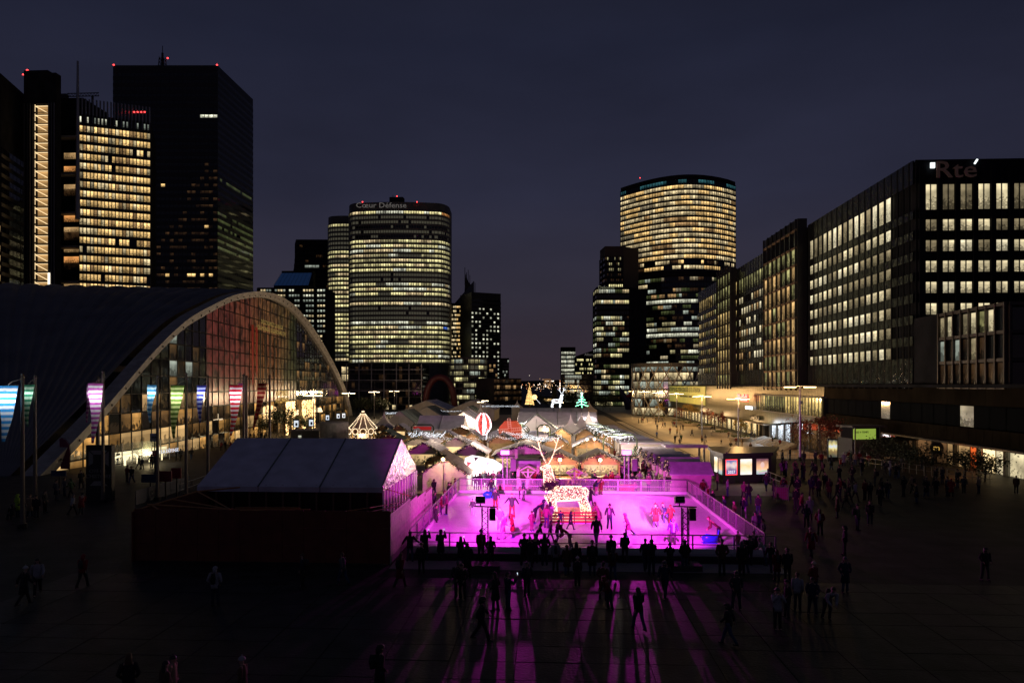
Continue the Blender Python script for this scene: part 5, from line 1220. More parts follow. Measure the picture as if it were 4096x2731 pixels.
# front pink chalet (left) and its neighbours
chalet_px(1690, 1866, 1836, 1890, 68, 5, 'pale chalet with closed board front left behind the rink', open_=None, boards=9, roof=mat('shingle_wood'))
for (u0, u1, va, ve, d, l, lab, kw) in (
    (1630, 1760, 1772, 1806, 84, 5, 'cream gabled bar chalet behind the left closed chalet', dict(wall=woodl)),
    (1820, 1940, 1779, 1812, 86, 6, 'cream gabled chalet above the glowing white bear', dict(wall=woodl)),
    (1975, 2225, 1780, 1822, 80, 7, 'broad cream gabled food chalet behind the purple stand', dict(wall=woodl)),
    (1700, 1820, 1812, 1846, 76, 4, 'open shingle roofed shelter behind the closed chalet', dict(wall=wood, roof=shing)),
    (2166, 2310, 1812, 1846, 72, 5, 'open shingle roofed bar shelter behind the light deer', dict(wall=wood, roof=shing)),
    (2325, 2480, 1812, 1846, 72, 5, 'open shingle roofed bar shelter left of the right light tower', dict(wall=wood, roof=shing)),
    (2300, 2440, 1752, 1784, 95, 5, 'grey roofed chalet under the bright round lamp', dict(wall=wood)),
    (2205, 2285, 1712, 1738, 118, 4, 'brown gabled chalet left below the peaked tents', dict(wall=wood, open_='stallo')),
    (2305, 2375, 1714, 1736, 118, 4, 'orange gabled chalet below the middle peaked tent', dict(wall=wood, open_='stallo')),
    (2385, 2455, 1713, 1738, 118, 4, 'green roofed orange chalet beside the right light lane', dict(wall=wood, roof=roofgr, open_='stallo')),
    (1775, 1905, 1708, 1732, 118, 4, 'low wide orange chalet left of the light balloon', dict(wall=wood, open_='stallo')),
    (1505, 1560, 1698, 1718, 125, 4, 'small orange chalet right of the carousel foot', dict(wall=wood, open_='stall')),
    (1567, 1625, 1698, 1718, 125, 4, 'second small orange chalet from the carousel', dict(wall=wood, open_='stall')),
    (1500, 1580, 1722, 1745, 112, 4, 'dark roofed chalet behind the big tent ridge, left', dict(wall=wood, open_='stalld', roof=roofgr)),
    (1520, 1600, 1736, 1756, 104, 4, 'dark roofed chalet right behind the big tent ridge', dict(wall=wood, open_='stalld', roof=roofgr)),
    (1615, 1690, 1720, 1744, 110, 4, 'dark chalet under the tangled string lights, left', dict(wall=wood, open_='stalld')),
    (1740, 1830, 1728, 1752, 108, 4, 'dark chalet under the tangled string lights, right', dict(wall=wood, open_='stalld')),
    (1850, 1925, 1728, 1755, 104, 4, 'purple roofed chalet at the foot of the balloon', dict(wall=wood, open_='stalld')),
    (1955, 2060, 1738, 1764, 100, 4, 'purple roofed chalet right below the balloon', dict(wall=wood, open_='stalld')),
    (2075, 2160, 1742, 1764, 98, 4, 'purple roofed chalet under the swags of white lights', dict(wall=wood, open_='stalld')),
    (2180, 2265, 1742, 1768, 98, 4, 'dark gabled chalet behind the deer antlers', dict(wall=wood, open_='stallo')),
    (1620, 1740, 1745, 1772, 96, 5, 'long grey roofed chalet behind the cream bar chalet', dict(wall=woodl, open_='stall')),
    (1770, 1880, 1750, 1778, 93, 4, 'grey roofed chalet with a light icicle edge', dict(wall=woodl, open_='stall'))):
    chalet_px(u0, u1, va, ve, d, l, lab, **kw)
# side lanes of flat grey stall roofs: left of the centre lane and right lane
k = 0
NUM = ['nearest', 'second', 'third', 'fourth', 'fifth', 'sixth', 'seventh', 'eighth', 'ninth', 'tenth', 'eleventh', 'twelfth', 'thirteenth', 'fourteenth']
def stall_row(x, y0, dy, n, w, l, ze, zr_, lab, roof=roofg, grp=None):
    for i in range(n):
        y = y0 + i * dy; g0 = gz(x, y)
        t = thing('market_stall', NUM[i] + ' stall of the row ' + lab, 'market stall', (x, y, g0), 0, grp or 'stalls ' + lab)
        h = l / 2
        # ridge along x: near slope faces camera
        for s_ in (-1, 1):
            m = MB(); q = [(-w / 2, s_ * (h + .25), ze - .1), (w / 2, s_ * (h + .25), ze - .1), (w / 2, 0, zr_), (-w / 2, 0, zr_)]
            m.face(q[::-s_]); q2 = [(p[0], p[1], p[2] - .1) for p in q]; m.face(q2[::s_]); m.face([q2[0], q2[1], q[1], q[0]]); m.build('roof_slope', roof, t)
        MB().box((0, -h + .06, ze / 2), (w - .4, .1, ze)).build('wall', woodl, t); MB().box((0, h - .06, ze / 2), (w - .4, .1, ze)).build('wall', woodl, t)
        sd = -1 if x > 5 else 1
        link('lit_interior', pane_mesh('stall'), t, (sd * (w / 2 - .6), 0, ze * .6), -PI / 2 if sd < 0 else PI / 2, (l - .4, 1, ze * .7))
        MB().box((sd * (w / 2 - .25), 0, .5), (.3, l - .3, 1)).build('counter', woodl, t)
        for e_ in (-1, 1): 
            m = MB(); m.face([(e_ * (w / 2 - .25), -h, ze - .05), (e_ * (w / 2 - .25), h, ze - .05), (e_ * (w / 2 - .25), 0, zr_ - .08)]); m.build('gable_board', woodl, t)
        if y < 110:
            garland([(x + sd * w / 2, y - h - .2, g0 + ze - .1), (x + sd * w / 2, y, g0 + zr_ + .05), (x + sd * w / 2, y + h + .2, g0 + ze - .1)], 'garland on the %s stall of the row %s' % (NUM[i], lab))
stall_row(13.0, 68.4, 4.8, 6, 4.0, 3.0, 2.0, 2.85, 'of purple lit stalls right behind the rink', roof=mat('pale_roof', (.55, .52, .6), .6, noise=.15, nscale=2))
stall_row(12.8, 105, 5.5, 12, 4.6, 4, 2.6, 3.3, 'of grey roofs right of the light lane')
stall_row(-1.9, 118, 6.5, 10, 3.6, 4, 2.6, 3.3, 'right of the central light lane')
stall_row(-8.8, 128, 6.5, 8, 3.4, 4, 2.6, 3.3, 'left of the central light lane')
# closed purple front of the nearest stall
# purple stand
a = G(2110, 1945)
t = thing('ticket_stand', 'small purple roofed stand between the left light tower and the deer', 'stand', (P(2112, 1540, 70).x, P(2112, 1540, 70).y, 0))
MB().box((0, 1, 2.45), (2.4, 2.2, .5)).build('roof', roofg, t); MB().box((0, -.2, 2.25), (1.7, .2, .3)).build('sign_board', blackp, t)
for s_ in (-1, 1): MB().box((s_ * .95, 0, 1.1), (.3, .2, 2.2)).build('post', woodl, t)
MB().box((0, 1.8, 1.1), (2.1, .1, 2.2)).build('back_wall', woodl, t); MB().box((0, .1, .45), (1.6, .15, .9)).build('counter', woodl, t)
link('lit_interior', pane_mesh('stalld'), t, (0, 1.7, 1.5), 0, (1.6, 1, 1.2))
# pink shelters on a post
for i, (u, va, vb) in enumerate(((2112, 1858, 1925), (2298, 1867, 1935))):
    q = P(u, 1540, 67.5); q.z = .2
    t = thing('post_shelter', 'little pitched wooden shelter on a single braced post ' + ('left of' if i == 0 else 'right of') + ' the light deer', 'shelter', q, 0, 'little shelters on posts')
    h = CAMH - (va - 1540) / F * 67.5 - .2
    MB().box((0, 0, h / 2 - .2), (.16, .16, h - .4)).build('post', woodl, t)
    for s_ in (-1, 1):
        MB().tube([(0, 0, h * .45), (s_ * .55, 0, h * .72)], .05, 4).build('brace', woodl, t)
        m = MB(); m.box((s_ * .38, .1, h - .28), (.9, .9, .06), ry=s_ * .5); m.build('roof_slope', shing, t)
        m = MB(); m.box((s_ * .38, -.4, h - .3), (.9, .07, .12), ry=s_ * .5); m.build('verge_board', woodl, t)
    MB().box((0, -.4, h * .74), (1.3, .08, .1)).build('tie_beam', woodl, t)
# high tables
for i, (u, v, wd) in enumerate(((2252, 1935, 1.0), (2315, 1938, .6), (2352, 1935, .6), (2398, 1925, .7), (2430, 1930, .7))):
    q = P(u, 1540, 69 + i * .6); q.z = 0
    t = thing('bar_table', 'wooden barrel bar table under the shingle roof, ' + ['left of the right pink shelter', 'behind the right pink shelter', 'with a pale box sign', 'near the second roof post', 'rightmost'][i], 'table', q, 0, 'bar tables')
    MB().lathe([(wd * .42, 0), (wd * .48, .55), (wd * .42, 1.05), (0, 1.05)], 10).build('barrel', wood, t); MB().lathe([(0, 1.06), (wd * .75, 1.06), (wd * .75, 1.12), (0, 1.12)], 16).build('table_top', woodl, t)
# glowing white bear-like lantern
q = P(1920, 1540, 72); q.z = 0
t = thing('glowing_polar_figure', 'big glowing white faceted lantern figure with coloured triangle patches', 'light sculpture', q)
glow = mat('lantern_cloth', (.8, .8, .8), emit=(1, .96, .88), es=1.6, sample=True)
rn = random.Random(5); bmh = bmesh.new()
bmesh.ops.create_icosphere(bmh, subdivisions=2, radius=1)
for v_ in bmh.verts:
    k = 1 + rn.uniform(-.1, .1); v_.co = Vector((v_.co.x * 1.75 * k + (.45 if v_.co.x > .5 else 0), v_.co.y * .9, v_.co.z * (.95 - .28 * max(0, v_.co.x)) * k + 2.05 + (-.25 * v_.co.x)))
me = bpy.data.meshes.new('body'); bmh.to_mesh(me); bmh.free(); me.materials.append(glow); link('body', me, t)
for (x, z, s_, c) in ((-.25, 2.75, .22, (.05, .03, .04)), (-.95, 2.25, .26, (.5, .12, .12)), (.25, 1.95, .3, (.25, .25, .18)), (.9, 2.3, .16, (.4, .5, .6))):
    MB().ext([(x - s_, z + s_), (x + s_, z + s_ * .8), (x - s_ * .6, z - s_)], -1.12, -1.06).build('patch', mat('patch%s' % str(c), c, .6), t)
for x in (-1.2, -.4, .6, 1.3): MB().tube([(x, 0, 0), (x, 0, 1.5)], [.28, .34], 8).build('leg', glow, t)
lamp('POINT', 'lantern_light', q + Vector((0, -1.5, 1.6)), 320, (1, .92, .8), .8)
# ------------------------------------------------------------------ light decorations
def strand(bl, pts, step=.22, r=.035, jit=.03):
    pts = [Vector(p) for p in pts]
    for a, b in zip(pts, pts[1:]):
        n = max(1, int((b - a).length / step))
        for i in range(n): bl.octa(a.lerp(b, i / n) + Vector((R.gauss(0, jit), R.gauss(0, jit), R.gauss(0, jit))), r)
# light arches over the two lanes
def arches(x, w, y0, y1, n, lab, z=4.3, stuff=900):
    for i in range(n):
        y = y0 + (y1 - y0) * i / max(1, n - 1); g0 = gz(x, y)
        t = thing('light_arch', NUM[i] + ' garland arch hung with white lights over the ' + lab, 'light arch', (x, y, g0), 0, 'garland arches over the ' + lab)
        MB().tube([(-w / 2, 0, 0), (-w / 2, 0, z - .6), (-w / 2 + .5, 0, z), (w / 2 - .5, 0, z), (w / 2, 0, z - .6), (w / 2, 0, 0)], .1, 5).build('frame', garm, t)
        b = MB()
        for k in range(4):
            yy_ = k * .9
            strand(b, [(-w / 2 + .3, yy_, z - .05), (0, yy_, z - .45), (w / 2 - .3, yy_, z - .05)], .2, .04)
        for k in range(7):
            xx = -w / 2 + .5 + k * (w - 1) / 6; strand(b, [(xx, 0, z - .2), (xx, .1, z - .9 - .3 * (k % 2))], .2, .04)
        b.build('bulbs', bulbh, t, kind='stuff')
        if i % 2 == 0: lamp('POINT', 'arch_light', (x, y, g0 + z + .5), 1500, (1, .86, .78), .4)
arches(-5.4, 3.6, 118, 205, 12, 'central lane'); arches(9.0, 4.2, 92, 190, 12, 'right lane')
# swags of white lights across the front rows
def swag(pts, label, rows=1, step=.16, r=.035, dz=.18, mb=bulbh, sag=.0):
    t = thing('string_lights', label, 'string lights', pts[0], 0, 'strings of white lights over the market')
    b = MB(); w = MB()
    for k in range(rows):
        pp = [Vector(p) - Vector(pts[0]) + Vector((0, 0, -k * dz + R.uniform(-.05, .05))) for p in pts]; strand(b, pp, step, r); w.tube(pp, .012, 3)
    w.build('cable', blackp, t); b.build('bulbs', mb, t, kind='stuff'); return t
def cat_(u0, v0, u1, v1, sagpx, d0, d1, n=10): return [P(u0 + (u1 - u0) * i / n, v0 + (v1 - v0) * i / n + sagpx * 4 * (i / n) * (1 - i / n), d0 + (d1 - d0) * i / n) for i in range(n + 1)]
swag(cat_(1740, 1745, 1905, 1752, 6, 96, 96), 'string of white lights between the tangle and the balloon foot', 2)
swag(cat_(1905, 1752, 1980, 1736, 4, 96, 96), 'short string of white lights rising right of the balloon foot', 2)
swag(cat_(1985, 1738, 2090, 1738, 14, 96, 96), 'drooping string of white lights before the purple roofs', 2)
swag(cat_(2090, 1736, 2180, 1750, 3, 96, 98), 'thick swag of white lights under the grey tents, left half', 6, dz=.1)
swag(cat_(2100, 1730, 2250, 1738, 14, 96, 98), 'thick swag of white lights under the grey tents, right half', 6, dz=.1)
swag(cat_(2010, 1724, 2100, 1732, 4, 104, 104), 'pinkish string of lights before the windmill', 4, dz=.1)
swag(cat_(1545, 1650, 1650, 1640, 2, 180, 180), 'far string of white lights behind the beige marquee', 3, r=.06, step=.3)
swag(cat_(1755, 1642, 1870, 1642, 1, 215, 215), 'far string of white lights under the central marquee', 2, r=.06, step=.3)
swag(cat_(1930, 1622, 2080, 1622, 0, 225, 225), 'far straight garland of white lights across the lane end', 3, r=.06, step=.3)
t = thing('string_lights', 'tangled net of white lights left of the balloon', 'string lights', P(1640, 1735, 98), 0, 'strings of white lights over the market'); b = MB(); o_ = P(1640, 1735, 98)
for k in range(26):
    u = 1635 + k * 5.5; strand(b, [P(u, 1742 + R.uniform(-6, 6), 98) - o_, P(u + R.uniform(4, 16), 1722 + R.uniform(-4, 14), 99) - o_], .14, .035)
strand(b, [P(1632, 1732, 98) - o_, P(1645, 1748, 98) - o_, P(1665, 1745, 98) - o_, P(1780, 1746, 98) - o_], .14, .035); b.build('bulbs', bulbh, t, kind='stuff')
# hot-air balloon of lights
d = 112; q = P(1932, 1540, d); g0 = gz(q.x, q.y); zt = CAMH - (1652 - 1540) / F * d; zb = CAMH - (1740 - 1540) / F * d
t = thing('light_balloon', 'giant hot air balloon made of red and white lights', 'light sculpture', (q.x, q.y, g0))
Hb = zt - zb; Rb_ = 35 / F * d * .97; rb = mat('bulb_red', emit=(1, .06, .04), es=2.2); bw = MB(); brd = MB(); wd_ = MB()
def brad(f): return Rb_ * (math.sin(PI * min(1, (.10 + f * .86))) ** .62 if f > .45 else (.22 + .78 * math.sin(PI / 2 * f / .45 * .98) ** .9) )
for g_ in range(12):
    m = MB()
    for i in range(10):
        f0, f1 = i / 10, (i + 1) / 10
        a0, a1 = 2 * PI * g_ / 12, 2 * PI * (g_ + 1) / 12
        r0, r1 = brad(f0) * .97, brad(f1) * .97; zo = zb - g0
        m.face([(r0 * math.cos(a0), r0 * math.sin(a0), zo + f0 * Hb), (r0 * math.cos(a1), r0 * math.sin(a1), zo + f0 * Hb), (r1 * math.cos(a1), r1 * math.sin(a1), zo + f1 * Hb), (r1 * math.cos(a0), r1 * math.sin(a0), zo + f1 * Hb)])
    m.build('gore', mat('gore_red', (.25, .02, .02), .7, emit=(1, .03, .02), es=.15) if g_ % 2 == 0 else mat('gore_white', (.5, .5, .5), .7, emit=(1, 1, 1), es=.15), t)
for _ in range(3400):
    f = R.random(); a = R.uniform(0, 2 * PI); g_ = int(a / (2 * PI) * 12); r_ = brad(f); (brd if g_ % 2 == 0 else bw).octa((r_ * math.cos(a), r_ * math.sin(a), zb - g0 + f * Hb), .035)
brd.build('red_bulbs', rb, t, kind='stuff'); bw.build('white_bulbs', mat('bulb_white'), t, kind='stuff')
for k in range(4):
    a = PI / 4 + k * PI / 2; MB().tube([(Rb_ * .85 * math.cos(a), Rb_ * .85 * math.sin(a), zb - g0 + Hb * .35), (.6 * math.cos(a), .6 * math.sin(a), zb - g0 - .9)], .05, 5).build('rope', mat('rope_glow', (.6, .6, .6), emit=(.9, .95, 1), es=1.2), t)
MB().lathe([(.5, 0), (.75, .8), (.7, .8), (.45, .05), (0, .05)], 12, (0, 0, zb - g0 - 1.5)).build('basket', wood, t)
MB().box((0, 0, (zb - g0 - 1.5) / 2), (1.2, 1.2, zb - g0 - 1.5)).build('plinth', darkmetal, t)
# windmill
q = P(2040, 1540, 112); g0 = gz(q.x, q.y)
t = thing('windmill_stall', 'red orange windmill shaped stall with white lattice sails', 'stall', (q.x, q.y, g0)); mr_ = mat('mill_red', (.5, .08, .03), .6, emit=(1, .12, .04), es=.2)
h = CAMH - (1700 - 1540) / F * 112 - g0; MB().ext([(-1.7, 0), (1.7, 0), (1.7, h * .93), (.9, h * 1.12), (-.9, h * 1.12), (-1.7, h * .93)], 0, 3).build('body', mr_, t)
for k in range(4):
    a = k * PI / 2 + .1; m = MB()
    dx, dz = math.cos(a), math.sin(a)
    for s_ in (-.22, .22): m.tube([(dx * .2 - dz * s_, -.3, h * .86 + dz * .2 + dx * s_), (dx * 1.75 - dz * s_, -.3, h * .86 + dz * 1.75 + dx * s_)], .04, 4)
    for j in range(6): r_ = .3 + j * .29; m.tube([(dx * r_ + dz * .22, -.3, h * .86 + dz * r_ - dx * .22), (dx * r_ - dz * .22, -.3, h * .86 + dz * r_ + dx * .22)], .03, 4)
    m.build('sail', mat('sail_white', (.6, .3, .25), .6, emit=(1, .4, .3), es=.4), t)
# carousel
q = P(1452, 1540, 140); g0 = gz(q.x, q.y)
t = thing('carousel', 'merry-go-round with a cone roof outlined in white bulbs', 'carousel', (q.x, q.y, g0))
rc = 60 / F * 140; ze = CAMH - (1720 - 1540) / F * 140 - g0; za = CAMH - (1643 - 1540) / F * 140 - g0
for k in range(12):
    m = MB()
    for i in range(6):
        f0, f1 = i / 6, (i + 1) / 6; a0, a1 = 2 * PI * k / 12, 2 * PI * (k + 1) / 12
        r0, r1 = rc * (1 - f0) ** 1.35, rc * (1 - f1) ** 1.35
        m.face([(r0 * math.cos(a0), r0 * math.sin(a0), ze + .3 + f0 * (za - ze)), (r0 * math.cos(a1), r0 * math.sin(a1), ze + .3 + f0 * (za - ze)), (r1 * math.cos(a1), r1 * math.sin(a1), ze + .3 + f1 * (za - ze)), (r1 * math.cos(a0), r1 * math.sin(a0), ze + .3 + f1 * (za - ze))])
    m.build('roof_segment', mat('carousel_roof', (.6, .45, .3), .6, noise=.2), t)
b = MB()
for k in range(12):
    a = 2 * PI * k / 12; strand(b, [((rc * (1 - i / 8) ** 1.35 + .05) * math.cos(a), (rc * (1 - i / 8) ** 1.35 + .05) * math.sin(a), ze + .35 + i / 8 * (za - ze)) for i in range(9)], .28, .07, .01)
    for i in range(18): aa = a + .26 + .2 * math.cos(i / 18 * 2 * PI); b.octa((rc * math.cos(aa) * 1.02, rc * math.sin(aa) * 1.02, ze - .1 + .55 * math.sin(i / 18 * 2 * PI)), .07)
b.build('bulbs', bulbm, t, kind='stuff')
MB().lathe([(rc, ze + .3), (rc, ze - .5), (rc - .1, ze - .5), (rc - .1, ze + .3)], 24).build('rim_board', mat('carousel_gold', (.4, .25, .12), .5), t)
MB().lathe([(1.1, 0), (1.1, ze)], 16).build('centre_drum', mat('mirror_drum', (.5, .4, .3), .3, emit=(1, .7, .4), es=.7), t)
MB().lathe([(0, 0), (rc, 0), (rc, .35), (0, .35)], 24).build('platform', wood, t)
for k in range(12):
    a = 2 * PI * (k + .5) / 12; MB().tube([(rc * .8 * math.cos(a), rc * .8 * math.sin(a), .3), (rc * .8 * math.cos(a), rc * .8 * math.sin(a), ze)], .06, 5).build('pole', mat('gold', (.5, .35, .1), .3, metal=.8), t)
    hs = MB(); c = Vector((rc * .8 * math.cos(a), rc * .8 * math.sin(a), 1.5)); tn = Vector((-math.sin(a), math.cos(a), 0))
    hs.tube([c - tn * .6, c, c + tn * .5, c + tn * .8 + Vector((0, 0, .5)), c + tn * 1.1 + Vector((0, 0, .45))], [.2, .26, .22, .14, .08], 7)
    for s_ in (-.45, .4): hs.tube([c + tn * s_, c + tn * (s_ + .15) - Vector((0, 0, .6))], [.09, .05], 5)
    hs.build('horse', mat('horse_white', (.6, .55, .5), .4), t, smooth=True)
lamp('POINT', 'carousel_light', (q.x, q.y - rc * .5, g0 + ze - .4), 900, (1, .72, .42), .6)
# green light tree, deer, gold cone tree, dark cone tree
def edge_tree():
    d = 205; q = P(2327, 1540, d); g0 = -2.3; z = lambda v: CAMH - (v - 1540) / F * d - g0
    t = thing('light_fir_tree', 'green and white fir tree outline made of lights, on the roof line', 'light decoration', (q.x, q.y, g0)); gb = mat('bulb_green', emit=(.03, 1, .35), es=6); b = MB(); w = MB(); s = 1 / F * d
    for i, (v, hw) in enumerate(((1590, 8), (1602, 15), (1612, 22), (1624, 26))):
        for sx in (-1, 1):
            for o2 in (0, .12): strand(b if o2 else w, [(0, o2, z(v - 9)), (sx * hw * .5 * s, o2, z(v - 4)), (sx * hw * s, o2, z(v))], .16, .09, .07)
    strand(w, [(0, -.1, z(1577)), (0, -.1, z(1630))], .18, .1, .08); strand(b, [(0, .1, z(1577)), (0, .1, z(1630))], .18, .1, .12)
    for k in range(5): a = PI / 2 + k * 2 * PI / 5; strand(w, [(0, -.1, z(1574)), (math.cos(a) * .5, -.1, z(1574) + math.sin(a) * .5)], .12, .1, .02)
    MB().tube([(0, .2, 0), (0, .2, z(1580))], .12, 6).build('post', darkmetal, t); b.build('green_bulbs', gb, t, kind='stuff'); w.build('white_bulbs', mat('bulb_mint', emit=(.6, 1, .8), es=3), t, kind='stuff')
edge_tree()
def cone_tree(u, vt, vb, hw, d, label, lit):
    q = P(u, 1540, d); q.z = CAMH - (vb - 1540) / F * d; H = (vb - vt) / F * d; W_ = hw / F * d
    t = thing('cone_tree', label, 'christmas tree', q); m = MB()
    for _ in range(1500):
        f = R.random() ** .8; a = R.uniform(0, 2 * PI); r_ = W_ * (1 - f) * R.uniform(.8, 1.05); p = Vector((r_ * math.cos(a), r_ * math.sin(a), H * f)); e = .35
        m.face([p, p + Vector((R.uniform(-e, e), R.uniform(-e, e), -e)), p + Vector((R.uniform(-e, e), R.uniform(-e, e), e * .3))])
    m.build('crown', ldark, t); MB().tube([(0, 0, -2), (0, 0, H * .9)], [.4, .05], 6).build('trunk', mat('bark'), t)
    if lit:
        b = MB(); prev = None
        for i in range(1500):
            f = i / 1500; a = f * 2 * PI * 16; r_ = W_ * (1 - f) * 1.05; b.octa((r_ * math.cos(a), r_ * math.sin(a), H * f), .09 if i % 3 else .13)
        b.build('bulbs', mat('bulb_gold', emit=(1, .6, .2), es=3), t, kind='stuff')
    return t
cone_tree(2118, 1536, 1618, 17, 300, 'tall cone shaped tree wound with gold lights on the avenue', True)
cone_tree(2218, 1533, 1618, 16, 310, 'tall dark unlit cone shaped tree right of the avenue', False)
q = P(2138, 1588, 290); t = thing('light_ball', 'small gold light ball beside the lit cone tree', 'light decoration', q); b = MB()
for _ in range(260):
    a = Vector((R.gauss(0, 1), R.gauss(0, 1), R.gauss(0, 1))).normalized() * .95; b.octa(a, .1)
b.build('bulbs', mat('bulb_gold'), t, kind='stuff'); MB().tube([(0, 0, 0), (2.3, 0, -2.6)], .08, 5).build('arm', mat('rope_glow'), t)
def deer(origin, s, label, bulb, n, rz=0, flip=1, neck_up=1, antl=True, br_=.03, garl=False):
    t = thing('light_deer', label, 'light sculpture', origin, rz)
    segs = [((-.9, 0, 1.45), (.9, 0, 1.5), .46, .42), ((-.95, 0, 1.5), (-.85, 0, 1.3), .45, .45), ((.9, 0, 1.5), (1.15, 0, 1.35), .42, .3),
            ((-1.0, 0, 1.7), (-1.15, 0, 3.0), .40, .24), ((-1.15, 0, 3.0), (-1.55, 0, 2.95), .2, .1)]
    for (x, y, x2) in ((-.95, -.25, -.75), (-.85, .25, -.8), (.85, -.25, 1.25), (.95, .25, .95)): segs += [((x, y, 1.2), (x2, y, .6), .3, .15), ((x2, y, .6), (x2 + .05, y, 0), .14, .12)]
    if antl:
        for sx in (-1, 1):
            segs += [((-1.15, 0, 3.1), (-1.15 + sx * .35, 0, 3.8), .03, .025), ((-1.15 + sx * .35, 0, 3.8), (-1.15 + sx * .65, 0, 4.8), .025, .015), ((-1.15 + sx * .42, 0, 4.0), (-1.15 + sx * .95, 0, 4.35), .02, .015), ((-1.15 + sx * .55, 0, 4.4), (-1.15 + sx * .3, 0, 4.75), .02, .015)]
    nm = ['body'] * 3 + ['neck', 'head'] + ['leg'] * 8 + ['antler'] * 20
    b = MB(); tot = sum((Vector(q_) - Vector(p)).length * (r0 + r1 + .05) for p, q_, r0, r1 in segs)
    for i, (p, q_, r0, r1) in enumerate(segs):
        p, q_ = Vector(p) * s, Vector(q_) * s; r0 *= s; r1 *= s
        MB().tube([p, q_], [r0 * .9, r1 * .9], 8).build(nm[i], mat('wire_net', (.16, .08, .04), .8), t)
        ax = (q_ - p); L_ = ax.length; ax.normalize(); x_ = ax.orthogonal().normalized(); y_ = ax.cross(x_)
        k = int(n * (L_ / s) * ((r0 + r1) / s + .05) / tot)
        for _ in range(k):
            f = R.uniform(-.12, 1.12) if r0 > .15 else R.random(); a = R.uniform(0, 2 * PI); ff = min(1, max(0, f)); r_ = (r0 + (r1 - r0) * ff) * (1 if 0 <= f <= 1 else .75)
            b.octa(p + ax * L_ * f + (x_ * math.cos(a) + y_ * math.sin(a)) * r_, br_ * R.uniform(.7, 1.3))
    b.build('bulbs', bulb, t, kind='stuff'); return t
q = P(2268, 1540, 52.6); q.z = .35
deer(q, 1.22, 'large deer built of warm fairy lights on the rink platform', mat('bulb_deer', emit=(1, .66, .34), es=2.3), 7500, rz=TH, br_=.024)
lamp('POINT', 'deer_light', q + Vector((0, -1.0, 1.2)), 60, (1, .72, .4), .8); lamp('POINT', 'deer_light', q + Vector((0, 1.4, 1.6)), 60, (1, .72, .4), .8)
garland([P(2170, 1952, 51.6), P(2190, 1946, 51.4), P(2212, 1938, 51.4), P(2228, 1928, 51.6)], 'dark evergreen collar garland round the neck of the light deer', r=.2, dens=120)
q = P(2228, 1628, 205)
deer(q, 1.15, 'small white light deer on the far marquee roof', bulbh, 800, br_=.07, rz=PI)
# big round flood lamps over the stalls
fl = mat('flood_warm', emit=(1, .62, .28), es=26)
for i, (u, v, d, e) in enumerate(((1772, 1836, 67, 160), (2240, 1838, 70.5, 330), (2401, 1839, 70.5, 260), (2378, 1755, 92, 420), (2178, 1706, 115, 120), (2186, 1722, 112, 120), (2348, 1757, 93, 50))):
    p = P(u, v, d); t = thing('flood_lamp', 'bright round flood lamp ' + ['on the peak of the closed chalet', 'over the bar shelter behind the light deer', 'over the bar shelter by the right light tower', 'high over the grey roofed chalet', 'on the welcome arch, upper one', 'on the welcome arch, lower one', 'small one left of the high lamp'][i], 'lamp', p, 0, 'round flood lamps of the market')
    MB().lathe([(0, -.14), (.12, -.1), (.16, 0), (.12, .1), (0, .14)], 10).build('bulb', fl, t); MB().box((0, .2, 0), (.3, .12, .3)).build('case', blackp, t)
    MB().tube([(0, .25, 0), (0, .25, -(p.z - gz(p.x, p.y)))], .03, 4).build('post', greymetal, t)
    lamp('POINT', 'flood_light', p + Vector((0, -.5, -.1)), e * 1.5, (1, .66, .34), .15)
# welcome arch, red banner arch
for (u0, u1, va, vb, d, c, lab) in ((1645, 1735, 1698, 1722, 125, (.4, .02, .02), 'garland framed gate with a red banner over the left market entrance'), (2150, 2200, 1700, 1728, 112, (.5, .45, .4), 'garland framed gate with a pale signboard under the grey tents')):
    a, b_ = P(u0, va, d), P(u1, vb, d); g0 = gz(a.x, a.y); w = b_.x - a.x
    t = thing('banner_gate', lab, 'gate', (a.x, a.y, g0)); h = a.z - g0
    MB().tube([(0, 0, 0), (0, 0, h - .4), (.4, 0, h), (w - .4, 0, h), (w, 0, h - .4), (w, 0, 0)], .12, 6).build('frame', garm, t); MB().box((w / 2, -.05, (h + b_.z - g0) / 2 - .1), (w * .8, .08, (a.z - b_.z) * .6)).build('banner', mat('banner' + str(u0), c, .7, emit=c, es=.5), t)
# beer sign letters above chalet
t = [o for o in COL.objects if o.get('label', '').startswith('broad cream')][0]
for i, s_ in enumerate(('Boissons', 'Sandwich Raclette')): text(s_, 'lettering', mat('sign_ink', (.1, .04, .02)), t, (-1.9 + i * 2.6, -.1, t_h if False else 2.62), .3)
MB().box((-.4, -.06, 2.62), (5.4, .06, .42)).build('sign_board', mat('sign_cream', (.7, .62, .5), .6), t)
# added warm fill lamps without fittings, brightening the aisles, gables and roofs
for (x, y, e) in ((-14, 92, 120), (-8, 88, 160), (-2.5, 90, 160), (4.5, 89, 150), (9.6, 84, 60), (9.3, 90, 160), (-3, 92, 120), (3, 96, 120), (-12, 100, 120), (-14, 120, 160), (2, 116, 160), (-10, 150, 260), (-18, 170, 300), (3, 150, 260)):
    lamp('POINT', 'string_light', (x, y, gz(x, y) + 4.6), e * (5 if y < 93 else 8), (1, .76, .55), .6)
# ------------------------------------------------------------------ rink
IX0, IX1, IY0, IY1, IZ = -8.1, 12.3, 42.0, 65.2, .3
rink = thing('ice_rink', 'open air ice rink with clear boards and rails, lit magenta', 'ice rink', (2.1, 53.6, 0))
o_ = Vector((2.1, 53.6, 0))
icem = mat('ice', (.72, .72, .75), .42, noise=.07, nscale=.9, bump=.25, bscale=9)
nt = icem.node_tree; bb = nt.nodes['Principled BSDF']
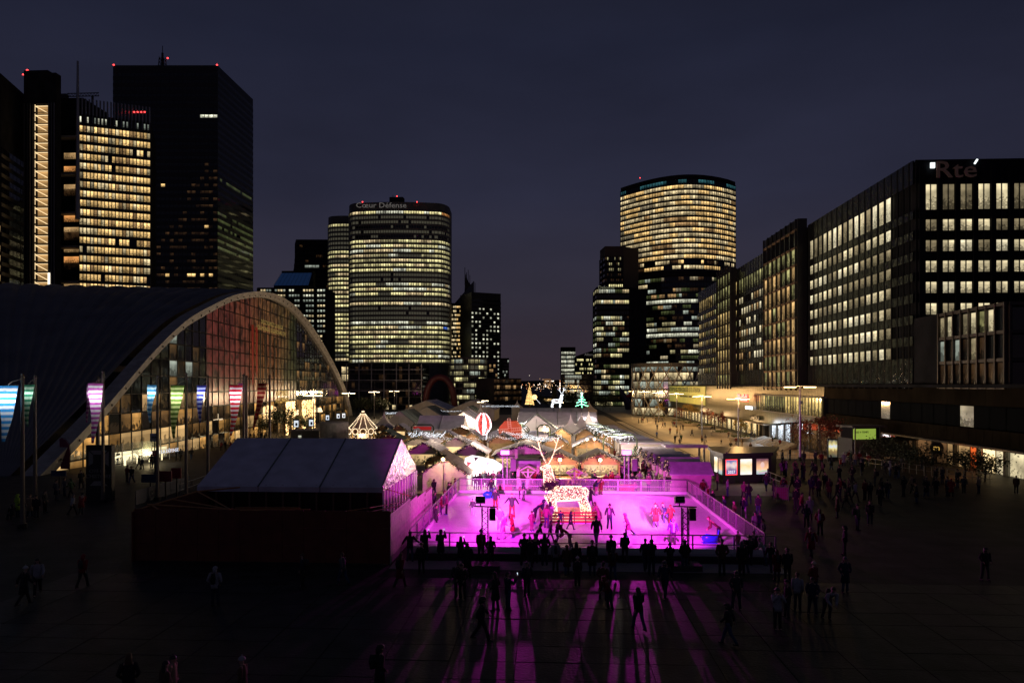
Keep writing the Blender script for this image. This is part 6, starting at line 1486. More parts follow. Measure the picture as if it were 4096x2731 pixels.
# skate scratches
g_ = nt.nodes.new('ShaderNodeNewGeometry'); w1 = nt.nodes.new('ShaderNodeTexNoise'); w1.inputs['Scale'].default_value = 5; w1.inputs['Detail'].default_value = 8; w1.inputs['Distortion'].default_value = 3
nt.links.new(g_.outputs['Position'], w1.inputs[0]); m1 = nt.nodes.new('ShaderNodeMapRange'); m1.inputs[1].default_value = .47; m1.inputs[2].default_value = .53; m1.inputs[3].default_value = .80; m1.inputs[4].default_value = 1
nt.links.new(w1.outputs[0], m1.inputs[0]); mm1 = nt.nodes.new('ShaderNodeMixRGB'); mm1.blend_type = 'MULTIPLY'; mm1.inputs[0].default_value = 1
s0 = bb.inputs['Base Color'].links[0].from_socket; nt.links.new(s0, mm1.inputs[1]); nt.links.new(m1.outputs[0], mm1.inputs[2]); nt.links.new(mm1.outputs[0], bb.inputs['Base Color'])
MB().box((0, 0, .15), (IX1 - IX0, IY1 - IY0, .3)).build('ice_sheet', icem, rink)
plexi = mat('clear_board', (.75, .72, .78), .25, alpha=.10, noise=.2, nscale=3); railm = mat('rail_paint', (.25, .22, .25), .35, metal=.5); kick = mat('kick_board', (.7, .68, .72), .5)
def fence(p0, p1, n, label_side, h=1.25, base=.22, mid=True):
    p0, p1 = Vector(p0) - o_, Vector(p1) - o_; e = (p1 - p0) / n; rz = math.atan2(e.y, e.x); L_ = e.length
    for i in range(n):
        c = p0 + e * (i + .5)
        MB().box((c.x, c.y, .3 + base + (h - base) / 2), (L_ - .1, .025, h - base - .04), rz).build('clear_panel', plexi, rink)
        MB().box((c.x, c.y, .3 + base / 2), (L_ - .02, .1, base), rz).build('kick_board', kick, rink)
        if mid: MB().box((c.x, c.y, .3 + h * .52), (L_, .045, .045), rz).build('mid_rail', railm, rink)
        MB().box((c.x, c.y, .3 + h), (L_, .07, .06), rz).build('top_rail', railm, rink)
    for i in range(n + 1):
        c = p0 + e * i; MB().box((c.x, c.y, .3 + h / 2), (.08, .08, h), rz).build('rail_post', railm, rink)
fence((IX0, IY1, 0), (IX1, IY1, 0), 10, 'back'); fence((IX0, IY0, 0), (IX0, IY1, 0), 10, 'left', mid=False); fence((IX1, IY0, 0), (IX1, IY1, 0), 11, 'right', mid=False)
fence((IX0, IY0, 0), (IX1 + .6, IY0, 0), 9, 'front', h=1.12, base=.33)
# aluminium step and dark base in front
for i in range(9): MB().box((-9.2 + i * 2.34, IY0 - 12.0 - 41.6 + .0 + 53.6 - 42.0 + .0 - 0.35 - 0.0 + .0, 0), (.01, .01, .01))
for i in range(9):
    MB().box((IX0 + 1.15 + i * 2.3 - o_.x, IY0 - .35 - o_.y, .36), (2.26, .5, .05)).build('metal_step', mat('tread_metal', (.45, .42, .45), .3, metal=.8, bump=.8, bscale=18), rink)
    MB().box((IX0 + 1.15 + i * 2.3 - o_.x, IY0 - .62 - o_.y, .17), (2.26, .05, .34)).build('base_panel', mat('base_dark', (.03, .025, .03), .5, bump=.4, bscale=15), rink)
mt = MB(); mt.box((2.0, IY0 - 2.0, .02), (21.4, 1.9, .03)); tag(mt.build('ground_sheet', mat('tarp', (.22, .2, .2), .6, bump=.4, bscale=3)), 'pale tarpaulin strip laid on the paving before the rink', 'tarpaulin')
# platform of the light deer with red slats
a, b_ = P(2163, 2092, 50.8), P(2388, 2092, 50.8)
pl = thing('deer_platform', 'pale platform with red slatted fence panels under the light deer', 'platform', (a.x, a.y, .3), TH)
w = (b_ - a).length; redw = mat('red_slat', (.35, .01, .02), .5); plw = mat('raw_wood', (.5, .33, .16), .7, noise=.2, nscale=4)
for k in range(4):
    for i in range(5): MB().box((w / 10 + i * w / 5, 0, .14 + k * .21), (w / 5 - .03, .03, .125)).build('red_slat', redw, pl)
for i in range(6): MB().box((i * w / 5, .04, .42), (.06, .06, .86)).build('slat_post', darkmetal, pl)
MB().box((w / 2, 1.6, .04), (w * 1.0, 3.0, .1)).build('deck', kick, pl)
for k in range(3):
    for i in range(3): MB().box((w / 6 + i * w / 3, 2.9, .18 + k * .2), (w / 3 - .04, .03, .17)).build('wood_slat', plw, pl)
for s_ in (0, w): 
    for k in range(4): MB().box((s_, 1.5, .14 + k * .21), (.03, 2.9, .125)).build('red_slat', redw, pl)
# light towers
mag = mat('magenta_head', emit=(1, .16, .92), es=5)
def truss(bl, x, y, z0, z1, s=.2, m=0):
    for dx, dy in ((-s, -s), (s, -s), (s, s), (-s, s)): bl.tube([(x + dx, y + dy, z0), (x + dx, y + dy, z1)], .035, 5)
    z = z0; k = 0
    while z < z1 - .3:
        for (ax, ay, bx, by) in ((-s, -s, s, -s), (s, -s, s, s), (s, s, -s, s), (-s, s, -s, -s)):
            f = (ax, ay, bx, by) if k % 2 else (bx, by, ax, ay); bl.tube([(x + f[0], y + f[1], z), (x + f[2], y + f[3], z + .3)], .016, 4)
        z += .3; k += 1
for (u, ul, us, lab) in ((1940, 1922, 1970, 'left front truss tower with a floodlight and a hanging speaker'), (2741, 2718, 2768, 'right front truss tower with a floodlight and a hanging speaker')):
    q = P(u, 1540, 39.3); t = thing('light_tower', lab, 'light tower', (q.x, q.y, 0), TH); b = MB(); truss(b, 0, 0, .25, 3.35, .16); b.build('truss', blackp, t)
    MB().box((.0, 0, .17), (1.6, 1.1, .34)).build('ballast', mat('ballast', (.05, .045, .05), .7), t)
    dl = (ul - u) / F * 39.3; ds = (us - u) / F * 39.3
    MB().tube([(dl - .35, 0, 3.45), (ds + .25, 0, 3.4)], .035, 5).build('crossbar', blackp, t)
    MB().box((dl, 0, 3.78), (.52, .3, .36), rx=-.3).build('floodlight', blackp, t); MB().tube([(dl, 0, 3.45), (dl, 0, 3.62)], .04, 5).build('bracket', blackp, t)
    MB().box((dl, -.2, 3.86), (.44, .05, .04)).build('floodlight_fin', railm, t)
    MB().prism([(ds - .17, -.22), (ds + .17, -.22), (ds + .13, .22), (ds - .13, .22)], 2.7, 3.35).build('speaker', blackp, t)
    aim = Vector((2.0 * (-1 if u < 2000 else 1) + 2.2, 60, .3)); tgt = P(2017 if u < 2000 else 2552, 2028, 57.5); tgt.z = .3
    lamp('SPOT', 'front_floodlight', Vector((q.x + dl, q.y + .5, 3.8)), 62000, (1, .14, .92), .12, tgt, 26, 1.0)
    lamp('SPOT', 'front_floodlight', Vector((q.x + dl, q.y + .5, 3.85)), 12500, (1, .025, .88), .12, tgt - Vector((0, 4, 0)), 84, .9)
for (u, lab) in ((2020, 'left rear truss tower with a blazing magenta floodlight'), (2505, 'right rear truss tower with a blazing magenta floodlight')):
    q = P(u, 1540, 66.4); t = thing('light_tower', lab, 'light tower', (q.x, q.y, 0), TH); b = MB(); truss(b, 0, 0, .2, 3.5, .2); b.build('truss', mat('truss_metal', (.2, .2, .22), .4, metal=.6), t)
    MB().box((0, 0, .5), (1.3, .9, .9)).build('ballast', mat('ballast_red', (.4, .02, .03), .6), t)
    MB().tube([(-.8, 0, 3.5), (.9, 0, 3.5)], .04, 5).build('crossbar', blackp, t); MB().box((0, -.02, 3.85), (.85, .25, .42)).build('floodlight', blackp, t)
    MB().box((0, -.17, 3.85), (.78, .04, .36)).build('floodlight_lens', mag, t); MB().box((.75, .1, 2.7), (.5, .5, 1.1)).build('speaker', blackp, t)
    lamp('SPOT', 'rear_floodlight', Vector((q.x, q.y - .45, 3.85)), 3700, (1, .04, .8), .1, (q.x * .8, 40, 0), 125, .35)
# plank fence along the left side of the rink, and the brown hoarding
plank = mat('fence_plank', (.50, .42, .38), .7, noise=.2, nscale=3, bump=.2, bscale=14); brown = mat('brown_hoarding', (.16, .035, .018), .7, noise=.2, nscale=1.5)
t = thing('plank_fence', 'pale plank fence wall running back along the left side of the rink', 'fence', (-8.9, 40.2, 0), PI / 2)
for k in range(16):
    for i in range(5):
        z = .1 + k * .185; top = 2.95 - .8 * (i + .5) / 5
        if z < top: MB().box((1.45 + i * 2.9 - (.5 if k % 2 and 0 < i < 4 else 0) , -.04 + R.uniform(-.006, .006), z), (2.88, .04, .175)).build('plank', plank, t)
MB().box((7.2, .04, 1.2), (14.4, .05, 2.3)).build('backing', brown, t)
t = thing('brown_hoarding', 'long dark brown board hoarding in front of the big tent', 'hoarding', (-23.6, 40.25, 0))
for i in range(12):
    for k in range(3): MB().box((.61 + i * 1.225, R.uniform(-.008, .008), .5 + k * .98), (1.21, .05, .965)).build('hoarding_board', brown, t)
for k in range(6): MB().box((-.03, 2.2 + k * 2.5 - 1.2, 1.4), (.05, 2.45, 2.8)).build('hoarding_board', brown, t)
for i in range(13): MB().box((i * 1.225, .1, 1.45), (.1, .12, 2.9)).build('post', brown, t)
# loose roof timbers on top of the yard behind the hoarding
tm = mat('timber', (.42, .2, .07), .7, noise=.2, nscale=3)
def beam_set(pts, label, tk=.05):
    o = MB(); t = thing('timber_truss', label, 'timber', pts[0][0])
    for a, b_ in pts: MB().tube([a - pts[0][0], b_ - pts[0][0]], tk, 4).build('beam', tm, t)
beam_set([(P(535, 2042, 42), P(790, 1965, 46)), (P(790, 1965, 46), P(960, 1948, 47)), (P(790, 1965, 46), P(925, 2038, 43)), (P(590, 2016, 43), P(925, 2038, 42)), (P(690, 1996, 45), P(905, 2034, 43)), (P(608, 2020, 43), P(650, 2046, 41.5)), (P(900, 2046, 41.5), P(930, 2034, 42))], 'open pitched truss of loose timbers leaning over the left end of the hoarding')
beam_set([(P(930, 2036, 42), P(1240, 2036, 42)), (P(940, 2030, 43), P(1200, 2030, 43)), (P(960, 2041, 41), P(1180, 2041, 41))], 'bundle of timbers lying on top of the hoarding', .035)
beam_set([(P(1290, 2056, 41), P(1480, 2030, 43)), (P(1480, 2030, 43), P(1610, 2008, 48)), (P(1450, 2052, 41), P(1600, 2022, 46)), (P(1545, 1955, 50), P(1690, 1998, 52))], 'timbers leaning over the right end of the hoarding', .03)
# big tent at the front left
TX0, TX1, TY0, TY1, TE, TR = -24.2, -11.3, 49.0, 61.3, 3.15, 5.9
bt = thing('big_tent', 'big white frame tent with a grey roof and shiny pink lit gable beside the rink', 'tent', (TX0, TY0, 0)); W_ = TX1 - TX0; D_ = TY1 - TY0
for i in range(3):
    x0, x1 = W_ * i / 3 + .02, W_ * (i + 1) / 3 - .02
    m = MB(); m.face([(x0, -.25, TE - .1), (x1, -.25, TE - .1), (x1, D_ / 2, TR), (x0, D_ / 2, TR)]); m.face([(x0, -.25, TE - .45), (x1, -.25, TE - .45), (x1, -.25, TE - .1), (x0, -.25, TE - .1)])
    m.face([(x1, D_ + .25, TE - .1), (x0, D_ + .25, TE - .1), (x0, D_ / 2, TR), (x1, D_ / 2, TR)]); m.build('roof_panel', tentg, bt)
    MB().tube([(x1 + .02, -.28, TE - .08), (x1 + .02, D_ / 2, TR + .03)], .05, 5).build('seam', tentgr, bt)
foil = mat('gable_foil', (.2, .17, .19), .32, metal=.15, bump=.9, bscale=2.2)
m = MB(); N = 14
m.face([(W_, 0, TE - .4), (W_, D_, TE - .4), (W_, D_, TE), (W_, D_ / 2, TR), (W_, 0, TE)]); m.build('gable_sheet', foil, bt)
for i in range(11): MB().box((W_ * (i + .5) / 11 - .5, 0, TE / 2), (.12, .12, TE)).build('column', mat('tent_post_red', (.2, .09, .06), .6), bt)
MB().box((W_ / 2, .3, TE / 2), (W_, .05, TE)).build('front_wall', mat('tent_dark_wall', (.03, .012, .01), .4), bt); MB().box((0, D_ / 2, TE / 2), (.05, D_, TE)).build('end_wall', tentw, bt)
for i in range(13): MB().box((W_ + .02, D_ * i / 12, (TE - .4) / 2), (.12, .12, TE - .4)).build('window_post', whitep, bt)
MB().box((W_ - .6, D_ * .52, 1.3), (.05, D_ * .9, 2.6)).build('curtain_wall', mat('tent_inner', (.6, .5, .42), .7), bt)
lamp('POINT', 'tent_light', (TX1 - .1 + .9, TY1 - 1.2, 2.7), 45, (1, .75, .5), .25)
# closed chalet low rail and mesh gate beside the tent
q = P(1632, 2040, 50); t = thing('mesh_gate', 'white grid gate beside the tent end', 'gate', (q.x, q.y, 0), PI / 2 - .1)
for i in range(7): MB().tube([(i * .35, 0, 0), (i * .35, 0, 2.2)], .02, 4).build('bar', whitep, t)
for k in range(8): MB().tube([(0, 0, .2 + k * .28), (2.1, 0, .2 + k * .28)], .02, 4).build('bar', whitep, t)
# poster kiosk
q = P(2890, 1540, 74); kz = 3.05
kk = thing('newspaper_kiosk', 'dark newspaper kiosk with brightly lit poster panels', 'kiosk', (q.x, q.y, 0)); km = mat('kiosk_dark', (.02, .018, .02), .4)
u2w = lambda u, d=74: P(u, 1540, d)
pa, pb, pc, pe = u2w(2858, 77.5) - q, u2w(2893, 74) - q, u2w(3085, 75.2) - q, u2w(3105, 82) - q
MB().prism([(pa.x, pa.y), (pb.x, pb.y), (pc.x, pc.y), (pe.x, pe.y), (pa.x + .6, pe.y)], 0, 2.75).build('body', km, kk)
MB().prism([(pa.x - .3, pa.y), (pb.x - .1, pb.y - .35), (pc.x + .1, pc.y - .3), (pe.x + .3, pe.y), (pa.x + .4, pe.y + .2)], 2.75, 3.05).build('roof', mat('kiosk_roof', (.03, .028, .03), .35), kk)
MB().tube([(0.4, 0, 3.1), (2.0, 5, 3.1)], .08, 5).build('roof_rib', km, kk)
def postermat(nm, stops, st=1.0, sc=1.5):
    m = mat(nm, (.5, .5, .5), .4); n = m.node_tree.nodes; L = m.node_tree.links; b = n['Principled BSDF']; uv = n.new('ShaderNodeUVMap'); s = n.new('ShaderNodeSeparateXYZ'); t_ = n.new('ShaderNodeTexNoise'); t_.inputs['Scale'].default_value = sc * 2; t_.inputs['Detail'].default_value = 3
    L.new(uv.outputs[0], s.inputs[0]); L.new(uv.outputs[0], t_.inputs[0]); ad = n.new('ShaderNodeMath'); ad.operation = 'MULTIPLY_ADD'; ad.inputs[1].default_value = .5; L.new(t_.outputs[0], ad.inputs[0]); sb = n.new('ShaderNodeMath'); sb.operation = 'SUBTRACT'; sb.inputs[1].default_value = .25; L.new(s.outputs[1], sb.inputs[0]); L.new(sb.outputs[0], ad.inputs[2])
    cr = n.new('ShaderNodeValToRGB'); e = cr.color_ramp.elements; e[0].position = stops[0][0]; e[0].color = (*stops[0][1], 1); e[1].position = stops[-1][0]; e[1].color = (*stops[-1][1], 1)
    for p, c in stops[1:-1]: x_ = e.new(p); x_.color = (*c, 1)
    L.new(ad.outputs[0], cr.inputs[0]); L.new(cr.outputs[0], b.inputs['Emission Color']); b.inputs['Emission Strength'].default_value = st; return m
P1 = postermat('poster_red_blue', [(0, (.05, .12, .3)), (.3, (.03, .08, .22)), (.5, (.6, .55, .5)), (.62, (.8, .75, .7)), (.9, (.06, .15, .35))], .9)
P2 = postermat('poster_cream', [(0, (1, .95, .85)), (.3, (1, .8, .5)), (.6, (1, .65, .25)), (.9, (1, .93, .8))], 1.1); P3 = postermat('poster_sepia', [(0, (.3, .5, .45)), (.22, (.6, .6, .6)), (.34, (1, .6, .25)), (.6, (.75, .4, .16)), (.95, (.08, .04, .02))], 1.0)
rzk = math.atan2(pc.y - pb.y, pc.x - pb.x); nk = Vector((math.sin(rzk), -math.cos(rzk), 0)); ek = Vector((math.cos(rzk), math.sin(rzk), 0))
Lk = (Vector((pc.x, pc.y, 0)) - Vector((pb.x, pb.y, 0))).length
for i, (f0, f1, m) in enumerate((( .04, .28, P1), (.345, .585, P2), (.68, .93, P3))):
    c = Vector((pb.x, pb.y, 1.62)) + ek * Lk * (f0 + f1) / 2 + nk * .03; w = Lk * (f1 - f0)
    MB().box(c, (w + .12, .06, 1.72), rzk).build('poster_frame', blackp, kk); mm = MB(); c2 = c + nk * .05
    mm.face([c2 - ek * w / 2 - Vector((0, 0, .8)), c2 + ek * w / 2 - Vector((0, 0, .8)), c2 + ek * w / 2 + Vector((0, 0, .8)), c2 - ek * w / 2 + Vector((0, 0, .8))]); mm.build('poster', m, kk)
    c3 = c2 + nk * .02
    if i == 0:
        text('2027', 'lettering', mat('print_white', emit=(1, 1, 1), es=1), kk, c3 - Vector((0, 0, .5)), .42, (PI / 2, 0, rzk), ext=.004)
        for s_, col in ((-.27, (.8, .55, .4)), (.25, (.75, .5, .38))):
            mm = MB(); mm.lathe([(.13, -.004), (0, -.004)], 14); o = mm.build('printed_figure', mat('print_skin', emit=(.85, .6, .48), es=.9), kk); o.location = c3 + ek * s_ + Vector((0, 0, .28 + .05 * (s_ > 0))); o.rotation_euler = (PI / 2, 0, rzk); o.scale = (1, 1.25, 1)
        for z in (.77, -.77): MB().box(c3 + Vector((0, 0, z)), (w, .01, .06), rzk).build('print_border', redglow, kk)
        for s_ in (-1, 1): MB().box(c3 + ek * s_ * (w / 2 - .03), (.05, .01, 1.58), rzk).build('print_border', redglow, kk)
    if i == 2:
        mm = MB(); mm.lathe([(.26, -.004), (0, -.004)], 16); o = mm.build('printed_figure', mat('print_skin'), kk); o.location = c3 + Vector((0, 0, .15)); o.rotation_euler = (PI / 2, 0, rzk); o.scale = (.9, 1.2, 1)
        MB().box(c3 - Vector((0, 0, .58)), (.95, .01, .36), rzk, ry=-.12).build('print_block', postermat('poster_mix', [(0, (.1, .5, .6)), (.4, (.9, .5, .6)), (.7, (.3, .8, .5)), (1, (1, .9, .3))], .8, 6), kk)
rz2 = math.atan2(pb.y - pa.y, pb.x - pa.x); e2 = Vector((math.cos(rz2), math.sin(rz2), 0)); n2 = Vector((math.sin(rz2), -math.cos(rz2), 0)); L2 = (Vector((pb.x - pa.x, pb.y - pa.y, 0))).length
for (f0, f1, m) in ((.04, .42, P2), (.55, .93, P3)):
    c2 = Vector((pa.x, pa.y, 1.62)) + e2 * L2 * (f0 + f1) / 2 + n2 * .06; w = L2 * (f1 - f0); mm = MB(); mm.face([c2 - e2 * w / 2 - Vector((0, 0, .8)), c2 + e2 * w / 2 - Vector((0, 0, .8)), c2 + e2 * w / 2 + Vector((0, 0, .8)), c2 - e2 * w / 2 + Vector((0, 0, .8))]); mm.build('poster', m, kk)
lamp('POINT', 'kiosk_light', q + Vector((3, -1.6, -CAMH + 1.6)), 25, (1, .85, .6), .8)
# advertising totem, snack kiosk, railings
q = P(3330, 1540, 96); t = thing('poster_totem', 'free standing lit poster totem in the right plaza crowd', 'poster totem', (q.x, q.y, 0))
MB().box((0, 0, 1.45), (1.35, .25, 2.9)).build('case', blackp, t); mm = MB(); mm.face([(-.55, -.14, .5), (.55, -.14, .5), (.55, -.14, 2.75), (-.55, -.14, 2.75)]); mm.build('poster', postermat('poster_watch', [(0, (.02, .06, .05)), (.35, (.3, .2, .05)), (.5, (.9, .8, .3)), (.62, (.7, .85, 1)), (.75, (.8, .7, .25)), (1, (.02, .05, .05))], .9, 2), t)
q = P(3440, 1540, 98); t = thing('snack_kiosk', 'grey snack kiosk with a yellow green lit signboard', 'kiosk', (q.x, q.y, 0), .25)
MB().box((1.2, 1.5, 1.4), (4.8, 3, 2.8)).build('body', wallgrey, t); MB().box((1.2, 1.4, 4.4), (5.2, 3.6, .25)).build('roof', wallgrey, t); MB().box((1.2, 1.5, 3.5), (4.0, 2.6, 1.7)).build('upper_wall', walldark, t)
MB().box((.6, -.12, 3.4), (3.4, .1, 1.4)).build('sign_board', mat('lime_sign', (.3, .45, .03), emit=(.55, .8, .12), es=.42), t); text('LES 4 TEMPS', 'lettering', blackp, t, (.2, -.2, 3.65), .36)
for x in (-.9, 2.9): MB().box((x, -.2, 2.2), (.15, .15, 4.4)).build('post', greymetal, t)
MB().box((9, 1, 2.6), (11, 3, .3)).build('canopy_roof', walldark, t); MB().box((9, 2.2, 1.3), (11, .3, 2.6)).build('screen_wall', mat('brown_wall'), t)
def rail(p0, p1, n, label, h=1.05):
    t = thing('railing', label, 'railing', p0); e = Vector(p1) - Vector(p0)
    for i in range(n + 1): MB().tube([e * (i / n), e * (i / n) + Vector((0, 0, h))], .035, 4).build('post', greymetal, t)
    for z in (h * .5, h): MB().tube([Vector((0, 0, z)), e + Vector((0, 0, z))], .03, 4).build('rail', greymetal, t)
rail(Vector((22.8, 99.9, 0)), Vector((47.5, 99.9, 0)), 26, 'metal railing above the lower plaza behind the poster kiosk'); rail(Vector((22.7, 100, 0)), Vector((22.7, 72, 0)), 16, 'metal railing running back beside the market exit')
rail(P(3380, 1540, 92) - Vector((0, 0, CAMH)), P(3960, 1540, 73) - Vector((0, 0, CAMH)), 20, 'low metal railing in front of the burger terrace')
# market exit shelter
a = P(2590, 1540, 93); t = thing('entrance_shelter', 'small flat roofed timber shelter at the market exit', 'shelter', (XY(2735, 90).x, XY(2735, 90).y, gz(17, 90)))
MB().box((0, 0, 3.0), (5.0, 3.6, .2)).box((0, -1.85, 3.1), (5.1, .08, .35)).build('roof', roofg, t)
for x in (-2.2, 2.2):
    for y in (-1.5, 1.5): MB().box((x, y, 1.45), (.22, .22, 2.9)).build('post', woodl, t)
a = P(2560, 1540, 97); t = thing('service_container', 'flat roofed container at the end of the stall row', 'container', (XY(2585, 97).x, XY(2585, 97).y, -1)); MB().box((0, 1, 1.6), (6.8, 3, 3.2)).build('body', woodl, t); MB().box((0, 1, 3.25), (7, 3.4, .12)).build('roof', tentg, t)
link('lit_interior', pane_mesh('h'), t, (-1.6, -.55, 1.9), 0, (2.6, 1, 1.2))
# seals
def seal(q, rz, label):
    t = thing('skating_aid', label, 'skating aid', q, rz)
    m = MB(); m.tube([(-.45, 0, .28), (-.2, 0, .3), (.25, 0, .26), (.5, 0, .2)], [.12, .27, .25, .1], 10); m.tube([(.35, 0, .25), (.52, 0, .5), (.55, 0, .78)], [.09, .05, .05], 8); m.build('body', mat('blue_plastic', (.02, .10, .75), .3), t, smooth=True)
    MB().tube([(.55, -.22, .8), (.55, .22, .8)], .035, 6).build('handle', mat('blue_plastic'), t)
    for y in (-.17, .17): MB().box((0, y, .03), (.9, .04, .06)).build('runner', mat('blue_plastic'), t)
    for y in (-.1, .1): MB().octa((-.53, y, .38), .035).build('eye', blackp, t)
seal(Vector((*P(1953, 1540, 64).xy, .3)) if False else Vector((P(1953, 1540, 62.5).x, P(1953, 1540, 62.5).y, .3)), .2, 'blue seal shaped skating aid near the back left of the ice')
seal(Vector((P(2838, 1540, 44.6).x, P(2838, 1540, 44.6).y, .3)), 0, 'blue seal shaped skating aid pushed near the front right of the ice')
# suitcase, cart in the right crowd
t = thing('suitcase', 'red rolling suitcase beside people near the poster totem', 'suitcase', P(3365, 1540, 91) - Vector((0, 0, CAMH))); MB().box((0, 0, .4), (.42, .25, .6)).build('shell', mat('red_shell', (.4, .02, .02), .4), t); MB().tube([(-.1, 0, .7), (-.1, 0, 1), (.1, 0, 1), (.1, 0, .7)], .015, 4).build('handle', blackp, t)
q = P(3125, 1540, 62); t = thing('cage_cart', 'wire cage cart standing outside the right corner of the rink', 'cart', (q.x, q.y, 0))
for x in (-.5, .5):
    for y in (-.35, .35): MB().tube([(x, y, .15), (x, y, 1.5)], .025, 4).build('post', railm, t)
for k in range(6):
    MB().tube([(-.5, -.35, .3 + k * .24), (.5, -.35, .3 + k * .24)], .012, 4).build('wire', railm, t)
for x in range(7): MB().tube([(-.5 + x * .166, -.35, .2), (-.5 + x * .166, -.35, 1.5)], .012, 4).build('wire', railm, t)
MB().box((0, 0, .8), (.9, .6, 1.0)).build('load', mat('cardboard', (.25, .12, .12), .8), t)
# ------------------------------------------------------------------ people
skin = mat('skin', (.42, .26, .19), .6); cloth = mat('cloth', obj=True, rough=.85, noise=.18, nscale=14); shoem = mat('shoe', obj=True, rough=.6); hairm = mat('hair', obj=True, rough=.6); eyem = mat('eye_dark', (.01, .01, .01), .3)
def V(*a): return Vector(a)
POSES = {}
def pose(name, lean=0, bend=0, L=None, Rr=None, legL=None, legR=None, sit=0, head=0, skate=0):
    POSES[name] = dict(lean=lean, bend=bend, L=L, R=Rr, legL=legL, legR=legR, sit=sit, head=head, skate=skate)
AD = ((-.225, -.02, 1.16), (-.21, .07, .92)); BD = ((.225, -.02, 1.16), (.21, .07, .92))
LS = ((-.1, 0, .5), (-.11, 0, .09)); RS = ((.1, 0, .5), (.11, 0, .09))
pose('stand', 0, 0, AD, BD, LS, RS)
pose('stand_wide', 0, .03, ((-.27, -.03, 1.17), (-.2, .15, 1.0)), ((.27, -.03, 1.17), (.2, .15, 1.0)), ((-.13, .02, .5), (-.16, .02, .09)), ((.13, 0, .5), (.17, -.04, .09)))
pose('pockets', 0, 0, ((-.29, -.06, 1.15), (-.19, .1, .98)), ((.29, -.06, 1.15), (.19, .1, .98)), LS, ((.1, .05, .5), (.13, .06, .09)))
pose('walk', 0, .04, ((-.25, .1, 1.17), (-.22, .28, .98)), ((.25, -.12, 1.17), (.26, -.16, .94)), ((-.09, -.1, .52), (-.1, -.36, .16)), ((.09, .18, .5), (.1, .3, .09)))
pose('walk2', 0, .04, ((-.25, -.12, 1.17), (-.26, -.16, .94)), ((.25, .1, 1.17), (.22, .28, .98)), ((-.09, .18, .5), (-.1, .3, .09)), ((.09, -.1, .52), (.1, -.36, .16)))
pose('phone', 0, -.02, ((-.24, .02, 1.16), (-.16, .22, 1.12)), ((.27, .16, 1.26), (.18, .36, 1.55)), LS, RS)
pose('photo', 0, -.02, ((-.24, .2, 1.24), (-.07, .24, 1.52)), ((.24, .2, 1.24), (.07, .24, 1.52)), LS, RS)
pose('lean', 0, .22, ((-.24, .3, 1.12), (-.12, .48, 1.0)), ((.24, .3, 1.12), (.12, .48, 1.0)), ((-.1, -.03, .5), (-.11, -.12, .09)), ((.1, 0, .5), (.11, -.05, .09)))
pose('bend', 0, .42, ((-.2, .45, .98), (-.1, .62, .82)), ((.2, .45, .98), (.1, .62, .82)), ((-.1, .04, .5), (-.12, -.08, .09)), ((.1, -.08, .5), (.12, -.25, .09)))
pose('armout', 0, .06, ((-.34, .02, 1.18), (-.46, .14, .98)), ((.36, .06, 1.2), (.5, .2, 1.06)), ((-.12, .06, .5), (-.16, 0, .09)), ((.12, .02, .5), (.16, -.1, .09)))
pose('skate', 0, .16, ((-.32, -.02, 1.12), (-.42, .1, .92)), ((.3, .08, 1.12), (.36, .26, 1.0)), ((-.1, .14, .5), (-.1, .05, .09)), ((.14, -.14, .5), (.3, -.42, .2)), skate=1)
pose('skate_stand', 0, .05, ((-.28, 0, 1.15), (-.33, .12, .96)), ((.28, 0, 1.15), (.33, .12, .96)), ((-.11, .06, .5), (-.14, 0, .09)), ((.11, .03, .5), (.16, -.08, .09)), skate=1)
pose('sit', 0, .05, ((-.24, .1, .72), (-.12, .3, .62)), ((.24, .1, .72), (.12, .3, .62)), ((-.12, .42, .5), (-.13, .5, .09)), ((.12, .42, .5), (.13, .46, .09)), sit=.44)
def skinmesh(verts, edges, radii, root=0, lev=1):
    me = bpy.data.meshes.new('tmp'); me.from_pydata([tuple(v) for v in verts], edges, []); o = bpy.data.objects.new('tmp', me); COL.objects.link(o)
    mo = o.modifiers.new('s', 'SKIN'); mo.use_smooth_shade = True
    if lev: su = o.modifiers.new('u', 'SUBSURF'); su.levels = lev
    for i, r in enumerate(radii): me.skin_vertices[0].data[i].radius = r if isinstance(r, tuple) else (r, r)
    for i in range(len(verts)): me.skin_vertices[0].data[i].use_root = (i == root)
    dg = bpy.context.evaluated_depsgraph_get(); dg.update(); ev = o.evaluated_get(dg); m2 = bpy.data.meshes.new_from_object(ev); bpy.data.objects.remove(o); return m2
PM = {}
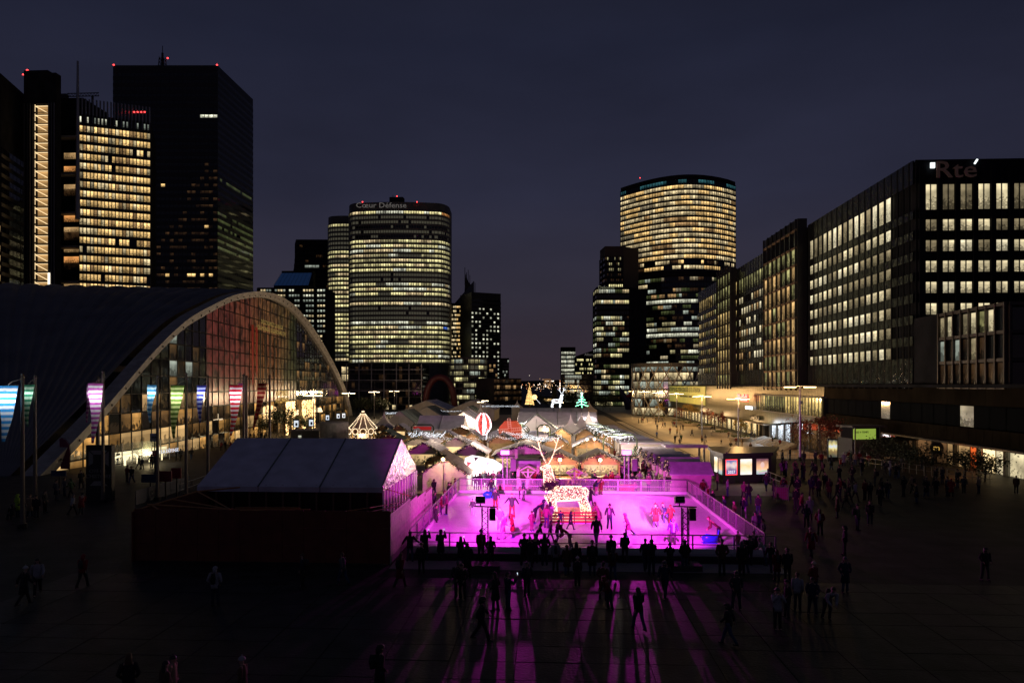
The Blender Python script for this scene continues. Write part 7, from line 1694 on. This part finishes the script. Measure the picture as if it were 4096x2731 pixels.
def person_meshes(pn, long_):
    key = (pn, long_)
    if key in PM: return PM[key]
    p = POSES[pn]; dz = -.48 if p['sit'] else 0; bd = p['bend']
    hip = V(0, 0, .93 + dz); ch = V(0, bd * .75, 1.27 + dz - bd * .18); nk_ = V(0, bd * 1.15, 1.45 + dz - bd * .36); hd = nk_ + V(0, .03 + bd * .22, .17 - bd * .05)
    sh = nk_ - hip
    def off(q):   # arms are given for an upright body; move with the shoulders, half way for the hand
        return V(*q)
    sL, sR = nk_ + V(-.185, 0, -.04), nk_ + V(.185, 0, -.04)
    ar = []
    for s_, pts in ((sL, p['L']), (sR, p['R'])):
        e = V(*pts[0]); w = V(*pts[1]); e.z += (dz if not p['sit'] else 0); ar.append((s_, e, w))
    lg = []
    for sx, pts in ((-1, p['legL']), (1, p['legR'])): lg.append((hip + V(sx * .09, 0, -.04), V(*pts[0]), V(*pts[1])))
    # body: one skin
    vs = [hip, hip.lerp(ch, .5), ch, nk_, nk_ + V(0, .01, .06), hd + V(0, 0, -.02), hd + V(0, 0, .08)]; ed = [(0, 1), (1, 2), (2, 3), (3, 4), (4, 5), (5, 6)]; rd = [(.14, .1), (.12, .09), (.14, .1), .06, .052, (.078, .09), (.07, .08)]
    for s_, e, w in ar: i = len(vs); vs += [s_, e, w]; ed += [(3, i), (i, i + 1), (i + 1, i + 2)]; rd += [.055, .042, .03]
    for h, k, a in lg: i = len(vs); vs += [h, k, a, a + V(0, .13, -.05)]; ed += [(0, i), (i, i + 1), (i + 1, i + 2), (i + 2, i + 3)]; rd += [.085, .055, .038, .03]
    body = skinmesh(vs, ed, rd); bm_ = bmesh.new(); bm_.from_mesh(body)
    # hands: palm with five bent fingers, nose, ears, eyes
    add = MB()
    for (s_, e, w), sx in zip(ar, (-1, 1)):
        d = (w - e).normalized(); sd = V(0, 1, 0).cross(d); sd = sd.normalized() if sd.length > .1 else V(1, 0, 0); up = d.cross(sd).normalized()
        add.tube([w - d * .02, w + d * .045, w + d * .085], [(.028, .018), (.038, .017), (.036, .014)], 6)
        for k in range(4):
            b0 = w + d * .08 + up * (.027 - .018 * k); L_ = (.06, .072, .066, .05)[k]; add.tube([b0, b0 + d * L_ * .55 - sd * sx * .006, b0 + d * L_ * .9 - sd * sx * .025], [.010, .009, .007], 5)
        b0 = w + d * .03 + up * .034; add.tube([b0, b0 + d * .03 + up * .025, b0 + d * .06 + up * .028 - sd * sx * .01], [.011, .010, .008], 5)
    add.tube([hd + V(0, .075, .03), hd + V(0, .112, -.012), hd + V(0, .09, -.02)], [.008, .016, .006], 5)
    for sx in (-1, 1): add.tube([hd + V(sx * .078, -.01, .03), hd + V(sx * .088, -.012, -.03)], [.014, .01], 5)
    add.tube([hd + V(-.024, .088, -.055), hd + V(.024, .088, -.055)], .006, 4, m=1)
    for sx in (-1, 1): add.octa(hd + V(sx * .03, .092, .02), .010, m=1)
    am = add.mesh('x', [skin, eyem], True)
    bm_.from_mesh(am)
    nb = len(body.polygons)
    body2 = bpy.data.meshes.new('body'); bm_.to_mesh(body2); bm_.free(); body2.materials.append(skin); body2.materials.append(eyem)
    for f in body2.polygons: f.use_smooth = True
    out = {'body': body2}
    # coat: torso loft + sleeves
    c = MB(); low = .52 if long_ else .80; fw = V(0, bd * .0, 0)
    base = hip + V(0, -bd * .1, (low + dz - hip.z)) if not p['sit'] else hip + V(0, .05, -.08)
    if p['sit']: prs = [(base, (.19, .17)), (hip + V(0, 0, .05), (.18, .145)), (hip.lerp(ch, .5), (.165, .125)), (ch, (.195, .13)), (nk_ + V(0, 0, -.05), (.175, .10)), (nk_ + V(0, 0, .02), (.085, .08)), (nk_ + V(0, .01, .05), (.07, .07))]
    else: prs = [(base, (.225, .19) if long_ else (.185, .135)), (hip + V(0, 0, .02), (.185, .145)), (hip.lerp(ch, .5), (.17, .125)), (ch, (.2, .135)), (nk_ + V(0, 0, -.05), (.18, .105)), (nk_ + V(0, 0, .02), (.09, .085)), (nk_ + V(0, .01, .055), (.075, .075))]
    base_i = 0; seg = 12
    for pt, (ra, rb_) in prs:
        for k in range(seg): q = 2 * PI * k / seg; c.v.append(tuple(pt + V(math.cos(q) * ra, math.sin(q) * rb_, 0)))
    for i in range(len(prs) - 1):
        for k in range(seg): c.f.append([i * seg + k, i * seg + (k + 1) % seg, (i + 1) * seg + (k + 1) % seg, (i + 1) * seg + k]); c.m.append(0); c.uv.append([(0, 0)] * 4)
    c.f.append(list(range(seg))[::-1]); c.m.append(0); c.uv.append([(0, 0)] * seg)
    for s_, e, w in ar: c.tube([s_ + (nk_ - s_) * .25, s_, s_.lerp(e, .5), e, e.lerp(w, .5), w.lerp(e, .06)], [.075, .082, .072, .062, .058, .048], 8)
    out['coat'] = c.mesh('coat', cloth, True)
    c = MB()
    for h, k, a in lg: c.tube([h + V(0, 0, .08), h, h.lerp(k, .5), k, k.lerp(a, .5), a + V(0, 0, -.02)], [.1, .108, .09, .07, .064, .062], 8)
    out['trousers'] = c.mesh('trousers', cloth, True)
    for n_, (h, k, a) in zip(('shoeL', 'shoeR'), lg):
        c = MB(); c.tube([a + V(0, -.07, -.045), a + V(0, .02, -.035), a + V(0, .12, -.055), a + V(0, .18, -.062)], [(.04, .04), (.048, .05), (.045, .035), (.03, .02)], 7)
        if p['skate']: c.tube([a + V(0, 0, .08), a + V(0, 0, -.03)], [.055, .05], 8); c.box(a + V(0, .05, -.1), (.012, .28, .035)); 
        out[n_] = c.mesh('shoe', shoem, True)
    def cap(rs, z0, extra=None):
        c = MB(); n = 5
        rows = []
        for i in range(n + 1):
            f = i / n; a = f * PI / 2; rows.append((math.cos(a) * rs, z0 + math.sin(a) * .115))
        base_ = len(c.v)
        for r, z in rows:
            for k in range(10): q = 2 * PI * k / 10; c.v.append(tuple(hd + V(math.cos(q) * r * .92, math.sin(q) * r * 1.06 - .012, z)))
        for i in range(n):
            for k in range(10): c.f.append([i * 10 + k, i * 10 + (k + 1) % 10, (i + 1) * 10 + (k + 1) % 10, (i + 1) * 10 + k]); c.m.append(0); c.uv.append([(0, 0)] * 4)
        return c
    h = cap(.1, .045); h.tube([hd + V(0, -.05, .07), hd + V(0, -.07, 0), hd + V(0, -.06, -.06)], [(.08, .05), (.085, .045), (.06, .03)], 8); out['short'] = h.mesh('hair', hairm, True)
    h = cap(.104, .045); h.tube([hd + V(0, -.05, .07), hd + V(0, -.075, 0), hd + V(0, -.085, -.14), hd + V(0, -.1, -.3)], [(.085, .055), (.095, .05), (.11, .04), (.08, .02)], 8); out['longhair'] = h.mesh('hair', hairm, True)
    h = cap(.11, .035); h.octa(hd + V(0, -.01, .175), .03); h.tube([hd + V(0, -.012, .03), hd + V(0, -.012, .065)], [(.108, .118), (.112, .12)], 10); out['beanie'] = h.mesh('hat', hairm, True)
    h = cap(.125, .02); h.tube([hd + V(0, -.04, .12), hd + V(0, -.06, .0), hd + V(0, -.05, -.1), hd + V(0, -.02, -.14)], [(.07, .05), (.12, .08), (.13, .09), (.1, .07)], 10); out['hood'] = h.mesh('hood', hairm, True)
    h = MB(); h.tube([ch + V(0, -.2, .2), ch + V(0, -.22, 0), ch + V(0, -.19, -.22)], [(.12, .06), (.15, .1), (.13, .08)], 8); out['pack'] = h.mesh('backpack', cloth, True)
    PM[key] = out; out['hand'] = ar[1][2] + (ar[1][2] - ar[1][1]).normalized() * .1; return out
CN = {'black': (.012, .012, .014), 'navy': (.012, .018, .045), 'grey': (.08, .08, .09), 'dark grey': (.035, .035, .038), 'red': (.22, .008, .012), 'dark red': (.14, .01, .012), 'pink': (.26, .09, .14), 'white': (.42, .42, .42), 'cream': (.5, .42, .3), 'brown': (.08, .04, .02), 'blue': (.03, .1, .35), 'jeans': (.03, .05, .11), 'purple': (.05, .03, .12), 'green': (.03, .08, .03), 'beige': (.3, .22, .13), 'orange': (.5, .12, .02), 'blonde': (.35, .22, .08), 'lime': (.3, .5, .03), 'light grey': (.3, .3, .32), 'skinhead': (.42, .26, .19)}
count_people = 0
def person(u, v, h, pn, rz, coat, tr, hat='short', hc='black', long_=False, label=None, pack=None, shoe='black', z=None, ice=False, group=None, d=None):
    global count_people
    if ice: z = .3
    if z is None: q = G(u, v)
    else:
        dd = d or F * (CAMH - z) / (v - 1540); q = P(u, 1540, dd); q.z = z
    ms = person_meshes(pn, long_); s = h / 1.74 * R.uniform(.985, 1.015)
    if ice and POSES[pn]['skate']: q.z += .0
    o = link('person', ms['body'], None, q, math.radians(rz) + TH, (s, s, s)); tag(o, label, 'person', group)
    o.color = (*CN['skinhead'], 1)
    def child(n_, k, c):
        x = link(n_, ms[k], o); x.color = (*CN[c], 1); return x
    child('coat', 'coat', coat); child('trousers', 'trousers', tr); child('shoe', 'shoeL', shoe); child('shoe', 'shoeR', shoe)
    if hat: child({'short': 'hair', 'longhair': 'hair', 'beanie': 'hat', 'hood': 'hood'}[hat], hat, hc)
    if pack: child('backpack', 'pack', pack)
    count_people += 1
    return o, q, s, ms
def phone(pp, lab):
    o, q, s, ms = pp; M = Matrix.Rotation(o.rotation_euler[2], 3, 'Z'); c = q + M @ (ms['hand'] * s)
    t = thing('phone', lab, 'phone', c, o.rotation_euler[2]); MB().box((0, 0, .02), (.08, .012, .15)).build('case', blackp, t); MB().box((0, -.008, .02), (.07, .004, .13)).build('screen', mat('phone_screen', emit=(.7, .9, 1), es=1.2), t)
A = person
# skaters and children on the ice
A(1965, 1984, 1.5, 'skate_stand', 180, 'black', 'jeans', 'longhair', 'brown', ice=True, label='girl in black jacket and blue jeans behind the far blue skating aid')
A(1982, 2038, 1.68, 'skate_stand', 175, 'black', 'dark red', 'longhair', 'black', ice=True, label='woman in black hoodie and dark red tracksuit trousers left of the centre of the ice')
A(1892, 2062, 1.3, 'skate_stand', 150, 'dark grey', 'light grey', 'beanie', 'purple', ice=True, label='child in dark coat and pointed hat alone on the left ice', shoe='white')
A(1787, 2058, 1.5, 'pockets', 100, 'pink', 'black', 'beanie', 'brown', ice=True, shoe='blue', label='girl in pale pink puffer coat at the left side boards')
A(2048, 2072, 1.85, 'armout', 180, 'black', 'red', 'short', 'brown', ice=True, label='man in shiny black puffer jacket over red clothes facing the crowd')
A(2000, 2118, 1.55, 'stand_wide', 175, 'purple', 'pink', 'longhair', 'brown', ice=True, label='woman with long brown hair and striped scarf skating in the bright left spot')
A(2012, 2157, 1.65, 'skate', -80, 'pink', 'white', 'beanie', 'white', ice=True, long_=True, label='skater in pink coat and white bobble hat nearest the front left')
A(2050, 2150, 1.55, 'skate_stand', 95, 'red', 'black', 'hood', 'red', ice=True, long_=True, shoe='blue', label='child in bright red long coat with hood facing left')
A(2078, 1993, 1.25, 'armout', -75, 'pink', 'black', 'hood', 'white', ice=True, label='small child with pink jacket and arms spread left of the deer')
A(2094, 1999, 1.0, 'stand', 160, 'light grey', 'black', 'short', 'brown', ice=True, label='toddler in pale jacket holding on beside the child with arms spread')
A(2142, 2093, 1.85, 'bend', -75, 'navy', 'black', 'hood', 'navy', ice=True, shoe='blue', label='tall man in dark hooded coat bending towards the red slatted fence')
A(2127, 2122, 1.3, 'pockets', -150, 'pink', 'pink', 'beanie', 'brown', ice=True, shoe='blue', label='little girl in pale pink snowsuit in front of the bending man')
A(2186, 2110, 1.6, 'skate_stand', -30, 'pink', 'purple', 'longhair', 'brown', ice=True, label='girl in pink jumper beside the left end of the red slatted fence')
A(2200, 2104, 1.65, 'stand', 10, 'white', 'pink', 'longhair', 'black', ice=True, label='woman in white top and pink trousers at the red slatted fence')
A(2243, 2103, 1.05, 'armout', 5, 'navy', 'black', 'beanie', 'black', ice=True, label='toddler in dark clothes standing before the red slats')
A(2282, 2118, 1.25, 'walk', -60, 'black', 'black', 'hood', 'black', ice=True, long_=True, label='child in black hooded coat gliding past the red slats')
A(2362, 2024, 1.6, 'walk2', -70, 'black', 'black', 'longhair', 'black', ice=True, long_=True, label='woman in long black coat walking behind the rear legs of the deer')
A(2396, 2102, 1.7, 'lean', 60, 'pink', 'pink', 'longhair', 'brown', ice=True, long_=True, label='woman in long pink coat at the right end of the red slatted fence')
A(2386, 2182, 1.8, 'walk', 10, 'black', 'purple', 'short', 'black', pack='black', ice=True, label='man in black with a big backpack skating away near the front')
A(2438, 2114, 1.68, 'skate_stand', -20, 'grey', 'jeans', 'beanie', 'black', pack='white', ice=True, label='skater with grey jacket and white backpack right of the deer platform')
A(2512, 2147, 1.6, 'skate', 75, 'pink', 'black', 'hood', 'pink', ice=True, long_=True, shoe='blue', label='skater in pink hooded coat striding left in the middle right')
A(2623, 2113, 1.7, 'skate_stand', 0, 'dark red', 'purple', 'beanie', 'red', pack='dark red', ice=True, long_=True, shoe='white', label='woman in long dark red coat, backpack and red and white hat seen from behind')
A(2662, 2090, 1.45, 'skate', 60, 'navy', 'purple', 'beanie', 'dark red', ice=True, shoe='blue', label='child in navy jacket and red hat behind the pink hooded child')
A(2684, 2100, 1.4, 'armout', 20, 'red', 'dark red', 'hood', 'red', ice=True, label='child in bright pinkish red hooded coat behind the woman with white scarf')
pp = A(2692, 2182, 1.68, 'skate_stand', 170, 'purple', 'dark grey', 'beanie', 'pink', ice=True, shoe='white', label='woman in dark patterned jumper with a white scarf facing the crowd')
x = MB(); x.tube([(-.1, .1, 1.46), (0, .15, 1.42), (.1, .1, 1.46)], .045, 6); x.box((-.05, .17, 1.15), (.1, .03, .5)); x.build('scarf', cloth, pp[0]).color = (.6, .6, .6, 1)
A(2873, 2168, 1.75, 'bend', 80, 'brown', 'black', 'longhair', 'brown', ice=True, label='woman in dark brown jacket pushing the blue seal near the right boards')
A(2952, 2203, 1.15, 'stand', 20, 'dark red', 'grey', 'short', 'black', ice=True, label='small boy in reddish jumper at the front right corner of the ice')
A(2386, 1979, 1.6, 'bend', -30, 'navy', 'pink', 'beanie', 'black', ice=True, shoe='blue', label='child in navy jacket and pink trousers leaning at the back boards right of the deer')
A(2404, 1978, 1.5, 'lean', -20, 'dark red', 'dark red', 'longhair', 'brown', ice=True, long_=True, label='girl in dark dress bending at the back boards right of the deer')
A(2278, 2200, 1.7, 'bend', 100, 'dark red', 'grey', 'hood', 'dark red', ice=True, label='person in dark red hooded jacket bowed over a child at the front boards')
A(2145, 2196, 1.6, 'lean', -80, 'black', 'purple', 'short', 'black', ice=True, label='boy in black bending right at the front boards')
A(2200, 2172, 1.4, 'walk', -70, 'black', 'black', 'longhair', 'black', ice=True, label='child in black skating behind the front rail, left of the bowed person')
A(2228, 2178, 1.5, 'armout', -80, 'black', 'jeans', 'beanie', 'black', ice=True, label='skater in black beanie stretching an arm along the front rail')
ORD = ['first', 'second', 'third', 'fourth', 'fifth', 'sixth', 'seventh', 'eighth', 'ninth', 'tenth', 'eleventh', 'twelfth', 'thirteenth', 'fourteenth', 'fifteenth', 'sixteenth', 'seventeenth', 'eighteenth', 'nineteenth', 'twentieth', 'twenty-first', 'twenty-second', 'twenty-third', 'twenty-fourth', 'twenty-fifth', 'twenty-sixth', 'twenty-seventh', 'twenty-eighth', 'twenty-ninth', 'thirtieth'] + ['%s' % s for s in ('thirty-first thirty-second thirty-third thirty-fourth thirty-fifth thirty-sixth thirty-seventh thirty-eighth thirty-ninth fortieth forty-first forty-second forty-third forty-fourth forty-fifth forty-sixth forty-seventh forty-eighth').split()]
CO = ['black', 'black', 'navy', 'dark grey', 'brown', 'black', 'dark red', 'grey', 'beige', 'black', 'green', 'light grey', 'red']
def crowd(lst, where, group, z=None, **kw):
    lst = sorted(lst, key=lambda t: t[0])
    for i, e in enumerate(lst):
        u, v = e[0], e[1]; o = dict(h=R.uniform(1.62, 1.8), pn=R.choice(['stand', 'pockets', 'stand_wide', 'walk', 'walk2']), rz=R.choice([0, 20, -30, 180, 150, -150, 90, -90, 60]), coat=R.choice(CO), tr=R.choice(['black', 'jeans', 'dark grey', 'black', 'navy']), hat=R.choice(['short', 'longhair', 'beanie', 'hood', 'short']), hc=None, long_=R.random() < .25, pack=R.choice([None, None, None, None, 'black', 'dark grey']), d=None)
        o.update(kw); o.update(e[2] if len(e) > 2 else {})
        if o['hc'] is None: o['hc'] = o['coat'] if o['hat'] == 'hood' else R.choice(['black', 'brown', 'black', 'dark grey', 'brown', 'grey'])
        desc = ('child' if o['h'] < 1.45 else 'person') + ' in %s %s' % (o['coat'], 'long coat' if o['long_'] else 'jacket')
        desc += {'photo': ' photographing', 'phone': ' with phone', 'sit': ' sitting', 'walk': ' walking', 'walk2': ' striding', 'lean': ' leaning', 'bend': ' bending'}.get(o['pn'], '')
        if o['pack']: desc += ' with backpack'
        lab = '%s, %s from left %s' % (desc, ORD[i], where)
        pp = person(u, v, o['h'], o['pn'], o['rz'], o['coat'], o['tr'], o['hat'], o['hc'], o['long_'], lab, o['pack'], z=o.get('z', z), group=group, d=o['d'])
        if o['pn'] == 'phone': phone(pp, 'lit phone held by the %s person from left %s' % (ORD[i], where))
# onlookers at the front rail, backs to the camera
crowd([(1640, 2245, dict(pn='armout', h=1.75)), (1700, 2242, dict(pn='phone', h=1.75, coat='black')), (1763, 2243, dict(pn='phone', h=1.78, long_=True, coat='black', hat='hood')), (1843, 2262, dict(pn='phone', h=1.6, coat='black')), (1924, 2243, dict(pn='stand', coat='red', h=1.78, hat='beanie', hc='black')),
       (2097, 2262, dict(pn='stand_wide', long_=True, coat='black', h=1.8)), (2140, 2252, dict(pn='lean')), (2178, 2262, dict(pn='pockets', h=1.8, coat='black')), (2222, 2285, dict(coat='light grey', hat='beanie', h=1.7)), (2268, 2300, dict(coat='brown', h=1.6)),
       (2310, 2345, dict(coat='dark grey', hat='beanie', hc='white', h=1.5)), (2369, 2300, dict(pn='stand', h=1.86, coat='black')), (2452, 2318, dict(coat='brown', h=1.66, hat='longhair')), (2500, 2250, dict(h=1.72, coat='black')), (2606, 2300, dict(pn='photo', h=1.86, coat='black')), (2680, 2300, dict(pn='photo', h=1.7, coat='black')),
       (2888, 2300, dict(pn='pockets', coat='brown', h=1.9)), (2978, 2290, dict(h=1.75)), (2998, 2262, dict(h=1.7)), (3022, 2240, dict(pn='lean', h=1.7)), (3060, 2262, dict(pn='lean', rz=60, coat='light grey', h=1.6)), (3085, 2290, dict(h=1.6)), (3108, 2320, dict(coat='dark red', h=1.6)), (3150, 2330, dict())],
      'at the front rail', 'onlookers at the front rail', rz=0, coat='black')
# dark foreground
crowd([(1372, 2340, dict()), (1210, 2345, dict(coat='navy')), (860, 2425, dict(coat='light grey', h=1.8)), (1600, 2350, dict(coat='dark red')), (1832, 2395, dict(coat='dark grey')), (1850, 2400, dict(h=1.7)), (1925, 2562, dict(pn='walk', rz=-90)), (1982, 2442, dict(coat='black')), (2032, 2440, dict(pn='phone', rz=-60)),
       (2108, 2385, dict()), (2412, 2400, dict()), (2436, 2440, dict(pn='lean', rz=120, coat='dark red', hat='hood')), (2555, 2520, dict(pn='walk2', rz=20)), (2660, 2392, dict()), (1520, 2800, dict(pn='pockets', rz=-60, pack='black')), (690, 2830, dict()), (660, 2870, dict(coat='brown', rz=-40)), (970, 2850, dict(hat='beanie', hc='light grey')), (515, 2840, dict()), (150, 2380, dict()), (95, 2420, dict(hat='beanie', hc='white')), (330, 2350, dict(rz=0)), (2915, 2580, dict(pn='walk', coat='black')),
       (2945, 2440, dict(coat='dark grey')), (3110, 2520, dict(pn='photo', coat='light grey')), (3150, 2470, dict()), (3190, 2440, dict()), (3250, 2460, dict()), (3310, 2480, dict(pn='bend', coat='light grey')), (3255, 2390, dict(hat='beanie', hc='cream')), (3380, 2370, dict()), (3940, 2320, dict())],
      'in the dark foreground', 'people in the dark foreground')
# outside the right boards and the dark right crowd
crowd([(2775, 1975, dict(pn='lean', rz=90, coat='black')), (2812, 1990, dict(coat='dark red')), (2832, 2010, dict(coat='red', h=1.4)), (2850, 2040, dict(h=1.6)), (2898, 2070, dict(rz=90, coat='navy')), (2937, 2095, dict(rz=90, coat='brown')), (2975, 2075, dict(coat='navy', tr='light grey')), (2975, 2000, dict(coat='pink', hat='hood')), (2995, 2015, dict()), (3033, 2060, dict(coat='dark grey')), (3038, 2150, dict(coat='navy')), (3022, 2150, dict()), (2910, 1985, dict()), (2870, 1960, dict()), (3052, 2180, dict(coat='grey'))],
      'outside the right boards', 'people outside the right boards')
crowd([(3065, 1965), (3095, 1985), (3070, 1930, dict(coat='grey')), (3135, 1985), (3128, 1900), (3145, 1905, dict(coat='light grey')), (3190, 1975, dict(coat='navy')), (3245, 1985, dict(h=1.85)), (3275, 1985, dict(coat='black')), (3300, 1960), (3318, 1990, dict(coat='brown')), (3290, 1905), (3360, 1990, dict(coat='dark red')), (3395, 1980, dict(coat='pink', h=1.6)), (3420, 2005), (3410, 1925, dict(pn='walk', coat='black')), (3460, 2000, dict(coat='dark red')), (3480, 2005), (3500, 1945), (3550, 1995, dict(long_=True)), (3540, 1900, dict(coat='dark grey')), (3560, 1905, dict(coat='light grey', hat='hood')), (3615, 1985, dict(h=1.85)), (3650, 1975), (3705, 1990), (3745, 1925), (3770, 1935), (3790, 1985), (3805, 1990), (3830, 1950), (3855, 1975, dict(coat='dark grey')), (3915, 1975), (4065, 1975), (3205, 2060, dict(coat='dark red')), (3240, 2080), (3225, 2110, dict(coat='navy')), (3280, 2140, dict(pack='light grey')), (3385, 2030), (3350, 2070, dict(coat='brown')), (3430, 2120), (3480, 2100), (3245, 2230, dict(coat='red', hat='beanie', hc='pink', long_=True)), (3380, 2220)],
      'in the dark crowd right', 'dark crowd right of the rink')
# by the railing and the totem
crowd([(3160, 1842), (3100, 1852), (3085, 1850, dict(coat='brown')), (3098, 1850, dict(coat='dark red')), (3130, 1852), (3215, 1862), (3262, 1855), (3285, 1865), (3375, 1866), (3395, 1856, dict(pn='walk')), (3405, 1860), (3420, 1862, dict(hat='beanie', hc='white')), (3437, 1860, dict(hat='beanie', hc='white')), (3325, 1880), (3475, 1868, dict(coat='red')), (3180, 1900), (3250, 1900), (3610, 1880), (3690, 1880), (3450, 1885)],
      'near the poster totem', 'people near the poster totem')
# lower plaza in lamp light
crowd([(2555, 1692), (2566, 1690), (2572, 1691), (2589, 1690), (2602, 1668), (2612, 1675), (2623, 1698), (2629, 1720), (2636, 1680), (2650, 1685), (2645, 1684), (2651, 1710, dict(coat='red')), (2660, 1708), (2627, 1752, dict(coat='blue')), (2680, 1736), (2692, 1707), (2698, 1708), (2709, 1740), (2720, 1745), (2722, 1717, dict(coat='cream')), (2732, 1720), (2725, 1765), (2700, 1770), (2718, 1775, dict(pn='sit', h=1.7)), (2768, 1743), (2808, 1768), (2818, 1780, dict(coat='cream', long_=True, hat='beanie')), (2822, 1768), (2885, 1778, dict(h=1.15)), (2914, 1752, dict(h=1.6)), (2923, 1802, dict()), (2944, 1780), (2968, 1788, dict(coat='beige', tr='cream', hat='longhair')), (3002, 1808, dict(coat='brown')), (2848, 1718, dict(pn='sit')), (2858, 1718), (3003, 1757), (3018, 1758), (3008, 1752), (3090, 1778), (3100, 1776), (3120, 1788, dict()), (3098, 1792, dict(pn='sit', coat='white')), (2795, 1708, dict(pn='sit')), (2606, 1655), (2618, 1652)],
      'on the lamplit plaza', 'people on the lower plaza')
# behind the back boards, and in the aisles of the market
crowd([(1902, 1958, dict(h=1.5)), (1918, 1960), (1930, 1950, dict(hat='longhair')), (1955, 1962), (1972, 1950, dict(coat='pink')), (1996, 1958, dict(coat='grey')), (2093, 1958, dict(pack='black')), (2142, 1956, dict(coat='red')), (2158, 1958, dict(hat='longhair')), (2424, 1962, dict(coat='dark red')), (2450, 1957), (2470, 1962, dict(coat='pink')), (2506, 1962), (2538, 1975, dict(pn='sit', coat='pink')), (2594, 1968, dict(coat='pink')), (2642, 1968, dict(pn='lean')), (2675, 1967, dict(coat='black'))],
      'behind the back boards', 'people behind the back boards', z=0, rz=180, d=None)
crowd([(2240, 1975, dict(coat='black', hat='longhair')), (2248, 1972, dict(hat='longhair', hc='brown')), (2281, 1974, dict(hat='longhair')), (2302, 1975), (2336, 1973, dict(hat='longhair')), (2356, 1974, dict(hat='longhair')), (2135, 1975, dict(coat='brown', hat='longhair'))],
      'behind the light deer', 'people on the bench', z=0, pn='sit', rz=0)
crowd([(2226, 1925), (2266, 1915, dict(coat='cream')), (2355, 1905, dict(coat='white')), (2418, 1928, dict(coat='beige')), (2442, 1915), (2380, 1895, dict(coat='dark grey')), (2543, 1925), (2556, 1930, dict(coat='black')), (2570, 1905, dict(tr='beige')), (2585, 1918, dict(coat='brown')), (2600, 1920, dict(coat='brown')), (2528, 1890), (2548, 1880), (2575, 1885), (2585, 1870, dict(coat='beige')), (2600, 1872), (2615, 1890), (2190, 1895), (2060, 1905, dict(coat='light grey')), (1714, 1940 - 40, dict(pn='sit'))],
      'in the market aisles', 'people in the market aisles', z=0)
mk = []
for i in range(64): q = P(R.uniform(2345, 2545), 1540, R.uniform(80, 96)); q.z = gz(q.x, q.y); mk.append(q)
for i in range(60):
    y = 100 + i * 3.4; X = R.choice([-5.4, 9.0]) + R.uniform(-1.4, 1.4); mk.append(Vector((X, y, gz(X, y))))
for i in range(50): X, y = R.uniform(-12, 10), R.uniform(68.5, 80); mk.append(Vector((X, y, gz(X, y))))
ccl = []
for i, c in enumerate(((.012, .012, .014), (.03, .03, .035), (.1, .06, .04), (.02, .03, .07), (.2, .18, .17), (.25, .03, .03))):
    ccl.append(mat('crowd_cloth_%s' % 'abcdef'[i], c, .85))
cm = bmesh.new()
for q in mk:
    ms = person_meshes(R.choice(['stand', 'pockets', 'walk', 'phone']), R.random() < .3); M = Matrix.Translation(q) @ Matrix.Rotation(R.uniform(0, 6.28), 4, 'Z') @ Matrix.Diagonal((1, 1, 1, 1)) ; ci = R.choice([0, 0, 1, 1, 2, 3, 4, 5])
    for kk_, mi in (('body', 6), ('coat', ci), ('trousers', 0), (R.choice(['short', 'longhair', 'beanie']), R.choice([0, 1, 2]))):
        n0 = len(cm.verts); f0 = len(cm.faces); cm.from_mesh(ms[kk_]); cm.verts.ensure_lookup_table(); cm.faces.ensure_lookup_table()
        for v_ in cm.verts[n0:]: v_.co = M @ v_.co
        for f_ in cm.faces[f0:]: f_.material_index = mi
me = bpy.data.meshes.new('crowd'); cm.to_mesh(me); cm.free()
for m_ in ccl + [skin]: me.materials.append(m_)
o = link('market_crowd', me, kind='stuff'); tag(o, 'dense crowd of visitors in the market lanes and between the chalets', 'crowd')
mk = []
for i in range(26): mk.append((R.uniform(3060, 3800), R.uniform(1900, 2040)))
crowd(mk, 'scattered over the dark right plaza', 'people scattered over the dark plaza', coat='black')
mk = []
for i in range(9): mk.append((1690 + i * 155 + R.uniform(-40, 40), R.uniform(2262, 2310)))
crowd(mk, 'in the second row before the rink', 'second row of onlookers', rz=0, coat='black')
# left side of the rink and the left plaza
crowd([(1738, 2052, dict(coat='grey', rz=-100)), (1762, 2075, dict(coat='dark red', rz=-90)), (1775, 2050, dict(rz=-80)), (1792, 2010, dict(rz=-90, hat='longhair')), (1800, 2005, dict(coat='pink', rz=-90)), (1820, 1990, dict(rz=-90)), (1745, 2105, dict(rz=-90, h=1.5)), (1735, 1990, dict()), (1640, 2085, dict(coat='red', hat='beanie', hc='red'))],
      'at the left boards', 'people at the left boards', z=0)
crowd([(470, 1858), (555, 1876), (568, 1878, dict(h=1.5)), (508, 1928, dict(h=1.75)), (527, 1935), (605, 1870), (618, 1870), (325, 1952, dict(h=1.75)), (902, 1802), (885, 1803), (922, 1803), (765, 1840), (705, 1842), (722, 1842), (258, 1985), (285, 1990), (225, 2000), (120, 2070, dict(h=1.8)), (145, 2075), (70, 2065, dict(coat='lime')), (180, 2050), (290, 2060), (325, 2055, dict(pn='bend')), (50, 2080, dict(pn='sit')), (1045, 1760), (1015, 1760), (1000, 1760), (1140, 1745), (1158, 1738), (1060, 1760), (900, 1755)],
      'by the windsock poles', 'people on the left plaza')

bpy.context.view_layer.update()
